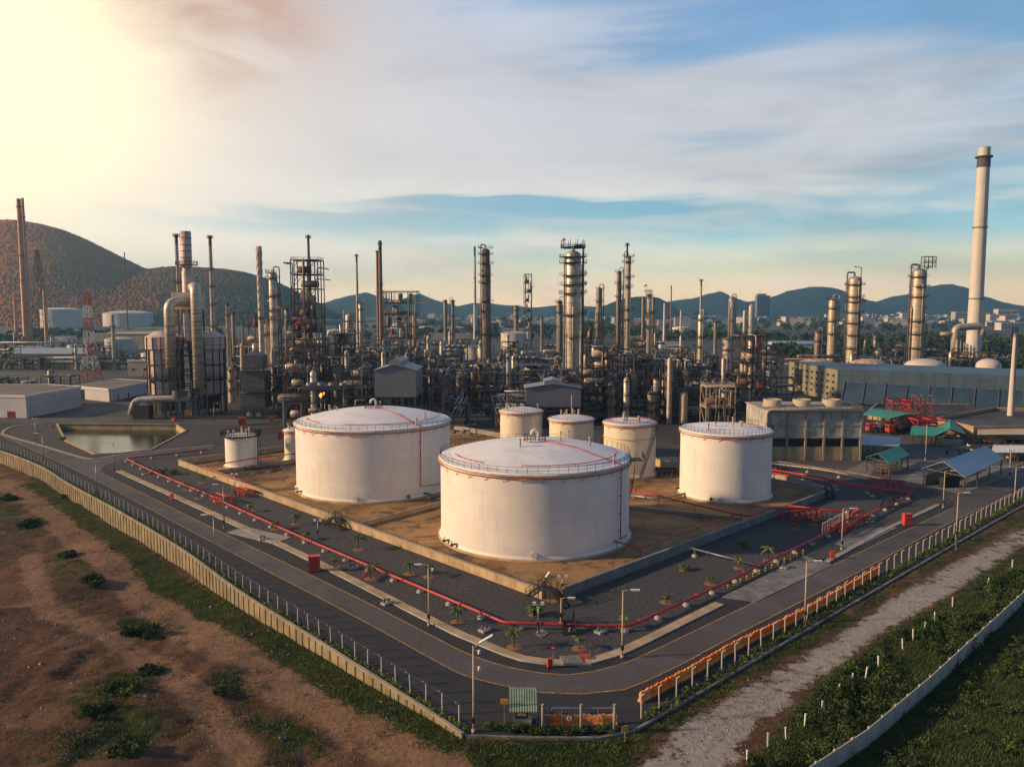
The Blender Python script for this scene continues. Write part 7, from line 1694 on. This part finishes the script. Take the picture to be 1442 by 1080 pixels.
# ------------------------------------------------------------------ the town
rt = random.Random(21); protoc = []
def cbox(w_, d_, h, m, lab, win):
    t = thing('town_building', lab, 'building', (0, 0, 0), group='town buildings'); mb = MB(); mb.box((0, 0, 0), (w_, d_, h), z0=True); mb.obj('wall', m, t)
    mb = MB(); mb.box((0, 0, h), (w_*1.02, d_*1.02, .8), z0=True); mb.box((w_*.2, 0, h+.8), (w_*.2, d_*.3, 2.5), z0=True); mb.obj('roof', rt.choice(['farwhite', 'brown_roof', 'blue_roof']), t)
    mb = MB()
    for z in range(int(h/4)): mb.box((0, -d_/2-.05, 1.6+z*4), (w_*.9, .2, 1.2), z0=True)
    mb.obj('window_band', 'glass', t); return t
specs = [(40, 22, 9, 'farwhite', 'low white town building'), (30, 20, 16, 'citywall', 'mid height cream town building'), (60, 28, 8, 'citywall', 'long low cream town hall'), (26, 18, 22, 'farwhite', 'taller white town block'), (70, 30, 9, 'cityred', 'long low red brown town hall'), (34, 22, 12, 'citywall', 'plain town block'), (80, 34, 10, 'cityblue', 'long blue grey town hall'), (30, 18, 9, 'citygreen', 'low green town building')]
nb_ = 0
for i in range(190):
    D = rt.uniform(1500, 3300)
    px = rt.choice([rt.uniform(540, 900), rt.uniform(900, 1442), rt.uniform(1080, 1442), rt.uniform(1200, 1450), rt.uniform(1060, 1442), rt.uniform(440, 1442)]); x = AX(px, D)
    j = rt.choice([0, 0, 1, 1, 2, 3, 4, 5, 5, 6, 7]); s = specs[j]
    while len(protoc) <= j: protoc.append(None)
    where = ' by the ' + ('blue hills left of centre' if px < 700 else 'thick silver column' if px < 860 else 'green hill' if px < 960 else 'middle blue hill' if px < 1090 else 'broad blue hill' if px < 1235 else 'rightmost blue hill')
    if protoc[j] is None: t = cbox(*s[:4], s[4]+where, 1); t.location = (x, D, 0); protoc[j] = t
    else: dup(protoc[j], (x, D, 0), rt.uniform(-.4, .4), s[4]+where, 'town buildings', (rt.uniform(.7, 1.2), 1, rt.uniform(.7, 1.2)))
for px0, px1, yb, yt, m in ((1405, 1432, 449, 436, 'farwhite'), (1345, 1366, 452, 440, 'citywall'), (1372, 1395, 450, 441, 'cityred'), (1250, 1280, 456, 449, 'farwhite'), (1410, 1442, 465, 455, 'farwhite')):
    D = DY(yb) if yb > 455 else 2000; k = PPX(D, 10); t = thing('town_building', 'large pale town block near the tall white chimney', 'building', (AX((px0+px1)/2, D), D, 0)); H = HZ(yt, D); w_ = (px1-px0)/k; mb = MB(); mb.box((0, 10, 0), (w_, 20, H), z0=True); mb.obj('wall', m, t); mb = MB()
    for i in range(7):
        for z in range(3): mb.box((-w_/2+w_*(i+.5)/7, -.3, H*(.2+.27*z)), (w_*.07, 1, H*.14), z0=True)
    mb.obj('window_band', 'glass', t); mb = MB(); mb.box((0, 10, H), (w_*1.02, 21, 1), z0=True); mb.obj('roof', 'farwhite', t)
# ------------------------------------------------------------------ woodland between the plant and the town
wd = MB()
def wood(px0, px1, D0, D1, n, r0, r1):
    for _ in range(n):
        D = random.uniform(D0, D1); px = random.uniform(px0, px1); x = AX(px, D); r = random.uniform(r0, r1)
        if noise.noise(Vector((x*.004, D*.004, 2))) < -.18: continue
        leaves(wd, (x, D, r*.7), r, 46, r*.26, 0 if random.random() < .6 else 1, .8)
wood(1060, 1450, 620, 1000, 420, 5, 9); wood(880, 1100, 800, 1200, 200, 5, 9); wood(380, 900, 1000, 1500, 260, 6, 10); wood(-20, 330, 900, 1250, 200, 5, 9); wood(560, 1450, 1300, 2600, 380, 7, 13); wood(930, 990, 560, 640, 14, 3, 5); wood(1385, 1450, 440, 560, 60, 3, 6)
tag(wd.obj('woodland', ['leaf_far', 'leaf_dark']), 'dark belt of trees between the refinery and the town', None, kind='stuff')
# ------------------------------------------------------------------ hills
def hill(name, prof, D, deep, m, label, res=70, rough=.06, front=.45):
    p0, p1 = prof[0][0], prof[-1][0]; n = int((p1-p0)/2.2); mb = MB(); rows = 30
    def yat(px):
        for (a, ya), (c, yc) in zip(prof, prof[1:]):
            if a <= px <= c: u = (px-a)/(c-a); u = u*u*(3-2*u)*.35+u*.65; return ya+(yc-ya)*u
        return prof[-1][1]
    for i in range(n+1):
        px = p0+(p1-p0)*i/n; Hh = max(1.0, HZ(yat(px), D)); x = LX(px, yat(px), D)
        for j in range(rows+1):
            v = j/rows; y = D-deep*front+deep*v; tt = (v/front) if v < front else max(0, (1-v)/(1-front)); sh = sin(min(1, tt)*pi/2)**1.15
            nz = noise.fractal(Vector((x*.004, y*.004, D*.01)), .9, 2.1, 6); f2 = noise.noise(Vector((x*.03, y*.03, 1)))
            z = Hh*sh*(1+rough*nz*4*(1-abs(tt-1)*0)*(1-tt*.75))+f2*Hh*.014*tt - 3*(1-tt) + 2.2*noise.noise(Vector((x*.09, y*.09, 3)))*tt
            mb.v.append((x*(y/D)**.5, y, z))
    for i in range(n):
        for j in range(rows): a = i*(rows+1)+j; mb.f.append([a, a+rows+1, a+rows+2, a+1]); mb.mi.append(0); mb.sm.append(True)
    o = struct(mb.obj(name, m), label); return o
far = [(440,436),(455,428),(480,420),(500,415),(515,412),(535,419),(560,424),(590,414),(620,424),(645,431),(665,427),(690,428),(715,430),(750,433),(790,430),(820,431),(845,432),(870,430),(900,426),(930,427),(955,422),(975,420),(1000,414),(1015,411),(1030,419),(1050,425),(1075,423),(1090,418),(1115,409),(1145,404),(1175,406),(1200,415),(1220,423),(1238,427),(1260,417),(1285,412),(1310,404),(1335,401),(1352,405),(1368,414),(1395,423),(1415,428),(1442,432),(1500,436)]
hill('hills', far, 4200, 1500, 'hillleaf', 'far blue hills along the horizon')
hill('hills', [(835,438),(850,430),(868,423),(885,418),(905,417),(925,419),(940,426),(955,437),(965,445)], 2900, 800, 'hillleaf', 'nearer green hill right of centre')
hill('hills', [(-90,330),(-40,316),(0,312),(30,313),(60,318),(90,326),(120,338),(150,353),(180,368),(205,380),(215,381),(235,378),(260,377),(290,379),(320,381),(345,385),(370,392),(395,401),(420,413),(445,428),(465,442)], 2400, 1400, 'hill_painted_glow', 'large brown wooded hill on the left, orange glow painted in', rough=.016)
# trees breaking the near hill's skyline are part of its cover
hw = MB(); rh = random.Random(4)
for _ in range(9000):
    px = rh.uniform(-20, 450); 
    pr_ = [(0,312),(30,313),(60,318),(90,326),(120,338),(150,353),(180,368),(205,380),(215,381),(235,378),(260,377),(290,379),(320,381),(345,385),(370,392),(395,401),(420,413),(445,428),(465,442)]
    y = 312
    for (a, ya), (c, yc) in zip(pr_, pr_[1:]):
        if a <= px <= c: y = ya+(yc-ya)*(px-a)/(c-a)
    v = rh.random()**1.5; D = 2400-625*v; tt = 1-(2400-D)/630; sh = sin(tt*pi/2)**1.15; H = HZ(y, 2400)*sh; x = LX(px, y, 2400)*(D/2400)**.5
    r = rh.uniform(2.5, 5.5); base = len(hw.v); k = 7; a0 = rh.random()*6
    for ri, (q, zz) in enumerate(((1, -.5), (.9, .25), (.5, .7))):
        for j in range(k): a = a0+2*pi*j/k; rr = r*q*rh.uniform(.8, 1.15); hw.v.append((x+rr*cos(a), D+rr*sin(a), H+r*(zz+rh.uniform(-.08, .08))))
    hw.v.append((x, D, H+r*.85))
    for ri in range(2):
        for j in range(k): j2 = (j+1) % k; hw.f.append([base+ri*k+j, base+ri*k+j2, base+(ri+1)*k+j2, base+(ri+1)*k+j]); hw.mi.append(0); hw.sm.append(True)
    for j in range(k): hw.f.append([base+2*k+j, base+2*k+(j+1) % k, base+3*k]); hw.mi.append(0); hw.sm.append(True)
tag(hw.obj('hill_woodland', ['hill_painted_glow']), 'trees covering the brown hill on the left, same glow painted in', None, kind='stuff')
# ------------------------------------------------------------------ haze
mb = MB(); mb.box((0, 2400, 0), (11000, 6900, 2)); mb = MB()
x0, x1, y0, y1, z0, z1 = -5200, 5200, -400, 5600, -8, 330
mb.add([(x0, y0, z0), (x1, y0, z0), (x1, y1, z0), (x0, y1, z0), (x0, y0, z1), (x1, y0, z1), (x1, y1, z1), (x0, y1, z1)], [(3, 2, 1, 0), (4, 5, 6, 7), (0, 1, 5, 4), (1, 2, 6, 5), (2, 3, 7, 6), (3, 0, 4, 7)])
hm2 = bpy.data.materials.new('haze'); hm2.use_nodes = True; t_ = hm2.node_tree; t_.nodes.clear(); pv = t_.nodes.new('ShaderNodeVolumePrincipled'); ou = t_.nodes.new('ShaderNodeOutputMaterial'); t_.links.new(pv.outputs[0], ou.inputs['Volume'])
pv.inputs['Color'].default_value = (.32, .66, 1.0, 1); pv.inputs['Density'].default_value = .00012; pv.inputs['Anisotropy'].default_value = .2
hz = mb.obj('haze', hm2); hz['kind'] = 'stuff'; hz['label'] = 'thin evening haze over the whole place'
# ------------------------------------------------------------------ labels: look-alikes get their place in the row
ORD = ['leftmost', 'second from left', 'third from left', 'fourth from left', 'fifth from left', 'sixth from left', 'seventh from left', 'eighth from left', 'ninth from left', 'tenth from left']
bylab = {}
for o in THINGS: bylab.setdefault(o.get('label'), []).append(o)
for lab, l in bylab.items():
    if lab is None or len(l) < 2: continue
    l.sort(key=lambda o: (o.location.x/max(1.0, o.location.y)))
    for i, o in enumerate(l):
        if i < len(ORD): s = ORD[i]
        elif len(l)-1-i == 0: s = 'rightmost'
        elif len(l)-1-i < 10: s = ORD[len(l)-1-i].replace('left', 'right')
        else: s = '%dth from left' % (i+1) if (i+1) % 10 not in (1, 2, 3) or (i+1) in (11, 12, 13) else '%d%s from left' % (i+1, {1: 'st', 2: 'nd', 3: 'rd'}[(i+1) % 10])
        o['label'] = lab + ', ' + s
for o in bpy.data.objects:
    if '_px' in o.keys(): del o['_px']
